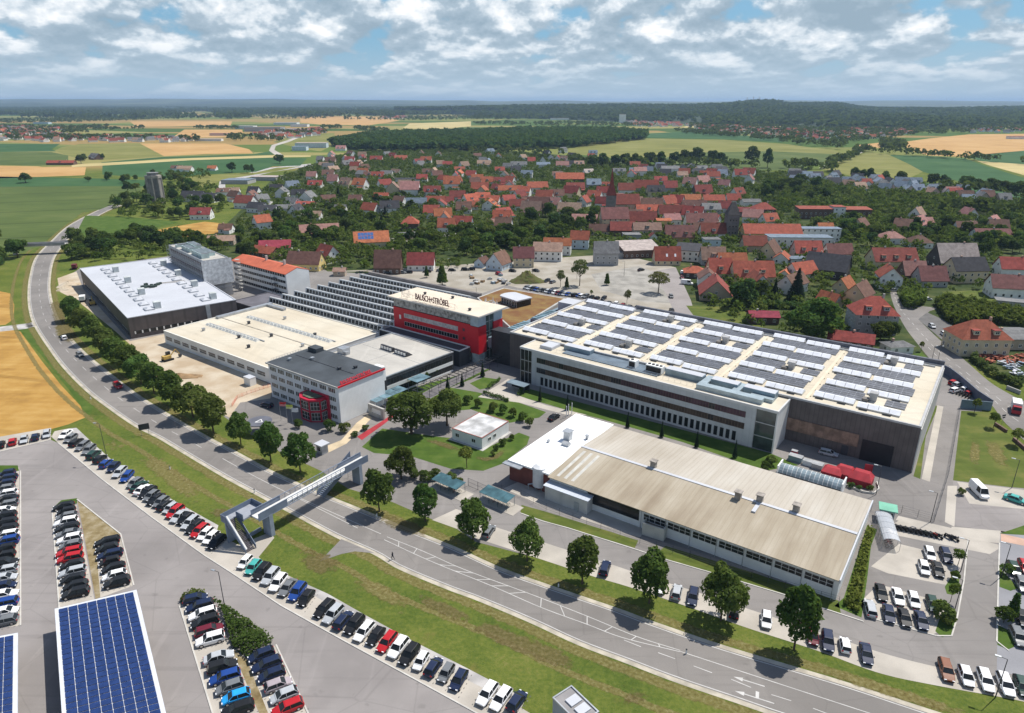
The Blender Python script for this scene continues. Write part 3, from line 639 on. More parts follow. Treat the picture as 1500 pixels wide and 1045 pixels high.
# ================================================================ FACTORY
WINC = {}
def window_mesh(w, h, nx, ny, fm, gm, bar=.07):
    k = (round(w, 2), round(h, 2), nx, ny, fm.name, gm.name)
    if k in WINC: return WINC[k]
    mb = MB(); d = .07
    mb.poly([(-w/2, -.03, 0), (w/2, -.03, 0), (w/2, -.03, h), (-w/2, -.03, h)], 1)
    for i in range(nx+1):
        x = -w/2+w*i/nx; mb.box((x, -d/2, h/2), (bar, d, h+bar), 0)
    for j in range(ny+1):
        z = h*j/ny; mb.box((0, -d/2-.002, z), (w-bar, d, bar), 0)
    me = bpy.data.meshes.new('window'); me.from_pydata(mb.v, [], mb.f); me.materials.append(fm); me.materials.append(gm)
    me.polygons.foreach_set('material_index', mb.m); me.update(); WINC[k] = me; return me
def put_window(root, me, A, B, t, z, name='window', proud=0.0):
    """window at distance t along the wall A->B (outside on the right hand)"""
    ang = math.atan2(B[1]-A[1], B[0]-A[0]); c, s = math.cos(ang), math.sin(ang)
    o = OFF[root.name]
    return link(name, me, root, (A[0]+c*t+s*proud-o[0], A[1]+s*t-c*proud-o[1], z-o[2]), ang)
def row(root, A, B, z, w, h, n, m0=.5, m1=.5, nx=1, ny=1, fm=None, gm=None, name='window', proud=0.0):
    L = math.hypot(B[0]-A[0], B[1]-A[1]); me = window_mesh(w, h, nx, ny, fm or FRAME_W, gm or GLASS)
    for i in range(n):
        put_window(root, me, A, B, m0+w/2+(L-m0-m1-w)*(i/(n-1) if n > 1 else .5), z, name, proud)
def bld(name, label, cat, fr, group=None):
    c = fr.p(fr.W/2, fr.D/2); return thing(name, label, cat, (c[0], c[1], 0), group)
def flat_building(root, fr, H, wm, rm, par=.35, pt=.35, rim=None):
    wb = MB(); wb.prism(fr.rect(0, fr.W, 0, fr.D), -.3, H, 0); wb.build('wall', wm, root)
    rb = MB(); fr.box(rb, .02, fr.W-.02, .02, fr.D-.02, H, H+.06, 0)
    r0 = rb.build('roof', rm, root)
    pb = MB(); e = .06
    fr.box(pb, -e, fr.W+e, -e, pt, H+.003, H+par); fr.box(pb, -e, fr.W+e, fr.D-pt, fr.D+e, H+.003, H+par)
    fr.box(pb, -e, pt, pt, fr.D-pt, H+.003, H+par); fr.box(pb, fr.W-pt, fr.W+e, pt, fr.D-pt, H+.003, H+par)
    q = pb.build('parapet', rim or rm, root); return r0
def vent_box(mb, fr, x, y, z, s=1.2, h=1.6, m=0):
    fr.box(mb, x-s/2, x+s/2, y-s/2, y+s/2, z, z+h, m); fr.box(mb, x-s*.65, x+s*.65, y-s*.65, y+s*.65, z+h, z+h+.18, m)
# ---- A new hall with white roof
HA = 8.2
fa = fit(HA, (185.2, 467.8), (343.7, 439.7), (246.9, 377.4), (118.6, 393.7))
A = bld('factory_hall', 'new brown clad hall with white roof and skylight lines beside the road curve', 'factory hall', fa)
flat_building(A, fa, HA, BROWN_W, WHITE_R, .3, .3)
for yy, xf in ((.0, .23), (.0, .76)):
    for k in range(11):
        y = 8+k*(fa.D-14)/10.5; x = fa.W*xf
        b = MB(); fa.box(b, x-1.7, x+1.7, y-2.2, y+2.2, HA+.06, HA+.5)
        T = [fa.p(x-1.5, y-2, HA+.5), fa.p(x+1.5, y-2, HA+.5), fa.p(x+1.5, y+2, HA+.5), fa.p(x-1.5, y+2, HA+.5)]
        U = [fa.p(x-.6, y-1, HA+1.0), fa.p(x+.6, y-1, HA+1.0), fa.p(x+.6, y+1, HA+1.0), fa.p(x-.6, y+1, HA+1.0)]
        b.hexa(T, U, 1); b.build('skylight', [STEEL, WHITE_R], A)
        if k % 3 == 0:
            b = MB(); fa.box(b, x+1.9, x+4.3, y-1.2, y+1.2, HA+.06, HA+2.5); fa.box(b, x+1.8, x+4.4, y-1.3, y+1.3, HA+2.5, HA+2.7); b.build('roof_vent', mat('pale_vent', (.5, .53, .52), .6, .15, .6), A)
b = MB(); fa.box(b, 1.2, fa.W*.62, -.06, -.002, 1.6, 2.9, 0)
for i in range(9): fa.box(b, 1.4+i*2.55, 1.9+i*2.55, -.12, -.063, 1.7, 2.8, 1)
b.build('window_band', [GLASS, FRAME_W], A)
b = MB(); fa.box(b, fa.W*.70, fa.W*.74, -.25, -.01, 0, HA+.1); b.build('downpipe', STEEL, A)
b = MB(); fa.box(b, -.06, -.002, 3, fa.D-4, .9, 2.1, 0); b.build('window_band', [GLASS], A)
for k in range(6):
    b = MB(); fa.box(b, -.1, -.064, 6+k*16, 14+k*16, 2.3, 2.5); b.build('trim_rail', STEEL, A)
# supplies lying on its roof
random.seed(4)
c = fa.p(fa.W*.47, fa.D*.45); t = thing('roofing_supplies', 'dark heap of roofing supplies lying on the white hall roof', 'building materials', (c[0], c[1], HA+.06))
b = MB()
for k in range(10): b.box((c[0]+random.uniform(-3, 3), c[1]+random.uniform(-4, 4), HA+.5), (random.uniform(1, 2.4), random.uniform(.6, 1.6), random.uniform(.8, .9)), 0, random.random()*3)
b.build('stack', mat('dark_green_wrap', (.04, .06, .05), .7, .3, 1), t)
b = MB(); b.tube((c[0]+2, c[1]+3, HA+.3), (c[0]+12, c[1]+7, HA+.3), .12); b.tube((c[0]+2, c[1]+4, HA+.3), (c[0]+11, c[1]+9, HA+.3), .12); b.build('long_batten', PAVE, t)
# ---- B block in scaffolding
HB = 17.0
fb = fit(HB, (296.7, 385), (328.3, 378.3), (285, 355), (250, 360))
B = bld('office_block', 'grey office block wrapped in white scaffolding behind the new white hall', 'office block', fb)
flat_building(B, fb, HB, mat('shell_concrete', (.36, .36, .37), .85, .12, .3), GREY_R, .4, .3, STEEL)
for k in range(4):
    z = 2.6+k*3.9
    b = MB(); fb.box(b, -.06, -.002, 2, fb.D-2, z, z+1.7, 0); b.build('window_band', [GLASS_P], B)
for x0, x1, y0, y1, h in ((1.5, 5, 6, 20, 2.2), (6, 9, 10, 24, 1.6), (2, 5, 24, 36, 1.9), (5.6, 9, 28, 40, 2.4), (1.5, 9, 41, 44, 1.2)):
    b = MB(); fb.box(b, x0, min(x1, fb.W-1), y0, min(y1, fb.D-1), HB+.06, HB+h, 0); b.build('roof_plant', mat('plant_metal', (.42, .52, .52), .45, .2, .4, metal=.3), B)
    b = MB(); [fb.box(b, x0+.2, min(x1, fb.W-1)-.2, y0+j*2.2, y0+j*2.2+.5, HB+h+.003, HB+h+.5) for j in range(int((min(y1, fb.D-1)-y0)/2.2))]; b.build('duct', STEEL, B)
sc = MB(); T = .045
for (p, q, n) in ((fb.p(-1.2, -1.2), fb.p(fb.W+.8, -1.2), 6), (fb.p(-1.2, fb.D), fb.p(-1.2, -1.2), 16)):
    P, Q = Vector(p), Vector(q)
    for i in range(n+1):
        r = P.lerp(Q, i/n); sc.tube((r.x, r.y, 0), (r.x, r.y, HB+.8), T, 4)
    for j in range(9): sc.tube((P.x, P.y, 1.9*j+.9), (Q.x, Q.y, 1.9*j+.9), T, 4)
sc.build('scaffold_pole', STEEL, B)
sc = MB()
for j in range(1, 9):
    fb.box(sc, -1.15, fb.W+.7, -1.1, -.5, 1.9*j, 1.9*j+.06); fb.box(sc, -1.1, -.5, -.45, fb.D, 1.9*j, 1.9*j+.06)
sc.build('scaffold_deck', CONC, B)
sc = MB(); q = [fb.p(-1.3, -1.3), fb.p(fb.W+.8, -1.3)]
sc.prism([q[0], q[1], fb.p(fb.W+.8, -1.27), fb.p(-1.3, -1.27)], 6, HB+.5)
sc.build('dust_sheet', mat('scaffold_sheet', (.62, .63, .63), .8, .2, .8), B)
# ladder tower next to it
c = fb.p(fb.W+3.5, 3); t = thing('scaffold_tower', 'thin lattice stair tower between the scaffolded block and the red roofed block', 'scaffold', (c[0], c[1], 0))
b = MB(); random.seed(2)
for j in range(9):
    for (i, k) in ((0, 0), (2, 0), (2, 2), (0, 2)): b.tube((c[0]+i, c[1]+k, j*1.7), (c[0]+i, c[1]+k, j*1.7+1.7), .06, 4)
    b.tube((c[0], c[1], j*1.7), (c[0]+2, c[1], j*1.7+1.7), .05, 4); b.tube((c[0]+2, c[1], j*1.7), (c[0], c[1]+2, j*1.7+1.7), .05, 4)
    b.box((c[0]+1, c[1]+1, j*1.7+1.6), (2, 2, .06))
b.build('lattice', CONC, t)
# ---- C white block with red roof
HC = 11.2
fc = fit(HC, (334.3, 381.7), (420, 400.7), (458.3, 395))
C_ = bld('office_block', 'long white four storey block with low red tiled roof beyond the factory halls', 'office block', fc)
b = MB(); b.prism(fc.rect(0, fc.W, 0, fc.D), -.2, HC, 0)
hg = 1.9; y2 = fc.D/2
for x in (0, fc.W): b.poly([fc.p(x, 0, HC), fc.p(x, fc.D, HC), fc.p(x, y2, HC+hg)], 0)
b.build('wall', WHITE, C_)
b = MB(); o = .45
b.hexa([fc.p(-o, -o, HC-.25), fc.p(fc.W+.05, -o, HC-.25), fc.p(fc.W+.05, y2, HC+hg), fc.p(-o, y2, HC+hg)], [fc.p(-o, -o, HC-.0), fc.p(fc.W+.05, -o, HC-.0), fc.p(fc.W+.05, y2, HC+hg+.25), fc.p(-o, y2, HC+hg+.25)])
b.hexa([fc.p(-o, y2+.002, HC+hg), fc.p(fc.W+.05, y2+.002, HC+hg), fc.p(fc.W+.05, fc.D+o, HC-.25), fc.p(-o, fc.D+o, HC-.25)], [fc.p(-o, y2+.002, HC+hg+.25), fc.p(fc.W+.05, y2+.002, HC+hg+.25), fc.p(fc.W+.05, fc.D+o, HC), fc.p(-o, fc.D+o, HC)])
b.build('roof', mat('red_roof_tile', (.50, .13, .07), .8, .10, .3, fine=2), C_)
for k in range(4):
    z = 1.0+k*2.85
    b = MB(); fc.box(b, .6, fc.W-1, -.05, -.002, z, z+1.25, 0)
    for i in range(22): fc.box(b, .8+i*(fc.W-2)/22, 1.05+i*(fc.W-2)/22, -.09, -.053, z, z+1.25, 1)
    b.build('window_band', [GLASS, FRAME_W if k % 2 else STEEL], C_)
for x in (fc.W*.45, fc.W*.78): b = MB(); fc.box(b, x, x+.8, y2-.5, y2+.5, HC+hg, HC+hg+2.4); b.build('chimney', CONC, C_)
b = MB(); [fc.box(b, fc.W*.78, fc.W*.78+3, -1.6, -.12, 2.7*j+.2, 2.7*j+.32) for j in range(1, 4)]
for x in (0, 3): b.tube(fc.p(fc.W*.78+x, -1.6, 0), fc.p(fc.W*.78+x, -1.6, 10), .06, 4)
b.build('fire_stair', DKGREY, C_)
# ---- link building between the halls
fl = Fr(fa.p(fa.W, 6), R(-38), 30, 14)
P0 = Vector(g(339, 430, 5)); 
fl = Fr((g(340, 442, 4.5)), R(-38), 22, 18)
Lk = bld('link_building', 'low dark flat roofed link between the new hall and the old beige hall', 'link building', fl)
flat_building(Lk, fl, 4.6, DKGREY, mat('dark_roof_sheet', (.13, .125, .14), .8, .15, .2), .3, .3)
# ---- D saw tooth hall
HD = 6.2
fd = fit(HD, (401.5, 437.7), (558, 483.6), (695.8, 433), (539.3, 399))
D = bld('factory_hall', 'grey saw tooth roofed hall with rows of north lights behind the red office', 'factory hall', fd)
b = MB(); b.prism(fd.rect(0, fd.W, 0, fd.D), 0, HD-1.5, 0); b.build('wall', mat('grey_render', (.40, .40, .39), .85, .1, .3), D)
nt_ = 9; dv = fd.D/nt_
TOOTH = mat('tooth_sheet', (.44, .455, .46), .6, .12, .15, metal=.1)
for k in range(nt_):
    y0 = k*dv; y1 = y0+dv; z0, z1 = HD-1.45, HD+.75; xa = 0
    b = MB()
    b.hexa([fd.p(xa, y0, z0), fd.p(fd.W, y0, z0), fd.p(fd.W, y1-.02, z0), fd.p(xa, y1-.02, z0)], [fd.p(xa, y0+.5, z1), fd.p(fd.W, y0+.5, z1), fd.p(fd.W, y0+1.3, z1), fd.p(xa, y0+1.3, z1)], 0)
    rt = b.build('roof_tooth', [TOOTH], D)
    b = MB()
    s = Vector((0, .5, z1-z0)); L = s.length
    def pt(x, t, off): return fd.p(x, y0+.5*t-off, z0+(z1-z0)*t)
    b.poly([pt(.6, .12, .02), pt(fd.W-.6, .12, .02), pt(fd.W-.6, .8, .02), pt(.6, .8, .02)], 0)
    for i in range(34):
        x = .6+(fd.W-1.2)*i/33; b.hexa([pt(x-.14, .1, .03), pt(x+.14, .1, .03), pt(x+.14, .1, .0), pt(x-.14, .1, .0)], [pt(x-.14, .84, .1), pt(x+.14, .84, .1), pt(x+.14, .84, .0), pt(x-.14, .84, .0)], 1)
    b.build('north_light', [GLASS, mat('light_bar', (.55, .57, .58), .5, .1, .5)], rt)
b = MB(); fd.box(b, -.4, fd.W+.4, fd.D, fd.D+1.6, 0, HD+.6); b.build('rear_wall', mat('brown_grey_wall', (.17, .155, .15), .8, .15, .3), D)
# ---- E large beige hall
HE = 4.9
fe = fit(HE, (242.6, 485), (397.7, 543.9), (549.4, 488), (399, 443.4))
E_ = bld('factory_hall', 'wide low white hall with beige flat roof and long skylight strips', 'factory hall', fe)
flat_building(E_, fe, HE, WHITE, BEIGE_R, .25, .5, mat('roof_edge_pale', (.66, .64, .58), .7, .06, .4))
for i in range(11):
    put_window(E_, window_mesh(4.2, 1.5, 6, 2, FRAME_W, GLASS), fe.p(0, 0), fe.p(fe.W, 0), 3.2+i*(fe.W-6)/10.5, 1.7)
for yf, xa, xb in ((.30, 6, fe.W*.62), (.62, 10, fe.W*.93)):
    y = fe.D*yf; b = MB()
    n = int((xb-xa)/2.2)
    for i in range(n):
        x = xa+i*2.2
        b.hexa([fe.p(x, y-.9, HE+.06), fe.p(x+2, y-.9, HE+.06), fe.p(x+2, y+.9, HE+.06), fe.p(x, y+.9, HE+.06)], [fe.p(x+.3, y-.2, HE+.8), fe.p(x+1.7, y-.2, HE+.8), fe.p(x+1.7, y+.2, HE+.8), fe.p(x+.3, y+.2, HE+.8)], 0)
    fe.box(b, xa-.3, xb, y+.95, y+1.25, HE+.06, HE+.45, 1)
    b.build('skylight_strip', [mat('milky_dome', (.60, .60, .56), .4, .1, .5), STEEL], E_)
b = MB(); y = fe.D*.47; fe.box(b, 2, fe.W-2, y, y+.5, HE+.06, HE+.14); b.build('roof_joint', mat('joint_dark', (.30, .27, .22), .9, .2, .4), E_)
for x, y in ((12, 9), (30, 12), (42, 8), (24, 36), (50, 30), (56, 20), (38, 20), (18, 24)):
    b = MB(); vent_box(b, fe, x, y, HE+.06, .8, .9); b.build('roof_vent', DKGREY if x % 4 else STEEL, E_)
b = MB(); fe.box(b, 1, 3, fe.D-26, fe.D-1, HE+.1, HE+.9); fe.box(b, 3, 14, fe.D-4, fe.D-2.6, HE+.1, HE+1.0); b.build('pipe_duct', STEEL, E_)
b = MB(); b.tube(fe.p(-1.0, .5, .4), fe.p(-1.0, 46, .4), .25); b.build('pipe', STEEL, E_)
# ---- F grey hall
HF = 6.6
fF = fit(HF, (486, 513.8), (563.8, 554), (664.2, 516.6), (581, 486.5), ang=R(-39))
p1 = Vector(g(563.8, 554, HF)); p2 = Vector(g(664.2, 516.6, HF))
aF = math.atan2((p2-p1).y, (p2-p1).x)-math.pi/2; LF = (p2-p1).length
fF = Fr(tuple(p1-Vector((math.cos(aF), math.sin(aF)))*31), aF, 31, LF)
F_ = bld('factory_hall', 'grey flat roofed hall with dark glass bands next to the red office tower', 'factory hall', fF)
flat_building(F_, fF, HF, DKGREY, GREY_R, .3, .4, STEEL)
Aq, Bq = fF.p(fF.W, 0), fF.p(fF.W, fF.D)
b = MB(); fF.box(b, fF.W+.002, fF.W+.12, .5, fF.D-.5, 2.55, 3.7); fF.box(b, fF.W+.002, fF.W+.12, .5, fF.D-.5, .1, .6); b.build('white_band', WHITE, F_)
row(F_, Aq, Bq, .75, 2.3, 1.7, 11, .8, .8, 2, 1, DKGREY, GLASS); row(F_, Aq, Bq, 3.9, 2.3, 1.9, 11, .8, .8, 2, 1, DKGREY, GLASS)
for k, x in enumerate((9.5, 16.5)):
    b = MB(); z = HF+.06
    b.hexa([fF.p(x, 16, z), fF.p(x+6, 16, z), fF.p(x+6, 19, z), fF.p(x, 19, z)], [fF.p(x, 16.3, z+1.5), fF.p(x+6, 16.3, z+1.5), fF.p(x+6, 17, z+1.5), fF.p(x, 17, z+1.5)], 0)
    for i in range(4): fF.box(b, x+.5+i*1.4, x+1.5+i*1.4, 15.98, 16.12, z+.35, z+1.2, 1)
    b.build('roof_light', [DKGREY, FRAME_W], F_)
b = MB(); fF.box(b, fF.W*.5, fF.W*.5+.3, .6, 14, HF+.06, HF+.14); fF.box(b, 1, fF.W-1, 15, 15.2, HF+.06, HF+.12); b.build('roof_joint', CONC, F_)
b = MB(); fF.box(b, 2, 5, 4, 7, HF+.06, HF+2.0); fF.box(b, 5.02, 6.2, 4.5, 6, HF+.06, HF+1.1); b.build('roof_plant', STEEL, F_)
# strip roof between F and G
# ---- G red office tower
HG = 17.6
fg = fit(HG, (568, 433.4), (703, 466.4), (738.9, 449.2), (612.6, 420.4))
G_ = bld('office_building', 'red clad office building with overhanging beige roof and rooftop lettering', 'office building', fg)
w0, w1 = 1.6, fg.W-1.4; d0, d1 = 1.5, fg.D-1.2
b = MB(); b.prism(fg.rect(w0, w1-3.6, d0, d1), 5.0, 13.6, 0); b.build('red_wall', RED, G_)
b = MB(); b.prism(fg.rect(w0+8, w1-5, d0+1.5, d1-.5), 0, 5.0, 0); b.build('base_wall', mat('pale_grey_panel', (.50, .52, .53), .7, .08, .4), G_)
b = MB(); b.prism(fg.rect(w0, w1-3.6, d0+.3, d1-.3), 13.6, HG-.5, 0)
b.build('top_floor', GLASS, G_)
me = window_mesh(1.5, 3.0, 1, 1, mat('grey_blind', (.36, .36, .35), .6, .25, .5), mat('blind_cloth', (.27, .265, .26), .7, .5, .9))
for i in range(24): put_window(G_, me, fg.p(w0, d0+.3), fg.p(w1-3.6, d0+.3), .9+i*(w1-3.6-w0-1.6)/23.2, 13.9, 'window', .01)
b = MB(); fg.box(b, 0, fg.W, 0, fg.D, HG-.45, HG, 0); b.build('roof', mat('roof_edge_grey', (.40, .40, .39), .7, .08, .4), G_)
b = MB(); fg.box(b, .25, fg.W-.25, .25, fg.D-.25, HG+.001, HG+.08, 0); b.build('roof_covering', mat('pale_beige_gravel', (.64, .56, .45), .9, .07, .15), G_)
Aq, Bq = fg.p(w0, d0), fg.p(w1-3.6, d0)
me = window_mesh(1.25, 1.5, 1, 1, mat('light_alu', (.5, .5, .5), .5, .15, .8), GLASS)
for z, m_, gm in ((7.2, 5.0, GLASS), (10.3, 5.0, mat('blind_pale', (.42, .38, .37), .7, .3, .9))):
    me = window_mesh(1.3, 1.55, 1, 1, mat('light_alu', (.5, .5, .5), .5, .15, .8), gm)
    for i in range(20): put_window(G_, me, Aq, Bq, 6.2+i*1.32, z)
for z in (7.6, 10.7): put_window(G_, window_mesh(1.1, 1.1, 1, 1, RED, GLASS_P), Aq, Bq, 34.6, z)
put_window(G_, window_mesh(.8, 1.5, 1, 1, FRAME_W, WHITE), Aq, Bq, 3.4, 9.4)
# stair glass slot and the two red end blocks
xs = w1-3.6
b = MB(); b.prism(fg.rect(xs+.002, w1, d0, d0+4.2), 3.6, 13.2, 0); b.build('red_bay', RED, G_)
b = MB(); b.prism(fg.rect(xs+.002, w1, d0+8.4, d1), 4.2, 13.4, 0); b.build('red_bay', RED, G_)
b = MB(); b.prism(fg.rect(xs+.002, w1-.5, d0+4.202, d0+8.398), 0, HG-.5, 0); gl = b.build('stair_glass', mat('green_glass', (.05, .075, .075), .1, .3, .4, spec=.7), G_)
b = MB()
for z in (0.2, 3.5, 7, 10.5, 14): fg.box(b, w1-.5, w1-.36, d0+4.2, d0+8.4, z, z+.14)
fg.box(b, w1-.5, w1-.3, d0+4.2, d0+4.34, 0, HG-.5); fg.box(b, w1-.5, w1-.3, d0+6.2, d0+6.34, 0, HG-.5)
b.build('glass_mullion', STEEL, G_)
for ya, yb in ((d0, d0+4.2), (d0+8.4, d1)):
    b = MB(); b.prism(fg.rect(xs+.002, w1-.1, ya+.1, yb-.1), 13.402, HG-.5, 0); b.build('grey_panel', mat('blue_grey_panel', (.34, .40, .46), .6, .1, .5), G_)
b = MB(); b.prism(fg.rect(w1-3.2, w1-.4, d0+.3, d0+3.8), 0, 3.6, 0); b.build('porch_glass', mat('pale_glass', (.40, .46, .48), .2, .2, .4), G_)
b = MB()
for x, y in ((w1-.4, d1-.6), (w1-3.2, d1-.6), (w1-.4, d0+8.8)): b.tube(fg.p(x, y, 0), fg.p(x, y, 4.2), .22, 8)
b.build('column', WHITE, G_)
for x, y in ((10, 10), (37, 4), (22, 12)):
    b = MB(); vent_box(b, fg, x, y, HG+.08, .7, .7); b.build('roof_vent', DKGREY, G_)
# rooftop sign
c = fg.p(fg.W*.45, 1.7); S = thing('roof_sign', 'dark red rooftop letters BAUSCH+STRÖBEL with a round emblem on the red office', 'sign', (c[0], c[1], HG+.08))
def text_obj(name, body, size, loc, rz, m, parent, ext=.06, tilt=90, bold=.02):
    cu = bpy.data.curves.new(name, 'FONT'); cu.body = body; cu.size = size; cu.extrude = ext; cu.offset = bold
    cu.align_x = 'LEFT'; cu.materials.append(m)
    tmp = bpy.data.objects.new('tmp_text', cu); COL.objects.link(tmp)
    dg = bpy.context.evaluated_depsgraph_get(); me = bpy.data.meshes.new_from_object(tmp.evaluated_get(dg))
    bpy.data.objects.remove(tmp); me.name = name
    o = bpy.data.objects.new(name, me); COL.objects.link(o); o.parent = parent
    o.location = Vector(loc)-OFF[parent.name]; o.rotation_euler = (R(tilt), 0, rz); return o
MAROON = mat('maroon_letter', (.09, .022, .025), .6, .15, 1)
lt = text_obj('lettering', 'BAUSCH+STRÖBEL', 3.0, fg.p(13.2, 1.6, HG+.75), fg.a, MAROON, S, .10, 88, .015)
wdt = max(v.co.x for v in lt.data.vertices); lt.scale = (16.5/wdt, 1, 1)
b = MB(); cx = 8.6
for r in (1.75, 1.35):
    q = [fg.p(cx+r*math.cos(t)*1.25, 1.6, HG+2.3+r*math.sin(t)) for t in [2*math.pi*i/24 for i in range(25)]]
    for i in range(24): b.tube(q[i], q[i+1], .05, 4)
for i in range(5): b.tube(fg.p(cx-1.6+i*.8, 1.6, HG+1.4), fg.p(cx-1.2+i*.6, 1.6, HG+3.2), .05, 4)
b.build('emblem', mat('emblem_metal', (.45, .42, .38), .5, .2, 1), S)
b = MB()
for z in (.6, 1.9): b.tube(fg.p(6, 1.8, HG+z), fg.p(32.5, 1.8, HG+z), .05, 4)
for i in range(10): b.tube(fg.p(6+i*2.9, 1.8, HG+.08), fg.p(6+i*2.9, 1.8, HG+1.9), .05, 4); b.tube(fg.p(6+i*2.9, 1.8, HG+1.9), fg.p(6+i*2.9, 3.4, HG+.08), .04, 4)
b.build('support_frame', mat('frame_tan', (.45, .40, .34), .6, .15, 1), S)
# low roof strip below G
fh = Fr(fg.p(0, -4.5), fg.a, fg.W-5, 5.5)
t = bld('link_building', 'dark flat roofed strip below the windows of the red office', 'link building', fh)
flat_building(t, fh, 5.6, DKGREY, mat('dark_violet_felt', (.075, .07, .08), .85, .15, .3), .35, .35, FRAME_W)
# ---- H white office in front
HH = 11.0
fw = fit(HH, (394.4, 532.4), (494.8, 568.9), (559.4, 541.9), (460.4, 508.6))
H_ = bld('office_building', 'white four storey office with dark flat roof and red glazed entrance bay', 'office building', fw)
LILAC = mat('pale_grey_render', (.70, .70, .72), .8, .06, .3)
b = MB(); b.prism(fw.rect(0, fw.W, 0, fw.D), -.2, HH, 0); b.build('wall', LILAC, H_)
b = MB(); fw.box(b, -.5, fw.W+.3, -.5, fw.D+.3, HH, HH+.28, 0); b.build('roof', SLATE_R, H_)
b = MB(); fw.box(b, -.55, fw.W+.35, -.55, -.3, HH-.1, HH+.33); fw.box(b, -.55, -.3, -.3, fw.D+.3, HH-.1, HH+.33); b.build('roof_edge', CONC, H_)
b = MB(); fw.box(b, fw.W+.05, fw.W+.36, -.25, fw.D+.3, HH-.12, HH+.36); b.build('roof_edge', RED, H_)
b = MB(); fw.box(b, fw.W+.002, fw.W+.05, .02, fw.D-.02, .1, HH-.15); b.build('gable_cladding', mat('white_corrugated', (.78, .80, .80), .55, .05, .3, stripes=(fw.a+math.pi/2, .5, .25)), H_)
me = window_mesh(.62, 1.35, 1, 1, FRAME_W, GLASS)
for k, z in enumerate((.9, 3.6, 6.3, 8.9)):
    for gI in range(8):
        x0 = .9+gI*(fw.W-1.2)/8
        for i in range(4):
            if k < 2 and 18.2 < x0+i*.72 < 26.5: continue
            put_window(H_, me, fw.p(0, 0), fw.p(fw.W, 0), x0+i*.72+.35, z)
# red bay
bx0, bx1 = 17.8, 26.8
b = MB()
for z0, z1 in ((0, .25), (3.05, 3.4), (6.3, 6.85)):
    b.prism([fw.p(bx0, -.01), fw.p(bx0, -2.6), fw.p(bx0+2.6, -4.6), fw.p(bx1-2.6, -4.6), fw.p(bx1, -2.6), fw.p(bx1, -.01)], z0, z1, 0, None, True)
for x, y in ((bx0+.2, -.3), (bx0+.2, -2.5), (bx0+2.6, -4.4), (bx1-2.6, -4.4), (bx1-.2, -2.5), (bx1-.2, -.3)):
    q = fw.p(x, y); b.tube((q[0], q[1], .0), (q[0], q[1], 6.6), .2, 6)
b.prism(fw.rect(bx0+2.5, bx1+1.0, -.5, -.005), 6.9, 7.6); b.prism(fw.rect(bx1+.2, bx1+1.0, -.5, -.005), 0, 6.9)
b.build('entrance_bay', mat('bright_red_frame', (.46, .02, .05), .5, .08, .6), H_)
b = MB(); b.prism([fw.p(bx0+1.2, -.6), fw.p(bx0+1.2, -2.2), fw.p(bx0+3, -3.7), fw.p(bx1-3, -3.7), fw.p(bx1-1.2, -2.2), fw.p(bx1-1.2, -.6)], 7.001, 7.12); b.build('bay_roof', mat('mossy_felt', (.10, .12, .08), .9, .3, .8), H_)
pts = [(bx0+.1, -.2), (bx0+.1, -2.4), (bx0+2.5, -4.3), (bx1-2.5, -4.3), (bx1-.1, -2.4), (bx1-.1, -.2)]
for i in range(5):
    a0, b0 = fw.p(*pts[i]), fw.p(*pts[i+1]); L = math.hypot(a0[0]-b0[0], a0[1]-b0[1])
    for z in (.45, 3.6): put_window(H_, window_mesh(L-.5, 2.35, 3, 2, FRAME_W, GLASS), a0, b0, L/2, z)
b = MB(); fw.box(b, 1.5, fw.W-4, fw.D*.52, fw.D*.52+.25, HH+.28, HH+.4); b.build('lightning_rail', DKGREY, H_)
for x, y in ((22, 9), (25, 12.5), (9, 9.5), (4, 5)): b = MB(); vent_box(b, fw, x, y, HH+.28, .8, .6); b.build('roof_vent', DKGREY if x > 20 else STEEL, H_)
b = MB(); fw.box(b, 1.5, 5.5, fw.D-3.4, fw.D-.5, HH+.28, HH+1.6); b.build('stair_head', SLATE_R, H_)
b = MB()
for i in range(12): q = fw.p(.3+0*i, 1+i*1.0); b.tube((q[0], q[1], HH+.3), (q[0], q[1], HH+1.2), .04, 4)
b.tube(fw.p(.3, 1, HH+1.2), fw.p(.3, 12, HH+1.2), .04, 4); b.tube(fw.p(.3, 1, HH+.75), fw.p(.3, 12, HH+.75), .04, 4); b.build('railing', STEEL, H_)
lt = text_obj('red_lettering', 'BAUSCH+STRÖBEL', 1.35, fw.p(fw.W-.35, 1.3, HH+.4), fw.a+math.pi/2, mat('red_letter', (.60, .04, .06), .5, .1, 1), H_, .1, 75, .03)
wdt = max(v.co.x for v in lt.data.vertices); lt.scale = (11.5/wdt, 1, 1)
b = MB(); fw.box(b, fw.W-6, fw.W-2.5, fw.D+.31, fw.D+3, 6, HH-.5); b.build('lift_shaft', WHITE, H_)
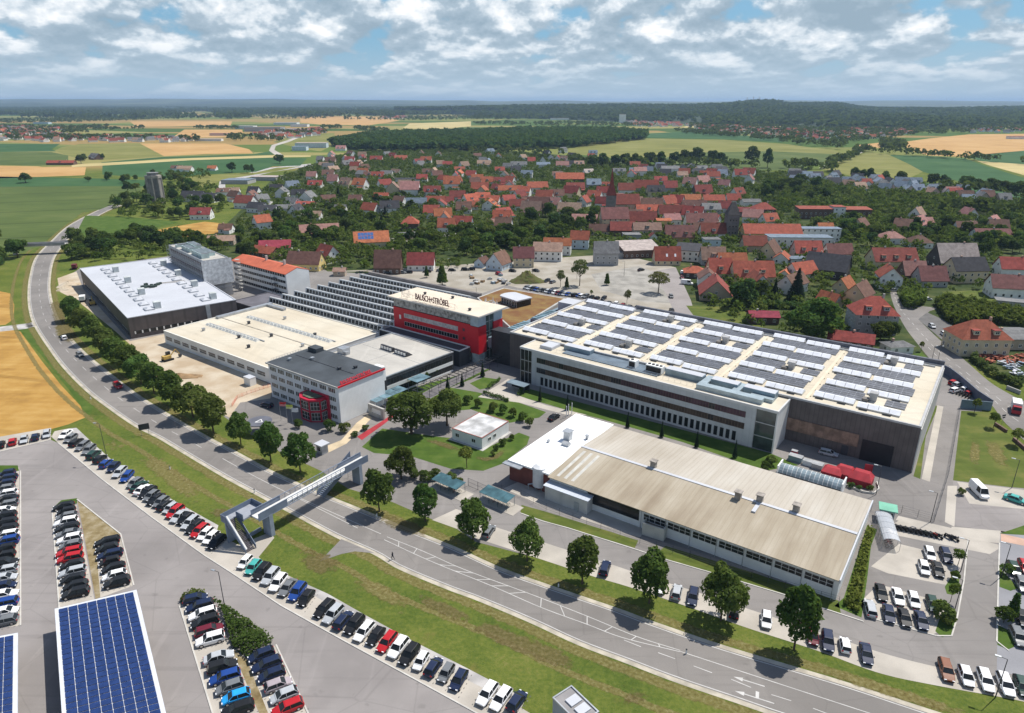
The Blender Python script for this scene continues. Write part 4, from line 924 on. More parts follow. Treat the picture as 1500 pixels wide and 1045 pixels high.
# ---- I canteen with planted brown roof and pavilion
HI = 5.6
qi = [g(737.5, 423.3, HI), g(698.7, 437.7, HI), g(754, 484.8, HI), g(829, 438.9, HI)]
qi = [g(698.7, 437.7, HI), g(752, 486, HI), g(829, 438.9, HI), g(737.5, 423.3, HI)]
t = thing('canteen', 'single storey canteen with brown planted roof between the red office and the solar hall', 'canteen', (qi[0][0]+15, qi[0][1], 0))
b = MB(); b.prism(qi, 0, HI, 0); b.build('wall', mat('canteen_wall', (.30, .28, .26), .85, .12, .3), t)
ctr = (sum(p[0] for p in qi)/4, sum(p[1] for p in qi)/4)
ins = [(p[0]+(ctr[0]-p[0])*.05, p[1]+(ctr[1]-p[1])*.05) for p in qi]
b = MB(); b.prism(qi, HI+.001, HI+.45, 0); b.build('parapet', CONC, t)
b = MB(); b.prism(ins, HI+.451, HI+.52, 0); b.build('planted_roof', mat('sedum_brown', (.165, .075, .03), .95, .35, .2, col2=(.23, .15, .05), fine=2.5), t)
fi = fit(HI+3.2, (733, 434.5), (757, 443.5), (779, 437), (755, 430))
pv = thing('pavilion', 'small glazed pavilion with rounded white roof standing on the brown planted roof', 'pavilion', (*fi.p(fi.W/2, fi.D/2), HI+.5))
b = MB(); b.prism(fi.rect(.4, fi.W-.4, .4, fi.D-.4), HI+.52, HI+3.2, 0); b.build('glass_wall', GLASS, pv)
b = MB(); fi.box(b, 0, fi.W, 0, fi.D, HI+3.2, HI+3.7); b.prism([fi.p(0, 0), fi.p(0, fi.D), fi.p(-1.3, fi.D*.8), fi.p(-1.8, fi.D*.5), fi.p(-1.3, fi.D*.2)][::-1], HI+3.2, HI+3.7, 0, None, True); b.build('roof', WHITE_R, pv)
row(pv, fi.p(.4, .4), fi.p(fi.W-.4, .4), HI+.7, 1.2, 2.2, 6, .3, .3, 1, 1); row(pv, fi.p(.4, fi.D-.4), fi.p(.4, .4), HI+.7, 1.2, 2.2, 5, .3, .3, 1, 1)
b = MB(); fi.box(b, -3, fi.W*.8, -9, -1, HI+.521, HI+.58); b.build('terrace', PAVE, pv)
random.seed(9)
for k in range(7):
    q = fi.p(random.uniform(-3, fi.W*.75), random.uniform(-8.5, -1.6)); z = HI+.58
    p_ = thing('parasol', 'closed pale parasol on the canteen roof terrace' if k % 2 else 'slim folded white parasol beside the roof pavilion', 'parasol', (q[0], q[1], z), 'terrace parasols'); b = MB(); b.tube((q[0], q[1], z), (q[0], q[1], z+2.6), .05, 6); b.build('pole', STEEL, p_); b = MB(); b.tube((q[0], q[1], z+.9), (q[0], q[1], z+2.7), .28, 7, 0, .05); b.build('canopy', mat('parasol_cloth', (.7, .69, .66), .8, .08, 1), p_)
random.seed(12)
for k in range(14):
    q = fi.p(random.uniform(-3.5, fi.W*.9), random.uniform(-11, -1.2)); z = HI+.58
    t2 = thing('terrace_table', 'small round grey table on the canteen roof terrace', 'table', (q[0], q[1], z), 'terrace tables'); b = MB(); b.tube((q[0], q[1], z+.7), (q[0], q[1], z+.76), .5, 10); b.build('tabletop', STEEL, t2); b = MB(); b.tube((q[0], q[1], z), (q[0], q[1], z+.7), .06, 6); b.build('leg', STEEL, t2)
# ---- J solar roofed production hall
HJ = 12.0
fj = fit(HJ, (754.4, 487.7), (1354, 632), (1377, 538), (854.8, 438.9))
J = bld('production_hall', 'huge dark clad hall whose pale roof is lined with skylights and solar rows', 'production hall', fj)
flat_building(J, fj, HJ, BROWN_W, BEIGE_R, .5, .5, mat('parapet_grey', (.42, .42, .42), .6, .08, .4))
b = MB(); fj.box(b, 22, fj.W, fj.D+.07, fj.D+1.0, HJ-4, HJ+1.6); fj.box(b, 0, 21.9, fj.D+.07, fj.D+1.0, HJ-4, HJ+.8); b.build('rear_parapet', mat('dark_slate_cladding', (.10, .105, .13), .55, .15, .5, stripes=(fj.a, 3, .4)), J)
b = MB(); fj.box(b, fj.W+.07, fj.W+.3, -.06, fj.D, .1, HJ-.2); b.build('side_cladding', mat('pale_metal_side', (.40, .40, .39), .6, .12, .4, stripes=(fj.a+math.pi/2, 2, .3)), J)
nb = 5; bw = (fj.W-4)/nb
PVM = [SOLAR, mat('pv_frame', (.30, .32, .36), .4, .1, 1, metal=.4)]
PV_DARK = mat('dark_solar_cell', (.13, .14, .165), .5, .2, .6, spec=.2)
SKY_W = mat('skylight_dome', (.74, .755, .79), .35, .06, .6)
def skylight(x, y, w=8.6, d=3.3):
    b = MB(); z = HJ+.06
    fj.box(b, x, x+w, y, y+d, z, z+.45, 1)
    n = 4
    for i in range(n):
        xa, xb = x+w*i/n+.06, x+w*(i+1)/n-.06; q = z+.45
        b.hexa([fj.p(xa, y+.05, q), fj.p(xb, y+.05, q), fj.p(xb, y+d-.05, q), fj.p(xa, y+d-.05, q)], [fj.p(xa, y+d*.42, q+.75), fj.p(xb, y+d*.42, q+.75), fj.p(xb, y+d*.58, q+.75), fj.p(xa, y+d*.58, q+.75)], 0)
    for xa in (x+.7, x+w*.62): fj.box(b, xa, xa+1.9, y-.75, y-.02, z, z+.5, 2)
    b.build('skylight', [SKY_W, STEEL, mat('vent_dark', (.07, .075, .08), .6, .2, 1)], J)
def pv(x, y, w, rows_=4):
    b = MB(); z = HJ+.06
    for r in range(rows_):
        ya = y+r*1.46
        b.hexa([fj.p(x, ya, z+.1), fj.p(x+w, ya, z+.1), fj.p(x+w, ya+.72, z+.1), fj.p(x, ya+.72, z+.1)], [fj.p(x, ya, z+.32), fj.p(x+w, ya, z+.32), fj.p(x+w, ya+.72, z+.47), fj.p(x, ya+.72, z+.47)], 1, 0)
        for i in range(1, int(w/1.7)): 
            xx = x+i*1.7; b.hexa([fj.p(xx-.04, ya, z+.322), fj.p(xx+.04, ya, z+.322), fj.p(xx+.04, ya+.72, z+.472), fj.p(xx-.04, ya+.72, z+.472)], [fj.p(xx-.04, ya, z+.34), fj.p(xx+.04, ya, z+.34), fj.p(xx+.04, ya+.72, z+.6), fj.p(xx-.04, ya+.72, z+.49)], 1)
    b.build('solar_array', [PV_DARK, PVM[1]], J)
def roof_fan(x, y):
    b = MB(); z = HJ+.06; fj.box(b, x-.8, x+.8, y-.8, y+.8, z, z+1.5, 0); fj.box(b, x-1, x+1, y-1, y+1, z+1.5, z+2.3, 0); fj.box(b, x-2.3, x-.85, y-2.2, y-.4, z, z+.8, 1)
    b.build('roof_fan', [mat('fan_grey', (.36, .36, .36), .6, .15, .6), mat('fan_dark', (.16, .15, .14), .7, .2, .6)], J)
for i in range(nb):
    x0 = 2.0+i*bw; wU = bw-2.2; ys = [3.4, 14.2, 25.0, 35.8, 46.0]
    for k, y in enumerate(ys):
        s = .5 if (k+i) % 2 else 0
        skylight(x0+s, y+.9, wU*.46); skylight(x0+wU*.5+s, y, wU*.46)
        if k < 4:
            if (i+k) % 3 == 1: pv(x0+.3, y+5.2, wU*.50, 4); roof_fan(x0+wU*.62, y+7.6); pv(x0+wU*.76, y+5.4, wU*.22, 3)
            else: pv(x0+.3+(k % 2)*1.2, y+5.2, wU-1.6, 4)
for i in range(1, nb):
    b = MB(); x = 2.0+i*bw-1.55; fj.box(b, x, x+.8, 2, fj.D-1, HJ+.062, HJ+.16)
    for k in range(9): fj.box(b, x+.9, x+1.15, 4+k*5.0, 4.3+k*5.0, HJ+.06, HJ+.35)
    b.build('roof_walkway', mat('walkway_beige', (.62, .55, .42), .85, .06, .3), J)
b = MB(); fj.box(b, 1, fj.W-2, fj.D-2.4, fj.D-1.9, HJ+.06, HJ+.5); b.build('pipe', STEEL, J)
# loading recess on the front wall
b = MB(); fj.box(b, fj.W-30, fj.W-12.5, -.35, -.01, 3.2, 6.6, 0); b.build('louvre_panel', mat('rusty_louvre', (.23, .15, .11), .7, .3, .5, stripes=(R(90), 1.2, .2)), J)
b = MB(); fj.box(b, fj.W-11.6, fj.W-4.5, -.2, -.01, 0, 5.6, 0); b.build('loading_door', mat('dark_door', (.018, .018, .022), .5, .2, .5), J)
b = MB(); fj.box(b, fj.W-16, fj.W-14.4, -.12, -.01, 0, 2.6, 0); b.build('door', DKGREY, J)
# atrium glass roofs at the left end
b = MB()
for k in range(2):
    fj.box(b, -7.5, -1.0, 6+k*17, 19+k*17, 8.0, 10.0, 1)
    for i in range(7): fj.box(b, -7.2, -1.3, 6.4+k*17+i*1.8, 7.6+k*17+i*1.8, 10.0, 10.35, 0)
fj.box(b, -7.5, -.5, 42, 49, 7, HJ, 2); fj.box(b, -9.5, -8, 0, 50, 5, 8.6, 1)
b.build('atrium_roof', [GLASS_L, BLUEGREY, WHITE_R], J)
b = MB(); fj.box(b, -7.9, -.05, 0, 4.5, 0, HJ-.3); b.build('end_wall', mat('black_cladding', (.035, .036, .04), .5, .15, .4), J)
# ---- K office wing in front of J
HK = 11.4
fk = fit(HK, (763, 509.2), (1140.5, 606.8), (1157.7, 585.3), (788.8, 497.7))
K_ = bld('office_wing', 'long pale three storey office wing with two dark ribbon windows along the solar hall', 'office wing', fk)
PANEL = mat('pale_facade_panel', (.46, .475, .48), .6, .07, .4, stripes=(R(-37), 1.8, .12))
b = MB(); b.prism(fk.rect(4.5, fk.W-5.5, 0, fk.D), 0, HK, 0); b.build('wall', PANEL, K_)
b = MB(); fk.box(b, 0, fk.W, 0, fk.D, HK+.001, HK+.3, 0); b.build('roof', BEIGE_R, K_)
b = MB(); fk.box(b, -.1, fk.W+.1, -.12, .3, HK-.2, HK+.5); fk.box(b, -.1, .3, .3, fk.D, HK-.2, HK+.5); fk.box(b, fk.W-.3, fk.W+.1, .3, fk.D, HK-.2, HK+.5); b.build('roof_edge', mat('edge_panel', (.55, .55, .54), .6, .06, .4), K_)
xa, xb = 6.5, fk.W-8
Aq, Bq = fk.p(0, 0), fk.p(fk.W, 0)
for z, gm, nm in ((7.9, GLASS_P, 'purple'), (4.6, GLASS_B, 'brown')):
    n = 40; w = (xb-xa)/n
    me = window_mesh(w*.96, 1.65, 2, 1, mat('bronze_frame', (.10, .075, .06), .5, .15, 1), gm)
    me2 = window_mesh(w*.96, 1.65, 2, 1, mat('bronze_frame', (.10, .075, .06), .5, .15, 1), GLASS)
    random.seed(31)
    for i in range(n):
        far_half = i > n*.42
        put_window(K_, (me if (z < 6 or far_half) else window_mesh(w*.96, 1.65, 2, 1, MATS['bronze_frame'], GLASS_B)) if random.random() > .12 else me2, Aq, Bq, xa+w*(i+.5), z)
me = window_mesh(.95, 2.6, 1, 1, DKGREY, GLASS)
for i in range(38): put_window(K_, me, Aq, Bq, 8.6+i*(fk.W-19)/37, .7)
b = MB(); fk.box(b, .1, 4.49, .3, fk.D-.2, 0, HK, 0); b.build('end_glass', GLASS, K_)
b = MB(); fk.box(b, fk.W-5.49, fk.W-.35, .35, fk.D-.2, 0, HK, 0); b.build('end_glass', mat('stair_glass', (.045, .06, .055), .12, .3, .4, spec=.6), K_)
b = MB(); fk.box(b, fk.W-.34, fk.W, 0, fk.D, 0, HK); b.build('gable_wall', mat('gable_panel', (.62, .62, .60), .6, .05, .4), K_)
b = MB()
for z in (3.6, 7.4): fk.box(b, .05, 4.5, .15, .29, z, z+.2); fk.box(b, fk.W-5.5, fk.W-.35, .2, .34, z, z+.2)
for x in (0.05, 1.6, 3.1, fk.W-5.5): fk.box(b, x, x+.14, .12, .28, 0, HK)
b.build('glass_mullion', STEEL, K_)
# roof plant of K
z = HK+.3
b = MB(); fk.box(b, 14, 46, 3.0, fk.D-.4, z, z+.25); b.build('plant_deck', mat('blue_roof_deck', (.13, .17, .21), .6, .15, .3), K_)
for x0, x1, y0, y1, h, m_ in ((5.5, 10, 3, 8, .9, WHITE_R), (12.5, 22, 6.2, 9, 1.5, BLUEGREY), (47, 58, 6.2, 9.2, 1.8, BLUEGREY), (60.5, 68, 6.2, 9.2, 1.9, BLUEGREY), (69.5, 78, 6.2, 9.2, 1.9, BLUEGREY)):
    b = MB(); fk.box(b, x0, min(x1, fk.W-3), y0, min(y1, fk.D-.3), z, z+h); fk.box(b, x0+.1, min(x1, fk.W-3)-.1, y0+.1, min(y1, fk.D-.3)-.1, z+h, z+h+.1, 1); b.build('plant_housing', [m_, WHITE_R], K_)
DUCT = mat('duct_sheet', (.36, .43, .46), .4, .12, .5, metal=.3)
b = MB(); fk.box(b, 58.2, 76, 1.8, 4.2, z, z+1.3); fk.box(b, 58.3, 60.3, 4.22, fk.D-.3, z, z+1.3); fk.box(b, 67.2, 69.2, 4.22, fk.D-.3, z, z+1.3); fk.box(b, 72, 78, 4.3, 6, z, z+1.0); b.build('air_duct', DUCT, K_)
for x in (36, 41.5):
    b = MB(); fk.box(b, x, x+(2.2 if x < 40 else 5), 4.8, 7.0, z+.25, z+2.3, 0); fk.box(b, x+.2, x+(2.0 if x < 40 else 4.8), 4.7, 4.79, z+.5, z+2.0, 1)
    for i in range(1 if x < 40 else 4): q = fk.p(x+.7+i*1.2, 5.9); b.tube((q[0], q[1], z+2.3), (q[0], q[1], z+2.5), .45, 10, 1)
    b.build('chiller', [WHITE, mat('fan_black', (.02, .02, .022), .5, .2, 1)], K_)
b = MB()
for i in range(26): q = fk.p(12+i*1.8, 2.7); b.tube((q[0], q[1], z), (q[0], q[1], z+.9), .04, 4)
b.tube(fk.p(12, 2.7, z+.9), fk.p(57, 2.7, z+.9), .04, 4); b.build('guard_rail', STEEL, K_)
# ---- L brown roofed hall
HL = 4.9
fL = fit(HL, (744.6, 677.7), (1234, 848.6), (1273, 737), (845, 606))
L_ = bld('factory_hall', 'low white hall with weathered brown corrugated roof and window band on the service lane', 'factory hall', fL)
xw = 11.5; ym = fL.D*.47; rise = 1.1
b = MB(); b.prism(fL.rect(xw, fL.W, .4, fL.D-.3), 0, HL-.15, 0)
for x in (xw, fL.W): b.poly([fL.p(x, .4, HL-.15), fL.p(x, fL.D-.3, HL-.15), fL.p(x, ym, HL+rise-.25)], 0)
b.build('wall', WHITE, L_)
def corrug(name, c1, c2, c3):
    m = bpy.data.materials.new(name); m.use_nodes = True; nt = m.node_tree; bs = nt.nodes['Principled BSDF']; bs.inputs['Roughness'].default_value = .8; bs.inputs['Specular IOR Level'].default_value = .2
    geo = node(nt, 'ShaderNodeNewGeometry'); mp = node(nt, 'ShaderNodeMapping'); mp.inputs['Rotation'].default_value = (0, 0, -fL.a); mp.vector_type = 'TEXTURE'
    mp.inputs['Rotation'].default_value = (0, 0, fL.a); mp.inputs['Scale'].default_value = (1, 9, 9)
    nt.links.new(geo.outputs['Position'], mp.inputs[0])
    n = node(nt, 'ShaderNodeTexNoise'); n.inputs['Scale'].default_value = .35; n.inputs['Detail'].default_value = 7; n.inputs['Roughness'].default_value = .6; nt.links.new(mp.outputs[0], n.inputs['Vector'])
    n2 = node(nt, 'ShaderNodeTexNoise'); n2.inputs['Scale'].default_value = .05; n2.inputs['Detail'].default_value = 5; nt.links.new(geo.outputs['Position'], n2.inputs['Vector'])
    f = math_n(nt, 'ADD', math_n(nt, 'MULTIPLY', n.outputs['Fac'], .55), math_n(nt, 'MULTIPLY', n2.outputs['Fac'], .5))
    c = ramp_n(nt, f, [(.38, c1), (.52, c2), (.66, c3)])
    sp = node(nt, 'ShaderNodeSeparateXYZ'); nt.links.new(geo.outputs['Position'], sp.inputs[0])
    t = math_n(nt, 'ADD', math_n(nt, 'MULTIPLY', sp.outputs[0], math.cos(fL.a)/1.05), math_n(nt, 'MULTIPLY', sp.outputs[1], math.sin(fL.a)/1.05))
    s2 = smooth_n(nt, math_n(nt, 'ABSOLUTE', math_n(nt, 'SUBTRACT', math_n(nt, 'FRACT', t), .5)), .34, .48)
    c = mix_n(nt, math_n(nt, 'MULTIPLY', s2, .17), c, (.20, .16, .11))
    nt.links.new(c, bs.inputs['Base Color']); MATS[name] = m; return m
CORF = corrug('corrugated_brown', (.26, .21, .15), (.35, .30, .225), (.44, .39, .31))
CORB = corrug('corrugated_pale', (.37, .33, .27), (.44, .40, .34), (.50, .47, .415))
def slope(y0, z0, y1, z1, m, nm, x0=xw, x1=None):
    x1 = fL.W if x1 is None else x1; b = MB()
    b.hexa([fL.p(x0, y0, z0), fL.p(x1, y0, z0), fL.p(x1, y1, z1), fL.p(x0, y1, z1)], [fL.p(x0, y0, z0+.14), fL.p(x1, y0, z0+.14), fL.p(x1, y1, z1+.14), fL.p(x0, y1, z1+.14)])
    b.build(nm, m, L_)
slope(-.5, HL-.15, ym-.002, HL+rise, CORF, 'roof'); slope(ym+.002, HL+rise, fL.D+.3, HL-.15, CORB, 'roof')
b = MB(); fL.box(b, xw, fL.W, ym-.4, ym+.4, HL+rise+.12, HL+rise+.24); fL.box(b, 54, 54.8, ym-4, ym-.42, HL+rise-.15, HL+rise+.16); b.build('ridge_cap', WHITE_R, L_)
b = MB(); fL.box(b, fL.W+.002, fL.W+.25, -.5, fL.D+.3, HL-.5, HL+.2); b.build('gutter', WHITE_R, L_)
b = MB(); fL.box(b, .2, xw-.01, .3, fL.D-.3, 0, HL+.1); b.build('annexe_wall', mat('red_brown_brick', (.16, .055, .045), .85, .15, .5), L_)
b = MB(); fL.box(b, 0, xw-.01, -.1, fL.D, HL+.101, HL+.5); b.build('annexe_roof', mat('bright_white_roof', (.86, .86, .85), .6, .03, .2), L_)
b = MB(); fL.box(b, -.6, 4.5, -1.6, -.12, HL-.1, HL+.15); b.build('annexe_eave', STEEL, L_)
me = window_mesh(1.25, 1.5, 1, 2, FRAME_W, GLASS)
for k in range(7):
    for i in range(4): put_window(L_, me, fL.p(xw, .4), fL.p(fL.W, .4), 24.2+k*5.4+i*1.27, 2.3)
b = MB(); fL.box(b, xw+10, xw+22.5, .3, .398, 1.6, HL-.3); b.build('window_band', GLASS, L_)
b = MB()
for k in range(8): q = fL.p(xw+23.2+k*5.4, -.12); b.tube((q[0], q[1], 0), (q[0], q[1], HL-.15), .07, 6)
b.build('downpipe', STEEL, L_)
for x, y in ((30, ym+.9), (54.3, ym+.6), (50.2, ym-.9), (73.5-12, ym+1.2)):
    b = MB(); vent_box(b, fL, x, y, HL+rise-.2, 1.2, 1.9); b.build('roof_vent', mat('vent_rusty', (.30, .27, .24), .7, .25, 1), L_)
b = MB(); vent_box(b, fL, 6.2, 17, HL+.5, 1.7, 2.4); vent_box(b, fL, 10, 20, HL+.5, .6, 1.0); vent_box(b, fL, 3, 13, HL+.5, .5, .5); fL.box(b, 6.4, 8.4, 13.6, 14.8, HL+.5, HL+1.3); b.build('roof_vent', STEEL, L_)
for k in range(3):
    b = MB(); x = xw+1.4+k*1.9; y0, y1 = 1.0, ym-1.5; zf = lambda y: HL-.01+(y+.5)/(ym+.5)*(rise+.15)+.012
    b.hexa([fL.p(x, y0, zf(y0)-.05), fL.p(x+.75, y0, zf(y0)-.05), fL.p(x+.75, y1, zf(y1)-.05), fL.p(x, y1, zf(y1)-.05)], [fL.p(x, y0, zf(y0)), fL.p(x+.75, y0, zf(y0)), fL.p(x+.75, y1, zf(y1)), fL.p(x, y1, zf(y1))]); b.build('roof_light_strip', mat('grp_strip', (.50, .49, .45), .6, .12, .5), L_)
# annexes of L
t = thing('silo_tank', 'upright silver tank at the corner of the brown roofed hall', 'tank', (*g(790, 716), 0)); q = g(790, 716)
b = MB(); b.tube((q[0], q[1], 1), (q[0], q[1], 5.9), 1.6, 20); b.tube((q[0], q[1], 5.9), (q[0], q[1], 6.4), 1.6, 20, 0, .6); b.build('vessel', mat('white_tank', (.66, .67, .68), .45, .1, .6), t, False)
b = MB()
for k in range(4): a = k*math.pi/2+.4; b.tube((q[0]+1.1*math.cos(a), q[1]+1.1*math.sin(a), 0), (q[0]+1.1*math.cos(a), q[1]+1.1*math.sin(a), 1.1), .12, 6)
b.build('leg', STEEL, t)
b = MB(); b.tube((q[0]-2.6, q[1]-.4, 1.4), (q[0]-1.2, q[1], 1.4), .16); b.tube((q[0]-2.6, q[1]-.4, 0), (q[0]-2.6, q[1]-.4, 1.5), .16); b.tube((q[0]+1.2, q[1]+.3, 3.8), (q[0]+3, q[1]+1, 3.2), .3); b.build('pipe', STEEL, t)
fm = fit(3.6, (799.4, 711), (860.5, 735), (875.8, 720), (813.5, 697))
t = bld('shed', 'pale grey block shed with sloping sheet roof in front of the brown roofed hall', 'shed', fm)
b = MB(); b.prism(fm.rect(.1, fm.W-.1, .1, fm.D-.1), 0, 3.5, 0); b.build('wall', mat('pale_block', (.52, .52, .50), .85, .08, .4, stripes=(fm.a, 4, .15)), t)
b = MB(); b.hexa([fm.p(-.2, -.2, 3.5), fm.p(fm.W+.2, -.2, 3.5), fm.p(fm.W+.2, fm.D+.2, 3.8), fm.p(-.2, fm.D+.2, 3.8)], [fm.p(-.2, -.2, 3.65), fm.p(fm.W+.2, -.2, 3.65), fm.p(fm.W+.2, fm.D+.2, 3.95), fm.p(-.2, fm.D+.2, 3.95)]); b.build('roof', mat('pale_sheet_roof', (.52, .56, .62), .55, .08, .3, stripes=(fm.a, .9, .2)), t)
b = MB(); fm.box(b, fm.W-3.4, fm.W-2.2, -.0, .09, 0, 2.2); b.build('door', mat('grey_door', (.36, .38, .38), .6, .1, 1), t)
fn = fit(2.9, (941, 766), (973, 776), (980, 767), (948, 757.5))
t = bld('concrete_enclosure', 'open topped square concrete enclosure beside the hall window band', 'enclosure', fn)
b = MB(); fn.box(b, 0, fn.W, 0, .25, 0, 2.9); fn.box(b, 0, fn.W, fn.D-.25, fn.D, 0, 2.9); fn.box(b, 0, .25, .25, fn.D-.25, 0, 2.9); fn.box(b, fn.W-.25, fn.W, .25, fn.D-.25, 0, 2.9); b.build('wall', mat('weathered_concrete', (.46, .46, .42), .9, .12, .4), t)
b = MB(); fn.box(b, .25, fn.W-.25, .25, fn.D-.25, 1.9, 2.1); b.build('gravel_fill', mat('brown_gravel', (.28, .22, .16), .95, .25, 1.5), t)
# ---- M small white pavilion building on the lawn
fM = fit(3.3, (663, 627.5), (706, 642), (744.6, 617.4), (702, 603.5))
t = bld('portable_office', 'small white single storey building with stained white roof on the lawn', 'small building', fM)
flat_building(t, fM, 3.2, WHITE, mat('stained_white_roof', (.66, .66, .66), .7, .05, .25, col2=(.30, .30, .295), fine=1), .12, .2, mat('rusty_edge', (.28, .10, .08), .7, .15, 1))
row(t, fM.p(0, 0), fM.p(fM.W, 0), 1.2, 1.2, 1.0, 2, 1.2, 2.2, 2, 1); row(t, fM.p(fM.W, 0), fM.p(fM.W, fM.D), 1.2, 1.2, 1.0, 2, 2.6, 6, 2, 1)
b = MB(); fM.box(b, -.8, fM.W+.8, -.8, fM.D+.3, 0.02, .06); b.build('apron', CONC, t)
# ================================================================ STREET FURNITURE AND STRUCTURES
# ---- footbridge over the road
P = Vector(g(378, 748, 5.6)); Q = Vector(g(522, 672, 5.6))
P = Vector(g(377, 756, 5.6)); Q = Vector(g(531, 672, 5.6))
a_ = math.atan2((Q-P).y, (Q-P).x); Lb = (Q-P).length
fB = Fr(tuple(P-Vector((-math.sin(a_), math.cos(a_)))*1.2), a_, Lb, 2.4)
T_ = thing('footbridge', 'blue grey steel footbridge with pale deck spanning the main road', 'footbridge', (*fB.p(Lb/2, 1.4), 0))
zb = 5.6
b = MB(); fB.box(b, -.6, Lb+.6, .1, fB.D-.1, zb-.35, zb); b.build('deck', mat('pale_deck', (.62, .62, .60), .8, .06, .5), T_)
for y in (0, fB.D):
    s = -.06 if y == 0 else .06
    b = MB()
    fB.box(b, -.6, 6.5, min(y, y+s), max(y, y+s), zb-.6, zb+1.15); fB.box(b, Lb-6.5, Lb+.6, min(y, y+s), max(y, y+s), zb-.6, zb+1.15)
    for z in (zb-.55, zb+1.12): b.tube(fB.p(0, y, z), fB.p(Lb, y, z), .10, 6)
    for z in (zb+.3, zb+.7): b.tube(fB.p(6, y, z), fB.p(Lb-6, y, z), .03, 4)
    n = 12
    for i in range(n+1):
        x = 6.5+(Lb-13)*i/n; b.tube(fB.p(x, y, zb-.55), fB.p(x, y, zb+1.12), .05, 5)
        if i < n: x2 = 6.5+(Lb-13)*(i+1)/n; b.tube(fB.p(x, y, zb-.55), fB.p(x2, y, zb+.2), .045, 4)
    b.build('parapet', BRIDGE, T_)
for x in (2.2, Lb-2.0):
    b = MB(); fB.box(b, x-.45, x+.45, -.1, fB.D+.1, 0, zb-.36); b.build('pier', mat('pier_blue', (.25, .29, .36), .7, .1, .5), T_)
# landing turned back beside the bridge and the steep stair to the car park
ye = 6.3
b = MB(); fB.box(b, -2.4, 2.4, fB.D+.08, ye, zb-.35, zb); fB.box(b, -4.8, -2.402, 4.7, ye, zb-.35, zb); b.build('landing', mat('landing_deck', (.30, .32, .36), .8, .1, .5), T_)
b = MB(); fB.box(b, 2.4, 2.5, fB.D+.1, ye, zb-.6, zb+1.1); fB.box(b, -4.9, 2.5, ye, ye+.1, zb-.6, zb+1.1); fB.box(b, -2.45, -2.35, fB.D+.1, 4.6, zb-.6, zb+1.1); fB.box(b, -4.9, -4.8, 4.7, ye, zb-.6, zb+1.1); b.build('parapet', BRIDGE, T_)
nst = 24; run = 5.4/nst
b = MB()
for i in range(nst): z = zb-(i+1)*zb/nst; fB.box(b, -4.5, -2.7, 4.7-(i+1)*run, 4.7-i*run, z-.12, z)
b.build('stair_tread', mat('stair_dark', (.10, .09, .10), .8, .2, 1), T_)
for x, m_ in ((-4.85, BRIDGE), (-2.55, BRIDGE)):
    b = MB(); y1 = 4.7-nst*run
    b.hexa([fB.p(x, y1, -.05), fB.p(x+.12, y1, -.05), fB.p(x+.12, 4.69, zb-.6), fB.p(x, 4.69, zb-.6)], [fB.p(x, y1, 1.0), fB.p(x+.12, y1, 1.0), fB.p(x+.12, 4.69, zb+1.1), fB.p(x, 4.69, zb+1.1)])
    b.build('stair_parapet', m_, T_)
b = MB(); y1 = 4.7-nst*run; x = -4.7
b.hexa([fB.p(x, y1, .95), fB.p(x+.3, y1, .95), fB.p(x+.3, 4.69, zb+1.0), fB.p(x, 4.69, zb+1.0)], [fB.p(x, y1, 1.05), fB.p(x+.3, y1, 1.05), fB.p(x+.3, 4.69, zb+1.12), fB.p(x, 4.69, zb+1.12)]); b.build('handrail', MATS['pale_deck'], T_)
b = MB(); fB.box(b, -4.6, -2.5, 5.4, 5.8, 0, zb-.36); b.build('pier', MATS['pier_blue'], T_)
b = MB(); fB.box(b, -2.2, 2.0, fB.D+1.2, fB.D+1.5, 0, .8); b.build('low_wall', MATS['pier_blue'], T_)
# far stair
b = MB()
for i in range(nst): x1 = Lb-1.2-i*.42; z = zb-(i+1)*zb/nst; fB.box(b, x1-.42, x1, fB.D+.4, fB.D+2.4, z-.12, z)
for y in (fB.D+.3, fB.D+2.4):
    xe = Lb-1.2-nst*.42; b.hexa([fB.p(xe, y, 0), fB.p(Lb-.5, y, zb-.5), fB.p(Lb-.5, y+.1, zb-.5), fB.p(xe, y+.1, 0)], [fB.p(xe, y, 1), fB.p(Lb-.5, y, zb+1.1), fB.p(Lb-.5, y+.1, zb+1.1), fB.p(xe, y+.1, 1)])
b.build('stair', BRIDGE, T_)
# ---- road bridge in the distance
fq = fit(5.8, (40, 363.5), (92, 360.5), (93, 356), (30, 359))
fr_ = Fr(g(15, 361, 5.5), math.atan2(g(95, 358, 5.5)[1]-g(15, 361, 5.5)[1], g(95, 358, 5.5)[0]-g(15, 361, 5.5)[0]), math.dist(g(15, 361, 5.5), g(95, 358, 5.5)), 5)
t = bld('overpass', 'narrow concrete farm bridge crossing the road where it leaves the trees', 'bridge', fr_)
b = MB(); fr_.box(b, 0, fr_.W, 0, fr_.D, 4.8, 5.6); b.build('deck', CONC, t)
b = MB(); fr_.box(b, 0, fr_.W, -.12, .1, 5.601, 6.5); fr_.box(b, 0, fr_.W, fr_.D-.1, fr_.D+.12, 5.601, 6.5); b.build('parapet', mat('grey_parapet', (.30, .30, .30), .8, .15, .4), t)
for x in (.3, fr_.W-1.2): b = MB(); fr_.box(b, x, x+.9, .2, fr_.D-.2, 0, 4.8); b.build('abutment', CONC, t)
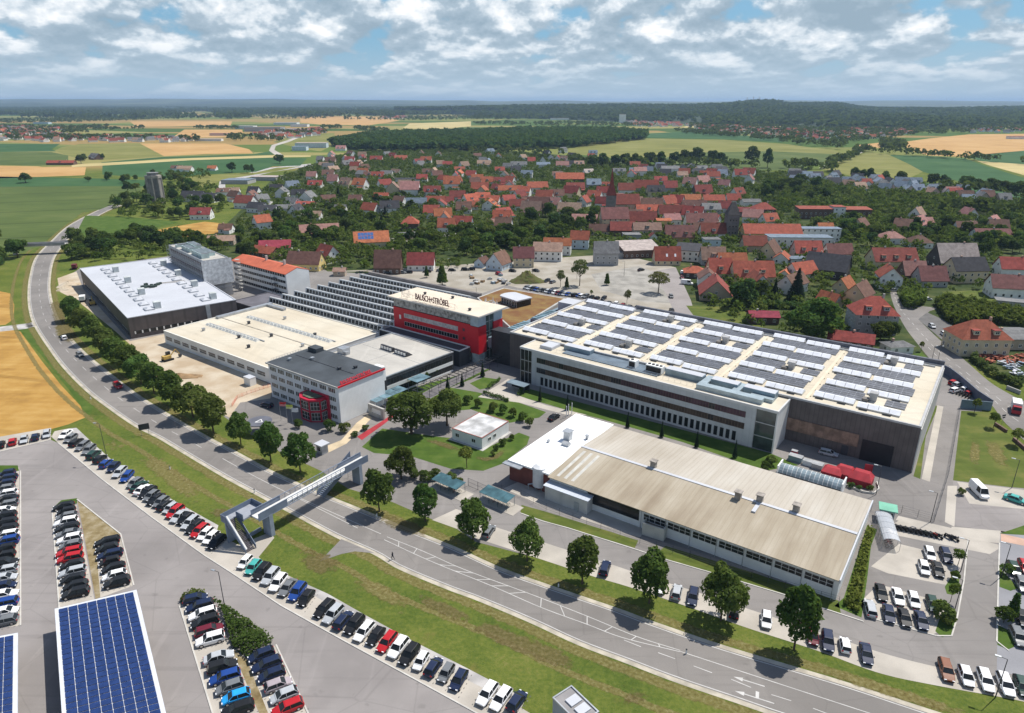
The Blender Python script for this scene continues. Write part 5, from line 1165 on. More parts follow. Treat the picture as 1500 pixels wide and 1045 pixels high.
# ---- carport roofs with solar panels
def carport(name, label, z, p0, p1, p2, p3, nx, ny):
    q = [g(*p, z) for p in (p0, p1, p2, p3)]
    c = (sum(p[0] for p in q)/4, sum(p[1] for p in q)/4)
    t = thing(name, label, 'carport', (c[0], c[1], 0))
    b = MB(); b.prism(q, z-.25, z, 0, None, True); b.build('roof', mat('carport_sheet', (.60, .62, .66), .45, .06, .5), t)
    A, B, C, D_ = [Vector(p) for p in q]
    def bl(u, v): return (A.lerp(B, u)).lerp(D_.lerp(C, u), v)
    L = (B-A).length; Mx = (D_-A).length; mu, mv = .55/L, .5/Mx
    b = MB()
    for i in range(nx):
        for j in range(ny):
            u0, u1 = mu+(1-2*mu)*(i+.04)/nx, mu+(1-2*mu)*(i+.96)/nx; v0, v1 = mv+(1-2*mv)*(j+.06)/ny, mv+(1-2*mv)*(j+.94)/ny
            ps = [bl(u0, v0), bl(u1, v0), bl(u1, v1), bl(u0, v1)]
            b.prism([tuple(p) for p in ps], z+.06, z+.11, 0)
    b.build('solar_array', mat('carport_solar', (.018, .040, .135), .3, .14, 1.2, spec=.4, fine=.5), t)
    b = MB()
    for u in (.12, .5, .88):
        for v in (.05, .35, .65, .95): p = bl(u, v); b.tube((p.x, p.y, 0), (p.x, p.y, z-.25), .12, 6)
    b.build('post', STEEL, t)
dn = Vector(g(243, 1045, 4.2))-Vector(g(200, 865, 4.2))
def ext(px, py, f):
    a = Vector(g(px, py, 4.2))+dn*f; return a
def unpx(p, z):
    """pixel of a world point (inverse of g)"""
    x, y, zz = p[0], p[1], z-CAM_H
    f = y*math.cos(PITCH)-zz*math.sin(PITCH); up = y*math.sin(PITCH)+zz*math.cos(PITCH)
    return (CX+FPX*x/f, CY-FPX*up/f)
B0 = unpx(ext(80, 892, 1.7), 4.2); B1 = unpx(ext(200, 864, 1.7), 4.2)
carport('solar_carport', 'large carport roof of blue solar panels in the near car park', 4.2, B0, B1, (200, 864), (80, 892), 8, 42)
C0 = unpx(ext(-95, 950, 1.5), 4.2); C1 = unpx(ext(26, 927, 1.5), 4.2)
carport('solar_carport', 'solar carport roof cut off by the edge of the car park beside the larger one', 4.2, C0, C1, (26, 927), (-95, 950), 8, 34)
# ---- small grey pavilion at the bottom
fz = fit(3.6, (813.5, 1024), (848, 1062), (876, 1044), (836, 1001))
t = bld('bus_shelter', 'grey box shelter with two white roof lights at the end of the parked row', 'shelter', fz)
flat_building(t, fz, 3.4, mat('shelter_wall', (.34, .36, .39), .7, .1, .5), mat('shelter_roof', (.26, .25, .25), .8, .1, .4), .25, .15, STEEL)
for k in range(2): b = MB(); fz.box(b, fz.W*.25+k*fz.W*.33, fz.W*.5+k*fz.W*.33, fz.D*.3, fz.D*.85, 3.46, 3.7); b.build('roof_light', WHITE_R, t)
# ---- lamp posts
def lamp(px, py, h, label, adir=150):
    x, y = g(px, py); t = thing('street_lamp', label, 'street lamp', (x, y, 0))
    b = MB(); b.tube((x, y, 0), (x, y, h), .085, 7, 0, .055); b.build('pole', DKGREY, t)
    b = MB(); d = Vector((math.cos(R(adir)), math.sin(R(adir)))); b.tube((x, y, h), (x+d.x*1.1, y+d.y*1.1, h+.12), .05, 5); b.build('arm', DKGREY, t)
    b = MB(); b.box((x+d.x*1.2, y+d.y*1.2, h+.1), (.8, .32, .12), 0, R(adir)); b.build('lamp_head', STEEL, t)
for a in [(158, 676, 10.5, 'tall lamp post at the gravel edge of the upper parked row', 170), (329, 888, 7.4, 'lamp post at the tip of the hedge island in the car park', 160), (1466.4, 846, 7.4, 'lamp post in the planted bed across from the motorcycles'),
          (1458, 1022, 7.4, 'lamp post standing in front of the white cars by the road bank'), (1397, 899, 7.2, 'lamp post at the clipped bush end of the small car park'), (1407, 838, 7.2, 'lamp post beside the young tree near the motorcycles'),
          (1283, 725, 7.4, 'lamp post on the planted island by the red tents'), (1363, 765, 7.2, 'lamp post at the gate next to the entrance drive'), (1371, 541, 8, 'lamp post on the village road at the hall corner', 30),
          (1365, 528, 5, 'short lamp at the tip of the corner lawn', 30), (1482, 715, 7.4, 'lamp post beside the turquoise car'), (780, 406, 8, 'lamp post in the sandy overflow lot near the young tree', 200), (845, 409, 8, 'lamp post amid the empty gravel lot', 200), (914, 405, 8, 'lamp post at the back of the gravel lot behind the round tree', 200),
          (661, 401, 8, 'lamp post on the street above the saw tooth hall', 200), (698, 443, 7, 'lamp post behind the red office by the sandy lot', 200)]:
    lamp(*a)
# ---- sign boards
x, y = g(213, 637); t = thing('road_sign', 'dark backed rectangular sign board on two posts on the road verge', 'road sign', (x, y, 0))
b = MB(); b.box((x, y, 2.4), (2.6, .12, 1.7), 0, R(28)); b.build('panel', DKGREY, t)
b = MB(); [b.tube((x+s*math.cos(R(28)), y+s*math.sin(R(28)), 0), (x+s*math.cos(R(28)), y+s*math.sin(R(28)), 1.6), .06, 5) for s in (-.9, .9)]; b.build('post', STEEL, t)
x, y = g(1467, 623, 0); t = thing('road_sign', 'small dark double sign on one post at the lawn corner by the village road', 'road sign', (x, y, 0))
b = MB(); b.box((x, y, 3.0), (1.3, .08, .5), 0, .3); b.box((x+.1, y, 2.35), (1.0, .08, .4), 0, .3); b.build('panel', DKGREY, t); b = MB(); b.tube((x, y, 0), (x, y, 2.2), .05, 5); b.build('post', STEEL, t)
for i, (px, py) in enumerate([(249, 688), (373, 722), (818, 860), (552, 757), (1005, 958), (133, 585)]):
    x, y = g(px, py); t = thing('marker_post', 'white roadside marker post with black band ' + ['on the meadow verge near the sign board', 'on the meadow verge before the footbridge', 'under the avenue tree at the verge', 'beyond the footbridge on the tree side', 'on the verge near the end of the hatching', 'beside the wheat field on the curve'][i], 'marker post', (x, y, 0))
    b = MB(); b.box((x, y, .4), (.22, .16, .8)); b.build('post', WHITE, t); b = MB(); b.box((x, y, .92), (.225, .165, .22)); b.build('band', DKGREY, t)
# ---- flags and disc canopy in front of the white office
for (px, py, cn, cc, lb) in [(412, 616, 'flag_red', (.55, .03, .03), 'red and white flag in front of the white office'), (421.5, 620, 'flag_yellow', (.50, .55, .08), 'yellow green flag between two others before the white office'), (429.5, 625, 'flag_white', (.6, .62, .68), 'pale grey flag nearest the red entrance bay')]:
    x, y = g(px, py); t = thing('flag', lb, 'flag', (x, y, 0)); b = MB(); b.tube((x, y, 0), (x, y, 6), .06, 6, 0, .04); b.build('pole', STEEL, t)
    b = MB(); n = 6
    for i in range(n):
        f = lambda k: (x+.1+k*.3, y+.12*math.sin(k*1.3))
        p, q = f(i), f(i+1)
        for zz, m_ in ((4.4, 1), (5.0, 0)): b.hexa([(*p, zz), (*q, zz), (q[0], q[1]+.03, zz), (p[0], p[1]+.03, zz)], [(*p, zz+.6), (*q, zz+.6), (q[0], q[1]+.03, zz+.6), (p[0], p[1]+.03, zz+.6)], m_)
    b.build('cloth', [mat(cn, cc, .8, .1, 1), mat(cn+'_low', tuple(min(.7, c+.25) for c in cc), .8, .1, 1)], t)
x, y = g(380, 617, 3.4); t = thing('round_canopy', 'round dark canopy disc with a white triangle outline before the white office', 'canopy', (x, y, 0))
b = MB(); b.tube((x, y, 3.2), (x, y, 3.4), 3.3, 28); b.build('roof', mat('disc_slate', (.12, .125, .15), .6, .12, .5), t)
b = MB()
tri = [(x-.9, y-.8), (x+1.0, y-.6), (x+.1, y+1.0)]
for i in range(3): p, q = Vector(tri[i]), Vector(tri[(i+1) % 3]); d = (q-p).normalized(); n = Vector((-d.y, d.x))*.14; b.prism([tuple(p-n), tuple(q-n), tuple(q+n), tuple(p+n)], 3.401, 3.43+.002*i)
b.build('emblem', FRAME_W, t); b = MB(); b.tube((x, y, 0), (x, y, 3.2), .25, 10); b.build('column', STEEL, t)
# ---- white kiosk and barrier at the gate, gatehouse wall, glazed porch
f0 = Fr(g(464, 664), R(-36), 2.2, 2.0); t = bld('gate_kiosk', 'small white gate kiosk at the drive beside the avenue trees', 'kiosk', f0)
b = MB(); b.prism(f0.rect(0, 2.2, 0, 2), 0, 2.6); b.build('wall', STEEL, t); b = MB(); f0.box(b, -.4, 2.6, -.4, 2.4, 2.6, 2.85); b.build('roof', WHITE_R, t); row(t, f0.p(0, 0), f0.p(2.2, 0), .9, 1.4, 1.3, 1)
f0 = Fr(g(540, 607), R(-38), 6.5, .6); t = bld('gate_wall', 'pale free standing gate wall with a framed opening by the red path', 'wall', f0)
b = MB(); f0.box(b, 0, 1.2, 0, .6, 0, 3.4); f0.box(b, 5.3, 6.5, 0, .6, 0, 3.4); f0.box(b, 1.2, 5.3, 0, .6, 2.6, 3.4); f0.box(b, 1.2, 5.3, 0, .6, 0, .9); b.build('wall_slab', CONC, t)
b = MB(); f0.box(b, 1.3, 5.2, .25, .35, .95, 2.55); b.build('sign_panel', WHITE, t)
f0 = Fr(g(553, 605), R(52), 22, 5); t = bld('glass_canopy', 'blue glass canopy walkway leading to the white office gable', 'canopy', f0)
for i in range(4):
    b = MB(); f0.box(b, i*3.2, i*3.2+3.0, .2, 4.6, 3.2, 3.28); b.build('glass_pane', GLASS_L, t)
b = MB()
for i in range(5):
    for y in (.2, 4.6): q = f0.p(i*3.2, y); b.tube((q[0], q[1], 0), (q[0], q[1], 3.2), .08, 5)
b.build('post', BRIDGE, t)
f0 = Fr(g(615, 590), R(52), 46, 3.2); t = bld('pergola', 'long dark steel pergola over the walk to the red office', 'pergola', f0)
b = MB()
for i in range(24): f0.box(b, i*2, i*2+.12, 0, 3.2, 3.3, 3.5)
f0.box(b, 0, 46.5, 0, .12, 3.1, 3.299); f0.box(b, 0, 46.5, 3.08, 3.2, 3.1, 3.299); b.build('beam', DKGREY, t)
b = MB()
for i in range(12):
    for y in (.06, 3.14): q = f0.p(i*4.1+.2, y); b.tube((q[0], q[1], 0), (q[0], q[1], 3.1), .07, 5)
b.build('post', DKGREY, t)
f0 = Fr(g(612, 577), R(52), 6, 4.5); t = bld('glass_canopy', 'short blue glass canopy over the walk beside the grey hall', 'canopy', f0)
b = MB(); f0.box(b, 0, 6, 0, 4.5, 3.7, 3.8); b.build('glass_pane', GLASS_L, t); b = MB(); [b.tube(f0.p(x, y, 0), f0.p(x, y, 3.7), .07, 5) for x in (.2, 5.8) for y in (.2, 4.3)]; b.build('post', BRIDGE, t)
f0 = Fr(g(741, 571), R(-37), 7, 3.2); t = bld('smoking_shelter', 'small glass shelter on the paved square before the office wing', 'shelter', f0)
b = MB(); f0.box(b, 0, 7, 0, 3.2, 2.5, 2.62); b.build('roof', BLUEGREY, t); b = MB(); [b.tube(f0.p(x, y, 0), f0.p(x, y, 2.5), .07, 5) for x in (.1, 3.5, 6.9) for y in (.1, 3.1)]; b.build('post', DKGREY, t); b = MB(); f0.box(b, .2, 6.8, 3.0, 3.06, .3, 2.4); b.build('glass_pane', GLASS, t)
# ---- fences
def fence(name, label, pts, h, step, m, cat='fence', rails=2, mesh_m=None, pr=.035):
    W_ = [Vector(p) for p in G(pts)]; c = (W_[0]+W_[-1])/2; t = thing(name, label, cat, (c.x, c.y, 0)); b = MB(); r_ = MB()
    for p, q in zip(W_[:-1], W_[1:]):
        n = max(1, int((q-p).length/step))
        for i in range(n+1): s = p.lerp(q, i/n); b.tube((s.x, s.y, 0), (s.x, s.y, h), pr, 4)
        for j in range(rails): z = h*(j+1)/rails-.05; r_.tube((p.x, p.y, z), (q.x, q.y, z), .022, 3)
    b.build('post', m, t); r_.build('rail', m, t); return t
fence('wire_fence', 'thin wire fence in front of the hall with the brown roof', [(735, 718), (763, 728), (800, 748), (880, 776), (937, 797), (1010, 818), (1100, 848), (1228, 886)], 1.8, 3, DKGREY, rails=4)
fence('wire_fence', 'wire fence between the yard drive and the motorcycles', [(1276, 748), (1320, 752), (1368, 765)], 2.0, 3, DKGREY, rails=4)
fence('wire_fence', 'tall fence along the drive and the mown east lawn', [(1368, 765), (1388, 700), (1404, 610), (1407, 595)], 2.0, 3, DKGREY, rails=4)
fence('site_barrier', 'orange mesh barrier around the construction ground', [(340, 596), (348, 584), (362, 578), (380, 572), (399, 566)], 1.1, 1.2, mat('orange_mesh', (.75, .12, .04), .7, .15, 1), 'barrier', 5)
fence('wire_fence', 'low wire fence along the service lane near the footbridge', [(510, 700), (540, 712), (570, 726)], 1.6, 2.5, DKGREY, rails=3)
f0 = Fr(g(686, 712), R(-38), 6, .1); t = bld('gate', 'grey mesh double gate between the two bicycle shelters', 'gate', f0)
b = MB(); [b.tube(f0.p(x, 0, 0), f0.p(x, 0, 2.2), .06, 5) for x in (0, 3, 6)]; [b.tube(f0.p(0, 0, z), f0.p(6, 0, z), .03, 4) for z in (.1, 1.1, 2.1)]; [b.tube(f0.p(x*.25, 0, .1), f0.p(x*.25, 0, 2.1), .015, 3) for x in range(24)]; b.build('gate_leaf', DKGREY, t)
def wall_thing(name, label, pts, h, th, m, cat='wall', z0=0):
    W_ = [Vector(p) for p in G(pts)]; c = (W_[0]+W_[-1])/2; t = thing(name, label, cat, (c.x, c.y, 0)); b = MB()
    for p, q in zip(W_[:-1], W_[1:]):
        d = (q-p).normalized(); n = Vector((-d.y, d.x))*th/2; b.prism([tuple(p-n), tuple(q-n), tuple(q+n), tuple(p+n)], z0, h)
    b.build('wall_slab', m, t); return t
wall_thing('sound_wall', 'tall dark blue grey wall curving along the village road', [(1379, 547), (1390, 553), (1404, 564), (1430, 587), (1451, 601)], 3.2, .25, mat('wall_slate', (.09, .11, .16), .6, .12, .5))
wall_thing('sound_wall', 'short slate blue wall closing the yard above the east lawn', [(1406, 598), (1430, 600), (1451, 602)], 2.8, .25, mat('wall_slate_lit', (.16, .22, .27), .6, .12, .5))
wall_thing('kerb_wall', 'low brown wall at the lawn edge beside the village road', [(1457, 623), (1474, 634)], .9, .5, mat('rust_wall', (.16, .10, .08), .8, .2, .6))
wall_thing('kerb_wall', 'low wall with pale top further along the east lawn edge', [(1484, 645), (1506, 664)], .9, .5, mat('rust_wall', (.16, .10, .08), .8, .2, .6))
wall_thing('retaining_wall', 'pale retaining wall behind the roadside hedge', [(1474, 570), (1494, 578)], 1.2, .4, CONC)
# ---- bicycle shelters and bicycles
def bike_mesh():
    mb = MB()
    for x in (-.52, .52):
        pts = [(x+.33*math.cos(t), 0, .34+.33*math.sin(t)) for t in [2*math.pi*i/14 for i in range(15)]]
        for i in range(14): mb.tube(pts[i], pts[i+1], .025, 4, 1)
    for p, q in (((-.52, 0, .34), (-.15, 0, .85)), ((-.15, 0, .85), (.38, 0, .82)), ((-.1, 0, .33), (.38, 0, .82)), ((-.52, 0, .34), (-.1, 0, .33)), ((.52, 0, .34), (.38, 0, .95)), ((-.1, 0, .33), (-.17, 0, .95)), ((.36, -.28, 1.02), (.36, .28, 1.02))): mb.tube(p, q, .022, 4, 0)
    mb.box((-.18, 0, .98), (.26, .13, .06), 1)
    me = bpy.data.meshes.new('bicycle'); me.from_pydata(mb.v, [], mb.f); me.materials.append(PAINT); me.materials.append(TYRE); me.polygons.foreach_set('material_index', mb.m); me.update(); return me
BIKE = bike_mesh(); random.seed(77)
def shelter(p0, ang, w, d, label, n, where, cols=None):
    f = Fr(g(*p0), R(ang), w, d); t = bld('bicycle_shelter', label, 'bicycle shelter', f)
    b = MB(); b.hexa([f.p(-.1, -.2, 2.2), f.p(w+.1, -.2, 2.2), f.p(w+.1, d+.2, 2.5), f.p(-.1, d+.2, 2.5)], [f.p(-.1, -.2, 2.26), f.p(w+.1, -.2, 2.26), f.p(w+.1, d+.2, 2.56), f.p(-.1, d+.2, 2.56)]); b.build('roof', mat('teal_glass_roof', (.055, .12, .14), .35, .3, .5), t)
    b = MB()
    for i in range(4):
        for y in (.1, d-.1): q = f.p(w*i/3, y); b.tube((q[0], q[1], 0), (q[0], q[1], 2.25), .05, 5)
    for i in range(5): b.tube(f.p(w*i/4, -.2, 2.28), f.p(w*i/4, d+.2, 2.58), .04, 4)
    b.build('frame', mat('teal_frame', (.05, .12, .15), .5, .15, 1), t)
    b = MB(); f.box(b, -.5, w+2.2, -.6, d+.5, .02, .07); b.build('plinth', PAVE, t)
    for i in range(n):
        q = f.p(.7+(w-1.4)*i/max(1, n-1), d*.5); o = link('bicycle', BIKE, None, (q[0], q[1], .07), f.a+math.pi/2+random.uniform(-.12, .12))
        o.color = random.choice([(.02, .02, .02, 1), (.3, .02, .02, 1), (.05, .08, .2, 1), (.4, .4, .4, 1), (.03, .15, .08, 1)])
        tag(o, 'parked bicycle under the %s, %s from its lane end' % (where, nth(n-i)), 'bicycle', 'bicycles in the shelters')
    return f
shelter((633.5, 714), -37, 7.6, 3, 'teal roofed bicycle shelter beside the round shrub on the service lane', 6, 'teal shelter by the shrub')
shelter((703, 733), -37, 7.6, 3, 'teal roofed bicycle shelter next to the yard gate and concrete apron', 6, 'teal shelter next to the gate')
_p, _q = g(1317, 808), g(1303, 765); f0 = Fr(_p, math.atan2(_q[1]-_p[1], _q[0]-_p[0]), 10.5, 3.2); t = bld('bicycle_shelter', 'arched clear roofed bicycle shelter at the end of the motorcycle row', 'bicycle shelter', f0)
b = MB(); n = 8
for i in range(n):
    a0, a1 = math.pi*i/n, math.pi*(i+1)/n
    y0, z0, y1, z1 = 1.6-1.6*math.cos(a0), 1.9+.7*math.sin(a0), 1.6-1.6*math.cos(a1), 1.9+.7*math.sin(a1)
    b.hexa([f0.p(0, y0, z0), f0.p(10.5, y0, z0), f0.p(10.5, y1, z1), f0.p(0, y1, z1)], [f0.p(0, y0, z0+.04), f0.p(10.5, y0, z0+.04), f0.p(10.5, y1, z1+.04), f0.p(0, y1, z1+.04)])
GL_THIN = bpy.data.materials.new('clear_sheet'); GL_THIN.use_nodes = True
_b = GL_THIN.node_tree.nodes['Principled BSDF']; _b.inputs['Base Color'].default_value = (.75, .78, .82, 1); _b.inputs['Roughness'].default_value = .2; _b.inputs['Alpha'].default_value = .38
b.build('roof', GL_THIN, t)
b = MB()
for k in range(6):
    pts = [f0.p(k*2.1, 1.6-1.62*math.cos(math.pi*i/8), 1.9+.74*math.sin(math.pi*i/8)) for i in range(9)]
    for i in range(8): b.tube(pts[i], pts[i+1], .04, 4)
    for y in (0, 3.2): b.tube(f0.p(k*2.1, y, 0), f0.p(k*2.1, y, 1.9), .04, 4)
b.build('frame', STEEL, t)
for i in range(12):
    q = f0.p(.6+i*.84, 1.6); o = link('bicycle', BIKE, None, (q[0], q[1], .02), f0.a+math.pi/2+random.uniform(-.1, .1)); o.color = random.choice([(.02, .02, .02, 1), (.3, .02, .02, 1), (.05, .08, .3, 1), (.5, .5, .5, 1)])
    tag(o, 'bicycle under the arched clear shelter, %s from the hall end' % nth(i+1), 'bicycle', 'bicycles in the shelters')
# ---- motorcycles
def moto():
    t = thing('motorcycle', 'x', 'motorcycle')
    for x in (-.72, .72):
        mb = MB(); mb.tube((x, -.07, .32), (x, .07, .32), .32, 12); mb.build('wheel', TYRE, t)
    mb = MB(); mb.box((0, 0, .5), (.75, .34, .45)); mb.tube((.72, 0, .32), (.5, 0, .95), .05, 5); mb.tube((-.72, 0, .32), (-.2, 0, .5), .06, 5); mb.build('frame', DKGREY, t)
    mb = MB(); mb.tube((-.05, 0, .85), (.42, 0, .9), .2, 8, 0, .16); mb.box((.62, 0, .9), (.2, .3, .28)); mb.build('tank', PAINT, t)
    mb = MB(); mb.box((-.45, 0, .82), (.75, .28, .12)); mb.build('seat', TYRE, t)
    mb = MB(); mb.tube((.45, -.38, 1.05), (.45, .38, 1.05), .03, 5); mb.box((.62, 0, 1.1), (.05, .3, .25)); mb.build('handlebar', DKGREY, t)
    return t
MO = moto(); Pm = Vector(g(1308, 774)); Qm = Vector(g(1374, 788)); first = True
mcol = [(.02, .02, .02, 1), (.03, .03, .04, 1), (.02, .02, .02, 1), (.08, .08, .09, 1), (.02, .02, .025, 1), (.03, .02, .02, 1), (.02, .03, .02, 1), (.1, .1, .1, 1), (.3, .03, .02, 1), (.02, .02, .02, 1)]
pos = [Pm.lerp(Qm, i/9) for i in range(10)]+[Vector(g(1389, 789)), Vector(g(1397.5, 791.5))]
for i, p in enumerate(pos):
    o = MO if i == 0 else copy_tree(MO)
    o.location = (p.x, p.y, .025); o.rotation_euler = (0, 0, R(-62)); OFF[o.name] = Vector(o.location)
    for ch in o.children:
        if ch.name.startswith('tank'): ch.color = mcol[i % 10]
    tag(o, ('dark motorcycle, %s from the arched shelter in the long row' % nth(i+1)) if i < 10 else ('dark motorcycle of the separate pair, the one %s the long row' % ('nearer' if i == 10 else 'farther from')), 'motorcycle', 'motorcycles parked by the drive')
MO['label'] = 'dark motorcycle standing directly beside the arched bicycle shelter'
# ---- red tents, glazed tunnel roof, guard booth
ftn = fit(2.6, (1143, 684), (1234, 713), (1237, 700), (1146, 674)); t = bld('glass_tunnel', 'curved glazed tunnel roof with white ribs in the yard of the dark hall', 'glass roof', ftn)
w, d = ftn.W, max(3.6, ftn.D)
n = 8; b = MB(); rb = MB()
def tp(i, x): a = math.pi*.08+math.pi*.84*i/n; return ftn.p(x, d/2-d/2*math.cos(a), .7+2.1*math.sin(a))
for i in range(n):
    b.poly([tp(i, 0), tp(i, w), tp(i+1, w), tp(i+1, 0)][::1])
    for k in range(15): rb.tube(tp(i, w*k/14), tp(i+1, w*k/14), .06, 4)
b.build('glazing', mat('tunnel_glass', (.24, .30, .33), .12, .25, .5), t); rb.tube(tp(4, 0), tp(4, w), .06, 4); rb.build('rib', FRAME_W, t)
b = MB(); ftn.box(b, -.2, w+.2, -.35, 0, 0, 1.0); ftn.box(b, -.3, 0, 0, d, 0, 2.9); ftn.box(b, w, w+.3, 0, d, 0, 2.9); b.build('side_wall', WHITE, t)
def tent(px, py, sx, sy, h, ang, label):
    x, y = g(px, py); t = thing('red_tent', label, 'tent', (x, y, 0), 'red tents in the yard')
    f = Fr((x, y), R(ang)); b = MB()
    B_ = [f.p(-sx/2, -sy/2, 1.6), f.p(sx/2, -sy/2, 1.6), f.p(sx/2, sy/2, 1.6), f.p(-sx/2, sy/2, 1.6)]; U = [f.p(-sx*.32, -sy*.05, h), f.p(sx*.32, -sy*.05, h), f.p(sx*.32, sy*.3, h), f.p(-sx*.32, sy*.3, h)]
    b.hexa(B_, U); b.build('canopy', RED_T, t)
    b = MB(); b.prism([p[:2] for p in B_][:], 0, 1.59); b.build('side_cloth', RED_T, t)
tent(1218, 698, 4.4, 3.8, 2.4, -37, 'dull red tent next to the glazed tunnel roof'); tent(1236, 699, 4.4, 3.8, 2.8, -37, 'middle red tent with pink sunlit top'); tent(1260, 707, 5.0, 4.4, 2.9, -37, 'largest red tent at the planted island end')
q = g(1271, 693); t = thing('sign_board', 'small upright bright red panel behind the largest tent', 'board', (*q, 0)); b = MB(); b.box((q[0], q[1], 1.2), (1.8, .1, 2.2), 0, R(-20)); b.build('panel', RED_T, t); b = MB(); b.box((q[0], q[1]-.2, .1), (1.8, .8, .15), 0, R(-20)); b.build('foot', STEEL, t)
for (px, py, m_, lb, sz) in [(1165, 675, BLUEGREY, 'blue grey rubbish container behind the glazed tunnel', (3.2, 1.8, 1.4)), (1183, 681, WHITE, 'white topped box pallet behind the glazed tunnel', (2.2, 1.6, 1.2)), (1197, 686, STEEL, 'grey tilted sheet stack between container and red tent', (2.4, 2.0, 1.3)), (1163, 668, RED_T, 'small red crate at the wall end of the tunnel', (1.4, 1.0, 1.5))]:
    q = g(px, py); t = thing('container', lb, 'container', (*q, 0)); b = MB(); b.box((q[0], q[1], sz[2]/2), sz, 0, R(-37)); b.build('body', m_, t); b = MB(); b.box((q[0], q[1], sz[2]+.05), (sz[0]+.1, sz[1]+.1, .08), 0, R(-37)); b.build('lid', STEEL, t)
wall_thing('planter_wall', 'pale low wall around the planted island by the red tents', [(1239, 712), (1264, 722), (1280, 724), (1287, 718), (1284, 708)], .5, .25, KERB)
f0 = Fr(g(1288, 762), R(-25), 2.6, 2.4); t = bld('guard_booth', 'dark guard booth with flat green roof at the yard fence', 'booth', f0)
b = MB(); b.prism(f0.rect(0, 2.6, 0, 2.4), 0, 2.7); b.build('wall', BLUEGREY, t); row(t, f0.p(0, 0), f0.p(2.6, 0), 1.0, 2.0, 1.3, 1); b = MB(); f0.box(b, -.5, 3.1, -.5, 2.9, 2.7, 2.95); b.build('roof', mat('mint_roof', (.16, .42, .30), .6, .1, .6), t)
for i, (px, py) in enumerate([(829.5, 612), (832.5, 609), (837.5, 607)]):
    q = g(px, py); o = MB(); t = thing('flag_pole', 'slim white pole by the path end, %s the black parked car' % ['nearest', 'second from', 'farthest from'][i], 'pole', (*q, 0)); o.tube((*q, 0), (*q, 3.6), .12, 6); o.build('shaft', WHITE, t)
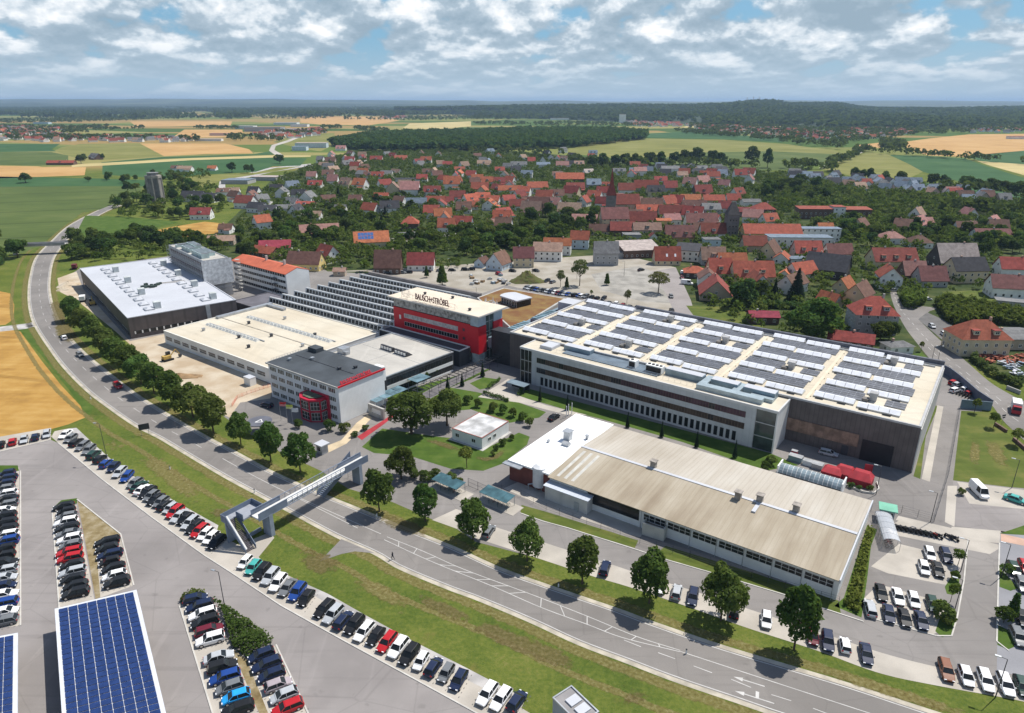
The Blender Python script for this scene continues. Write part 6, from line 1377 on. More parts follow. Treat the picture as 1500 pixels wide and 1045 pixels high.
# ================================================================ VEHICLES
PAINTC = dict(w=(.80, .80, .80), s=(.42, .44, .46), g=(.16, .17, .18), k=(.013, .014, .016), n=(.012, .022, .06), b=(.014, .055, .24), r=(.42, .014, .02), t=(.06, .36, .33), l=(.02, .32, .72), m=(.13, .012, .025), p=(.36, .31, .33), d=(.015, .05, .04), o=(.22, .09, .05))
CNAME = dict(w='white', s='silver', g='grey', k='black', n='navy', b='blue', r='red', t='turquoise', l='light blue', m='maroon', p='pinkish grey', d='dark green', o='brown')
CARS = {}
def car_proto(kind):
    # stations: x, half width, bottom, belt
    if kind == 'van': L, Wd, H, belt, cab = 5.9, 1.0, 2.45, 1.25, [(-2.9, -2.85), (2.15, 1.55)]
    elif kind == 'suv': L, Wd, H, belt, cab = 4.6, .94, 1.68, 1.02, [(-2.18, -1.85), (1.1, .35)]
    elif kind == 'estate': L, Wd, H, belt, cab = 4.7, .90, 1.48, .93, [(-2.22, -1.85), (1.15, .35)]
    elif kind == 'sedan': L, Wd, H, belt, cab = 4.7, .90, 1.43, .93, [(-1.75, -1.0), (1.15, .35)]
    elif kind == 'mini': L, Wd, H, belt, cab = 3.7, .82, 1.48, .93, [(-1.75, -1.45), (1.0, .35)]
    else: L, Wd, H, belt, cab = 4.2, .88, 1.48, .94, [(-2.0, -1.5), (1.15, .35)]
    t = thing('car', 'x', 'car')
    hx = L/2; hood = belt-.12
    st = [(-hx, .80, .38, belt-.22), (-hx+.12, .93, .28, belt-.03), (-hx+.6, 1, .22, belt), (0, 1, .20, belt), (cab[1][0]+.05, 1, .20, belt-.02), (hx-.75, .98, .22, hood), (hx-.18, .88, .30, hood-.16), (hx, .68, .40, hood-.30)]
    mb = MB(); rings = []
    for x, w, z0, z1 in st:
        w *= Wd; rings.append([(x, -w*.9, z0), (x, -w, z0+.2), (x, -w, z1-.16), (x, -w*.88, z1), (x, w*.88, z1), (x, w, z1-.16), (x, w, z0+.2), (x, w*.9, z0)])
    for a, b in zip(rings[:-1], rings[1:]):
        for i in range(8): j = (i+1) % 8; mb.poly([a[i], b[i], b[j], a[j]][::-1])
    mb.poly(rings[0]); mb.poly(rings[-1][::-1])
    # roof skin
    (rb0, rt0), (rb1, rt1) = cab
    wr = Wd*.72
    R0 = [(rt0-.05, -wr, H-.06), (rt1+.1, -wr, H-.06), (rt1+.1, wr, H-.06), (rt0-.05, wr, H-.06)]; R1 = [(rt0+.1, -wr*.86, H), (rt1-.1, -wr*.86, H), (rt1-.1, wr*.86, H), (rt0+.1, wr*.86, H)]
    mb.hexa(R0, R1)
    # pillars
    wb = Wd*.93
    for sx, sy in ((rb0, 1), (rb0, -1), (rb1, 1), (rb1, -1)):
        tx = rt0 if sx == rb0 else rt1; mb.tube((sx, sy*wb, belt-.02), (tx, sy*wr, H-.05), .05, 4)
    mxx = (rb0*.45+rb1*.55)
    for sy in (1, -1): mb.tube((mxx, sy*(wb+.005), belt-.02), (mxx*.9, sy*(wr+.01), H-.05), .05, 4)
    if kind == 'van':
        for sy in (1, -1): mb.hexa([(rb0-.01, sy*.9-.06, belt-.05), (.3, sy*.9-.06, belt-.05), (.3, sy*.9+.06, belt-.05), (rb0-.01, sy*.9+.06, belt-.05)], [(rt0, sy*wr-.06, H-.05), (.3, sy*wr-.06, H-.05), (.3, sy*wr+.08, H-.05), (rt0, sy*wr+.08, H-.05)])
    bo = mb.build('body', PAINT, t, True); bo.data.set_sharp_from_angle(angle=R(32))
    mb = MB(); mb.hexa([(rb0, -wb, belt-.03), (rb1, -wb, belt-.03), (rb1, wb, belt-.03), (rb0, wb, belt-.03)], [(rt0, -wr*.98, H-.07), (rt1, -wr*.98, H-.07), (rt1, wr*.98, H-.07), (rt0, wr*.98, H-.07)]); mb.build('window_glass', GLASS, t)
    rw = .32 if kind != 'suv' else .36
    for x in (-L*.30, L*.31):
        for sy in (1, -1):
            mb = MB(); y = sy*(Wd-.11); mb.tube((x, y-.11, rw), (x, y+.11, rw), rw, 12, 0); mb.tube((x, y-.125, rw), (x, y+.125, rw), rw*.6, 8, 1); mb.build('wheel', [TYRE, RIM], t)
    for sy in (1, -1):
        mb = MB(); mb.box((hx-.12, sy*Wd*.62, hood-.24), (.18, .34, .15)); mb.build('headlight', LAMPW, t)
        mb = MB(); mb.box((-hx+.07, sy*Wd*.72, belt-.2), (.14, .3, .22)); mb.build('tail_light', LAMPR, t)
        mb = MB(); mb.box((rb1-.25, sy*(Wd+.08), belt+.05), (.12, .18, .13)); mb.build('wing_mirror', PAINT, t)
    return t
NAMEK = dict(h='hatchback', e='estate car', s='saloon car', u='tall off-roader', v='minibus van', m='small car')
KMAP = dict(h='hatch', e='estate', s='sedan', u='suv', v='van', m='mini')
USED = {}
def place_car(x, y, ang, kind, col, label, group=None, z=.03, name='parked_car'):
    k = KMAP[kind]
    if k not in CARS: CARS[k] = car_proto(k); o = CARS[k]
    else: o = copy_tree(CARS[k])
    o.name = name; o.location = (x, y, z); o.rotation_euler = (0, 0, ang)
    c = (*PAINTC[col], 1)
    for ch in o.children:
        if ch.name.startswith(('body', 'wing_mirror')): ch.color = c
    for key in ('group',):
        if key in o: del o[key]
    tag(o, label, 'van' if kind == 'v' else 'car', group)
    return o
random.seed(5)
BAYL = MB()
def car_row(p0, p1, pat, headpx, frm, rowname, group, jit=.06):
    A, B = Vector(g(*p0)), Vector(g(*p1)); n = len(pat)
    hA, hB = Vector(g(*headpx[0])), Vector(g(*headpx[1])); ang = math.atan2((hB-hA).y, (hB-hA).x); k = 0
    dd = (hB-hA).normalized(); st_ = (B-A)/(n-1)
    for i in range(n+1):
        q = A+st_*(i-.5); add_ribbon(BAYL, dense([q-dd*2.4, q+dd*2.4], .3), .12, .024, 0, (.3, .85))
    for i, c in enumerate(pat):
        if c == '.': continue
        k += 1; p = A.lerp(B, i/(n-1)) if n > 1 else A
        d = (hB-hA).normalized()*random.uniform(-.25, .25); kind = random.choice('hhheesumuhe')
        a = ang+random.gauss(0, .025)+(math.pi if random.random() < .25 else 0)
        place_car(p.x+d.x, p.y+d.y, a, kind, c, '%s %s, %s from %s in %s' % (CNAME[c], NAMEK[kind], nth(k), frm, rowname), group, .02)
grp = 'cars in the west car park'
car_row((97, 639), (186, 702), 'wgkggdkbnsb', ((100, 637), (92, 643)), 'the wheat field', 'the upper meadow row', grp)
car_row((198, 711), (317, 798), 'gdwkgkgksrskskrwwk', ((204, 706), (192, 714)), 'the lamp post', 'the upper row towards the footbridge', grp)
car_row((358.8, 828.5), (449, 880), 'wtkswgbk', ((366, 821), (352, 836)), 'the footbridge', 'the lower row past the footbridge', grp)
car_row((474, 896.5), (672, 1000.5), 'ksnkwkrwkwngn', ((482, 888), (466, 905)), 'the empty bay', 'the long lower row', grp)
car_row((714, 1020), (756, 1033), 'wwn', ((722, 1009), (706, 1031)), 'the empty bays', 'the short row by the shelter', grp)
car_row((95, 745), (112, 873), 'kkgwkgwgrrkskkk', ((118, 800), (88, 806)), 'the tip', 'the column beside the dry strip', grp)
car_row((157, 797), (170, 858), 'kknkkwk', ((184, 797), (144, 806)), 'the dry strip tip', 'the column above the carport', grp)
car_row((9, 697), (8, 914), 'nnngwkgwkkkwbkkkssnwbwg', ((22, 800), (-10, 806)), 'its grassy tip', 'the column at the picture edge', grp)
car_row((2, 654), (69, 639.4), 'krsns', ((52, 636), (50, 646)), 'the picture edge', 'the row below the wheat', grp)
car_row((287, 881), (351, 1042), 'nnwkmw.skbglk', ((320, 905), (280, 916)), 'the hedge tip', 'the column beside the hedge', grp)
car_row((383, 964), (424, 1040), 'nnnpsr', ((400, 980), (365, 993)), 'the hedge', 'the column below it', grp)
ax = (Vector(g(1352, 790))-Vector(g(1368, 835))); axa = math.atan2(ax.y, ax.x)
ge = 'cars in the east car parks'
for (px, py, k, c, fl, lb) in [
    (1361, 815, 'h', 'w', 1, 'white hatchback behind the other white one near the young tree'), (1385, 818, 'e', 'n', 1, 'navy estate car half under the young tree by the motorcycles'), (1352.5, 836, 'h', 'w', 1, 'white hatchback at the paved forecourt next to a black saloon'), (1373, 838, 's', 'k', 1, 'black saloon facing the lane beside the planted bed'),
    (1290, 872, 's', 'k', 1, 'black saloon first in the upper line by the planted bank'), (1314.5, 878, 's', 'w', 1, 'white saloon second in the upper line of the small car park'), (1337.5, 883, 'h', 'w', 1, 'white hatchback third in the upper line of the small car park'), (1365, 889, 'h', 'd', 1, 'dark hatchback partly behind the clipped bush'),
    (1274, 895, 'e', 's', 0, 'silver estate car at the foot of the planted bank'), (1301, 903, 's', 'n', 1, 'navy saloon first in the lower line of the small car park'), (1324, 909, 's', 'k', 1, 'black saloon second in the lower line, with bright bonnet'), (1348.5, 913, 's', 'n', 1, 'navy saloon third in the lower line beside the bush'),
    (1268, 962, 's', 'n', 1, 'navy saloon alone in the bays by the road bank'), (1385, 986, 'e', 'o', 1, 'brown red estate car first before the white cars on the bank'), (1414, 995, 'h', 'w', 1, 'white hatchback next to the brown estate car'), (1442.5, 1001, 'e', 'w', 1, 'white estate car between two other white cars on the bank'), (1471.7, 1007, 'e', 'w', 1, 'white estate car behind the lamp post on the bank'), (1496, 1010, 'h', 'd', 1, 'dark green hatchback at the picture edge on the bank'),
    (1211.6, 944, 'u', 'n', 1, 'navy off-roader beside the small white and red car'), (1237, 949, 'm', 'w', 0, 'small white car with red bonnet area in the bank bays'), (1122, 912, 'h', 'w', 1, 'white hatchback left of the biggest avenue tree'), (886, 836, 'e', 'n', 0, 'navy estate car between two avenue trees'), (991, 871, 'h', 's', 0, 'pale silver hatchback behind an avenue tree'), (1014.6, 878, 'e', 'n', 1, 'navy estate car next to the pale silver hatchback'), (1075, 899, 'h', 'k', 0, 'black hatchback half hidden behind an avenue tree'), (968, 864, 'm', 'w', 1, 'small white car mostly hidden behind an avenue tree'), (1190, 936, 'h', 'm', 1, 'maroon hatchback mostly hidden behind the biggest avenue tree'), (716, 782, 'e', 'g', 0, 'grey estate car under the avenue tree by the service lane'),
    (1484, 837, 'h', 'd', 1, 'dark green hatchback in the lot beside the striped bed'), (1500, 834, 'h', 'r', 1, 'red hatchback at the picture edge of the far east lot'), (1496, 860, 'e', 'g', 1, 'grey estate car below the dark green one at the picture edge'), (1490, 937, 'e', 'g', 1, 'dark grey estate car beside the round bush bed at the edge'), (1496, 910, 'h', 'k', 1, 'black hatchback cut by the picture edge above the grey one')]:
    x, y = g(px, py); place_car(x, y, axa+(0 if not fl else math.pi)+random.gauss(0, .02), k, c, lb, ge, .03)
def dirpx(a, b): A, B = Vector(g(*a)), Vector(g(*b)); return math.atan2((B-A).y, (B-A).x)
for (px, py, k, c, d, lb, nm) in [
    (1433, 724, 'v', 'w', ((1422, 712), (1446, 736)), 'white high roofed van parked beside the east lawn', 'parked_van'), (1487, 735, 's', 't', ((1474, 731), (1498, 739)), 'turquoise sports car at the edge near the white van', 'parked_car'),
    (1213, 667, 'e', 's', ((1196, 663), (1230, 671)), 'silver estate car in the shadow of the dark hall', 'parked_car'), (94.7, 497, 'h', 'w', ((104, 512), (88, 484)), 'white hatchback driving on the curve of the main road', 'moving_car'), (117.7, 522, 'h', 'g', ((108, 514), (128, 530)), 'grey hatchback driving behind the white one on the main road', 'moving_car'), (173.5, 568, 'u', 'r', ((158, 556), (188, 578)), 'red car driving alone along the avenue', 'moving_car'),
    (391, 596, 'e', 'n', ((405, 600), (380, 592)), 'navy estate car parked at the corner of the white office', 'parked_car'), (811.5, 614, 's', 'k', ((800, 620), (822, 606)), 'black saloon parked on the path before the bright white roof', 'parked_car'), (1383, 492, 'h', 'w', ((1375, 486), (1392, 498)), 'white hatchback turning into the village road', 'moving_car'), (1365, 480, 'h', 's', ((1360, 476), (1371, 484)), 'silver hatchback parked by the roadside shrubs', 'parked_car'), (1309, 427, 'h', 's', ((1304, 427), (1316, 427)), 'silver car before the balcony house', 'parked_car'), (1358, 440, 'h', 'w', ((1352, 440), (1364, 440)), 'white car beside the roadside shrubbery', 'parked_car'),
    (785, 398, 's', 'k', ((780, 397), (790, 399)), 'black saloon on the street above the earth mound', 'parked_car'), (751, 398.5, 'h', 'k', ((746, 398), (756, 399)), 'black hatchback parked behind the earth mound', 'parked_car'), (939, 397, 's', 'k', ((932, 398), (946, 395)), 'black saloon standing alone at the back of the gravel lot', 'parked_car'), (984, 457, 's', 'k', ((981, 452), (987, 462)), 'black saloon at the lot corner near the solar hall wall', 'parked_car'), (983, 436, 'h', 'g', ((981, 432), (985, 440)), 'dark grey car beside the round lot tree', 'parked_car'), (999, 401, 'h', 'w', ((997, 396), (1001, 406)), 'white car beside the orange roofed garage', 'parked_car'), (999, 408, 'h', 'm', ((997, 404), (1001, 412)), 'maroon car before the orange roofed garage', 'parked_car'), (1006, 417, 'v', 'w', ((998, 416), (1016, 418)), 'white van parked below the orange roofed garage', 'parked_van'), (731, 403, 'h', 'r', ((726, 402), (737, 404)), 'red covered small vehicle beside the earth mound', 'parked_car')]:
    x, y = g(px, py); o = place_car(x, y, dirpx(*d), k, c, lb, None, .06, nm)
gb = 'cars in the sandy lot'
for (p0, p1, pat, hp, frm, rn) in [((771, 423), (817, 431.5), 'gskbgksnwm', ((795, 425), (787, 428)), 'the earth mound', 'the back row of the sandy lot'), ((801, 413), (810, 414.5), 'kg', ((805, 411), (798, 414)), 'the mound', 'the pair by the slim tree'), ((822, 432), (858, 436), 'nsbgkbwg', ((843, 430), (835, 433)), 'the slim tree', 'the middle row of the sandy lot'), ((866, 438), (884, 439), 'kkk', ((878, 435), (872, 439)), 'the middle row', 'the short row before the solar hall'), ((892, 446), (953, 457), 'kwrkkwk', ((930, 450), (926, 454)), 'the sapling', 'the row behind the solar hall')]:
    car_row(p0, p1, pat, hp, frm, rn, gb)
car_row((570, 402), (690, 396), 'k.gk..k.g.k.kk', ((600, 401), (608, 401)), 'the brown barn', 'the row above the saw tooth hall', gb)
for i, (px, py, c, k) in enumerate([(1396, 563, 'r', 'h'), (1402, 566, 's', 'h'), (1399, 574, 'w', 'e'), (1413, 573, 'w', 'h'), (1420, 579, 'r', 'm')]):
    x, y = g(px, py); place_car(x, y, dirpx((1390, 565), (1402, 562))+random.gauss(0, .1), k, c, ['red car first beside the curved slate wall', 'silver car second beside the curved slate wall', 'white estate car farthest from the curved slate wall', 'white hatchback among cycles under the slate wall', 'small red car in the corner of the slate walls'][i], 'cars by the slate wall', .03)
for i in range(5):
    x, y = g(1403+i*4, 578+i*1.5); o = copy_tree(MO); o.location = (x, y, .03); o.rotation_euler = (0, 0, R(20+i*7)); tag(o, 'dark motorcycle below the slate wall, %s from the red car' % nth(i+1), 'motorcycle', 'motorcycles below the slate wall')
tag(BAYL.build('bay_lines', mat('dark_stud', (.12, .115, .11), .9, .2, 1)), kind='structure')
# red lorry
x, y = g(1487, 603); a = dirpx((1485, 585), (1489, 615)); f0 = Fr((x, y), a); t = thing('lorry', 'red lorry with white box body on the village road', 'lorry', (x, y, 0))
b = MB(); f0.box(b, -3.2, 1.4, -1.15, 1.15, .9, 3.1); b.build('box_body', WHITE, t); b = MB(); f0.box(b, 1.5, 3.3, -1.1, 1.1, .5, 1.5); b.hexa([f0.p(1.5, -1.1, 1.5), f0.p(3.3, -1.1, 1.5), f0.p(3.3, 1.1, 1.5), f0.p(1.5, 1.1, 1.5)], [f0.p(1.5, -1, 2.5), f0.p(2.9, -1, 2.5), f0.p(2.9, 1, 2.5), f0.p(1.5, 1, 2.5)]); b.build('cab', RED_T, t)
b = MB(); b.hexa([f0.p(3.12, -.95, 1.55), f0.p(3.32, -.95, 1.55), f0.p(3.32, .95, 1.55), f0.p(3.12, .95, 1.55)], [f0.p(2.8, -.85, 2.35), f0.p(2.98, -.85, 2.35), f0.p(2.98, .85, 2.35), f0.p(2.8, .85, 2.35)]); b.build('windscreen', GLASS, t)
for xx in (-2, 2.3):
    for s in (-1, 1): b = MB(); b.tube(f0.p(xx, s*.95-.14, .45), f0.p(xx, s*.95+.14, .45), .45, 12); b.build('wheel', TYRE, t)
# construction vehicles
def digger(px, py, lb, ang=.4):
    x, y = g(px, py); f0 = Fr((x, y), ang); t = thing('excavator', lb, 'excavator', (x, y, 0)); Y = mat('digger_yellow', (.45, .30, .08), .6, .2, 1)
    for s in (-1, 1): b = MB(); f0.box(b, -1.6, 1.6, s*1.1-.25, s*1.1+.25, 0, .7); b.build('track', TYRE, t)
    b = MB(); f0.box(b, -1.6, 1.0, -1, 1, .75, 1.8); b.build('body', Y, t); b = MB(); f0.box(b, -.1, 1.3, .1, 1, 1.81, 2.9); b.build('cab', GLASS, t)
    b = MB(); b.tube(f0.p(1, -.3, 1.5), f0.p(3, -.3, 3.4), .2); b.tube(f0.p(3, -.3, 3.4), f0.p(4.2, -.3, 1.2), .15); b.build('boom', Y, t); b = MB(); f0.box(b, 3.9, 4.7, -.8, .2, .3, 1.2); b.build('bucket', DKGREY, t)
digger(246, 528, 'yellow brown excavator on the sandy ground before the beige hall', .9)
digger(136, 447, 'small yellow excavator beside the new hall wall', 2.2)
for (px, py, c, lb) in [(122, 441, 'w', 'white box lorry at the avenue end of the construction strip'), (110, 394, 'm', 'dark red lorry at the far corner of the new hall')]:
    x, y = g(px, py); f0 = Fr((x, y), 2.0); t = thing('lorry', lb, 'lorry', (x, y, 0)); pm = mat('lorry_'+CNAME[c], PAINTC[c], .4, .1, 1)
    b = MB(); f0.box(b, -2.8, 1, -1.1, 1.1, .9, 2.7); b.build('box_body', WHITE if c == 'w' else pm, t); b = MB(); f0.box(b, 1.1, 2.8, -1.05, 1.05, .5, 2.3); b.build('cab', pm, t); b = MB(); f0.box(b, 2.78, 2.84, -.9, .9, 1.4, 2.1); b.build('windscreen', GLASS, t)
    for xx in (-1.8, 2): b = MB(); b.tube(f0.p(xx, -1.1, .45), f0.p(xx, 1.1, .45), .45, 10); b.build('wheel', TYRE, t)
x, y = g(366.5, 562); f0 = Fr(g(358, 563), R(-37), 3.4, 2.2); t = bld('site_container', 'white site container standing before the windows of the beige hall', 'container', f0); b = MB(); b.prism(f0.rect(0, 3.4, 0, 2.2), 0, 2.6, 0); b.build('body', WHITE, t); b = MB(); f0.box(b, -.06, 3.46, -.06, 2.26, 2.6, 2.72); b.build('roof', WHITE_R, t)
# earth mound and building materials
def mound(name, label, px, py, rx, ry, h, m, seed=1, cat='mound'):
    x, y = g(px, py); rng = np.random.default_rng(seed); n = 26; k = 10; V = []; F = []
    for j in range(k+1):
        r = j/k
        for i in range(n):
            a = 2*math.pi*i/n; w = 1+.12*math.sin(3*a+seed)+.06*rng.normal()
            V.append((rx*r*w*math.cos(a), ry*r*w*math.sin(a), h*(1-r)**1.0*(1-.25*r)+.12*h*rng.normal()*(1-r)*(r > 0)-(.1 if j == k else 0)))
    for j in range(k):
        for i in range(n): F.append((j*n+i, (j+1)*n+i, (j+1)*n+(i+1) % n, j*n+(i+1) % n))
    o = link(name, np_mesh(name, V, F, [m], None, True), None, (x, y, 0)); tag(o, label, cat); return o
mound('earth_mound', 'overgrown green brown earth mound behind the sandy lot', 772, 412, 9, 7, 5.5, mat('mossy_earth', (.10, .085, .035), .95, .35, .5, col2=(.10, .12, .03), fine=3, bump=.6), 3)
mound('soil_heap', 'long heap of brown soil on the construction ground', 262, 552, 9, 2.2, 1.3, SOIL, 5)
mound('soil_heap', 'pale sandy heap beside the far corner of the new hall', 100, 418, 5, 6, 2.0, SAND, 7)
mound('soil_heap', 'sandy brown heap behind the white lorry', 96, 424, 4, 4, 1.6, SAND, 8)
random.seed(21)
for i in range(16):
    px, py = random.uniform(690, 745), random.uniform(404, 422); x, y = g(px, py); m_ = random.choice([STEEL, DKGREY, MATS['brown_soil'], CONC, BLUEGREY])
    t = thing('material_stack', 'stack of building materials in the sandy lot, %s nearest the earth mound' % nth(i+1), 'building materials', (x, y, 0), 'building material stacks'); b = MB(); b.box((x, y, .5), (random.uniform(1.5, 3.5), random.uniform(1, 2), 1.0), 0, random.random()*3); b.build('pallet_load', m_, t); b = MB(); b.box((x, y, 1.1), (random.uniform(.8, 1.4), .8, .18), 0, random.random()*3); b.build('top_sheet', random.choice([WHITE, STEEL]), t)
_st = sorted([o for o in COL.objects if o.name.startswith('material_stack')], key=lambda o: (Vector(o.location[:2])-Vector(g(772, 412))).length)
for i, o in enumerate(_st): o['label'] = 'stack of building materials in the sandy lot, %s from the earth mound' % nth(i+1)
# scrap yard of the villa
random.seed(23); rs = []
for i in range(60):
    px = random.uniform(1426, 1500); py = random.uniform(521, 552)
    if py > 521+(px-1420)*.42 or py < 517+(px-1420)*.04: continue
    rs.append((px, py))
for i, (px, py) in enumerate(sorted(rs)):
    x, y = g(px, py); red = py < 534; m_ = mat('rusty_beam', (.30, .09, .05), .8, .3, 1) if red else random.choice([STEEL, WHITE_R, CONC, mat('blue_tarp', (.25, .32, .40), .6, .2, 1)])
    b = MB()
    for k in range(4): b.box((x+random.uniform(-.8, .8), y+random.uniform(-.8, .8), .3+.25*k), (random.uniform(1.2, 3), random.uniform(.3, .9), .22), 0, random.random()*3)
    o = b.build('scrap_pile', m_); tag(o, '%s in the yard of the red roofed villa, %s from the road hedge' % ('rusty beam stack' if red else 'pale sheet pile', nth(i+1)), 'scrap pile', 'scrap in the villa yard')
# person on the verge
def person(px, py, label):
    x, y = g(px, py); me = bpy.data.meshes.new('person')
    J = [(0, 0, .95, .14, .11), (0, 0, 1.2, .15, .11), (0, .02, 1.42, .17, .11), (0, .03, 1.54, .055, .055), (0, .04, 1.66, .095, .11), (0, .05, 1.76, .07, .08), (-.1, 0, .9, .10, .10), (-.13, .22, .52, .065, .065), (-.13, .05, .08, .045, .045), (-.13, .22, .04, .04, .04), (.1, 0, .9, .10, .10), (.13, -.1, .5, .065, .065), (.13, -.4, .22, .045, .045), (.13, -.36, .06, .04, .04), (-.24, .02, 1.4, .06, .06), (-.3, -.16, 1.14, .045, .045), (-.26, .08, 1.02, .035, .035), (.24, .02, 1.4, .06, .06), (.34, .18, 1.24, .045, .045), (.3, .4, 1.36, .035, .035)]
    Ed = [(0, 1), (1, 2), (2, 3), (3, 4), (4, 5), (0, 6), (6, 7), (7, 8), (8, 9), (0, 10), (10, 11), (11, 12), (12, 13), (2, 14), (14, 15), (15, 16), (2, 17), (17, 18), (18, 19)]
    me.from_pydata([j[:3] for j in J], Ed, []); o = bpy.data.objects.new('person', me); COL.objects.link(o)
    mod = o.modifiers.new('skin', 'SKIN'); 
    for v, j in zip(me.skin_vertices[0].data, J): v.radius = (j[3], j[4])
    me.skin_vertices[0].data[0].use_root = True
    o.modifiers.new('sub', 'SUBSURF').levels = 1
    me.materials.append(mat('dark_clothing', (.02, .022, .03), .9, .2, 4)); o.location = (x, y, 0); o.rotation_euler = (0, 0, R(60)); tag(o, label, 'person')
    h = MB(); h.tube((0, .05, 1.70), (0, .05, 1.82), .10, 8, 0, .06); hm = h.build('hair', mat('dark_hair', (.03, .02, .015), .9, .2, 4)); hm.parent = o
person(575.5, 820, 'person in dark clothes running on the verge of the main road')
# ================================================================ TREES
LEAF = leaf_mat('foliage_broad', (.048, .084, .020), (.080, .132, .028), (.135, .185, .044), .42)
LEAF_AV = leaf_mat('foliage_avenue', (.050, .090, .020), (.086, .145, .030), (.15, .205, .048), .42, hue=.2)
LEAF_D = leaf_mat('foliage_dark', (.034, .064, .020), (.056, .098, .029), (.092, .138, .040), .38)
LEAF_L = leaf_mat('foliage_light', (.06, .09, .016), (.10, .14, .022), (.16, .19, .04), hue=.2)
LEAF_C = leaf_mat('foliage_conifer', (.010, .022, .012), (.018, .034, .018), (.035, .052, .024), .15)
LEAF_Y = leaf_mat('foliage_thin', (.085, .10, .03), (.13, .15, .045), (.21, .21, .08), hue=.15)
def leaf_cloud(rng, n, lobes, size, flat=.35):
    """n leaf sized quads spread over the shells of several lobes; lobes = (x,y,z,rx,ry,rz)"""
    lob = np.array(lobes); wgt = (lob[:, 3]*lob[:, 4]+lob[:, 4]*lob[:, 5]+lob[:, 3]*lob[:, 5]); wgt /= wgt.sum()
    idx = rng.choice(len(lob), n, p=wgt); d = rng.normal(size=(n, 3)); d /= np.linalg.norm(d, axis=1)[:, None]
    d[:, 2] = np.where(d[:, 2] < -.35, -d[:, 2]*.7, d[:, 2]); d /= np.linalg.norm(d, axis=1)[:, None]
    rr = 1-np.abs(rng.normal(size=n))*.18+rng.normal(size=n)*.05
    c = lob[idx, :3]+d*lob[idx, 3:6]*rr[:, None]
    # drop leaves deep inside another lobe
    keep = np.ones(n, bool)
    for L in lob: q = ((c-L[:3])/L[3:6]); keep &= (q**2).sum(1) > .40
    c, d = c[keep], d[keep]; n = len(c)
    nr = d+rng.normal(size=(n, 3))*.55; nr /= np.linalg.norm(nr, axis=1)[:, None]
    t = np.cross(nr, rng.normal(size=(n, 3))); t /= np.linalg.norm(t, axis=1)[:, None]; b = np.cross(nr, t)
    s = size*(.6+.8*rng.random(n))[:, None]; t = t*s; b = b*s*(.55+.3*rng.random(n))[:, None]
    V = np.stack([c-t-b*.3, c-t*.1-b, c+t, c+t*.1+b], 1).reshape(-1, 3)
    F = np.arange(4*n).reshape(n, 4)
    return V, F
def round_lobes(rng, k, rx, rz, zc, sub=(.38, .55), shape='round'):
    L = [(0, 0, zc, rx*.66, rx*.66, rz*.72)]
    for i in range(k):
        d = rng.normal(size=3); d /= np.linalg.norm(d); d[2] = d[2]*.9+.1; s = rng.uniform(*sub)
        f = 1.0
        if shape == 'oval': f = 1-.35*max(0, d[2])
        L.append((d[0]*rx*.62*f, d[1]*rx*.62*f, zc+d[2]*rz*.62, rx*s, rx*s, rz*s*.85))
    return L
def trunk_bm(h, r, rng, limbs=5, spread=.55, top=.75):
    mb = MB(); mb.tube((0, 0, 0), (.05*h*rng.normal()*.3, .05*h*rng.normal()*.3, h*.45), r, 7, 0, r*.7); mb.tube((0, 0, h*.44), (0, 0, h*top), r*.65, 6, 0, r*.25)
    for i in range(limbs):
        a = 2*math.pi*i/limbs+rng.uniform(-.4, .4); z0 = h*rng.uniform(.3, .5); q = (math.cos(a)*h*spread*.5, math.sin(a)*h*spread*.5, h*rng.uniform(.55, .8)); mb.tube((0, 0, z0), q, r*.45, 5, 0, r*.12)
    me = bpy.data.meshes.new('trunk'); me.from_pydata(mb.v, [], mb.f); me.materials.append(BARK); me.update(); return me
TREES = {}
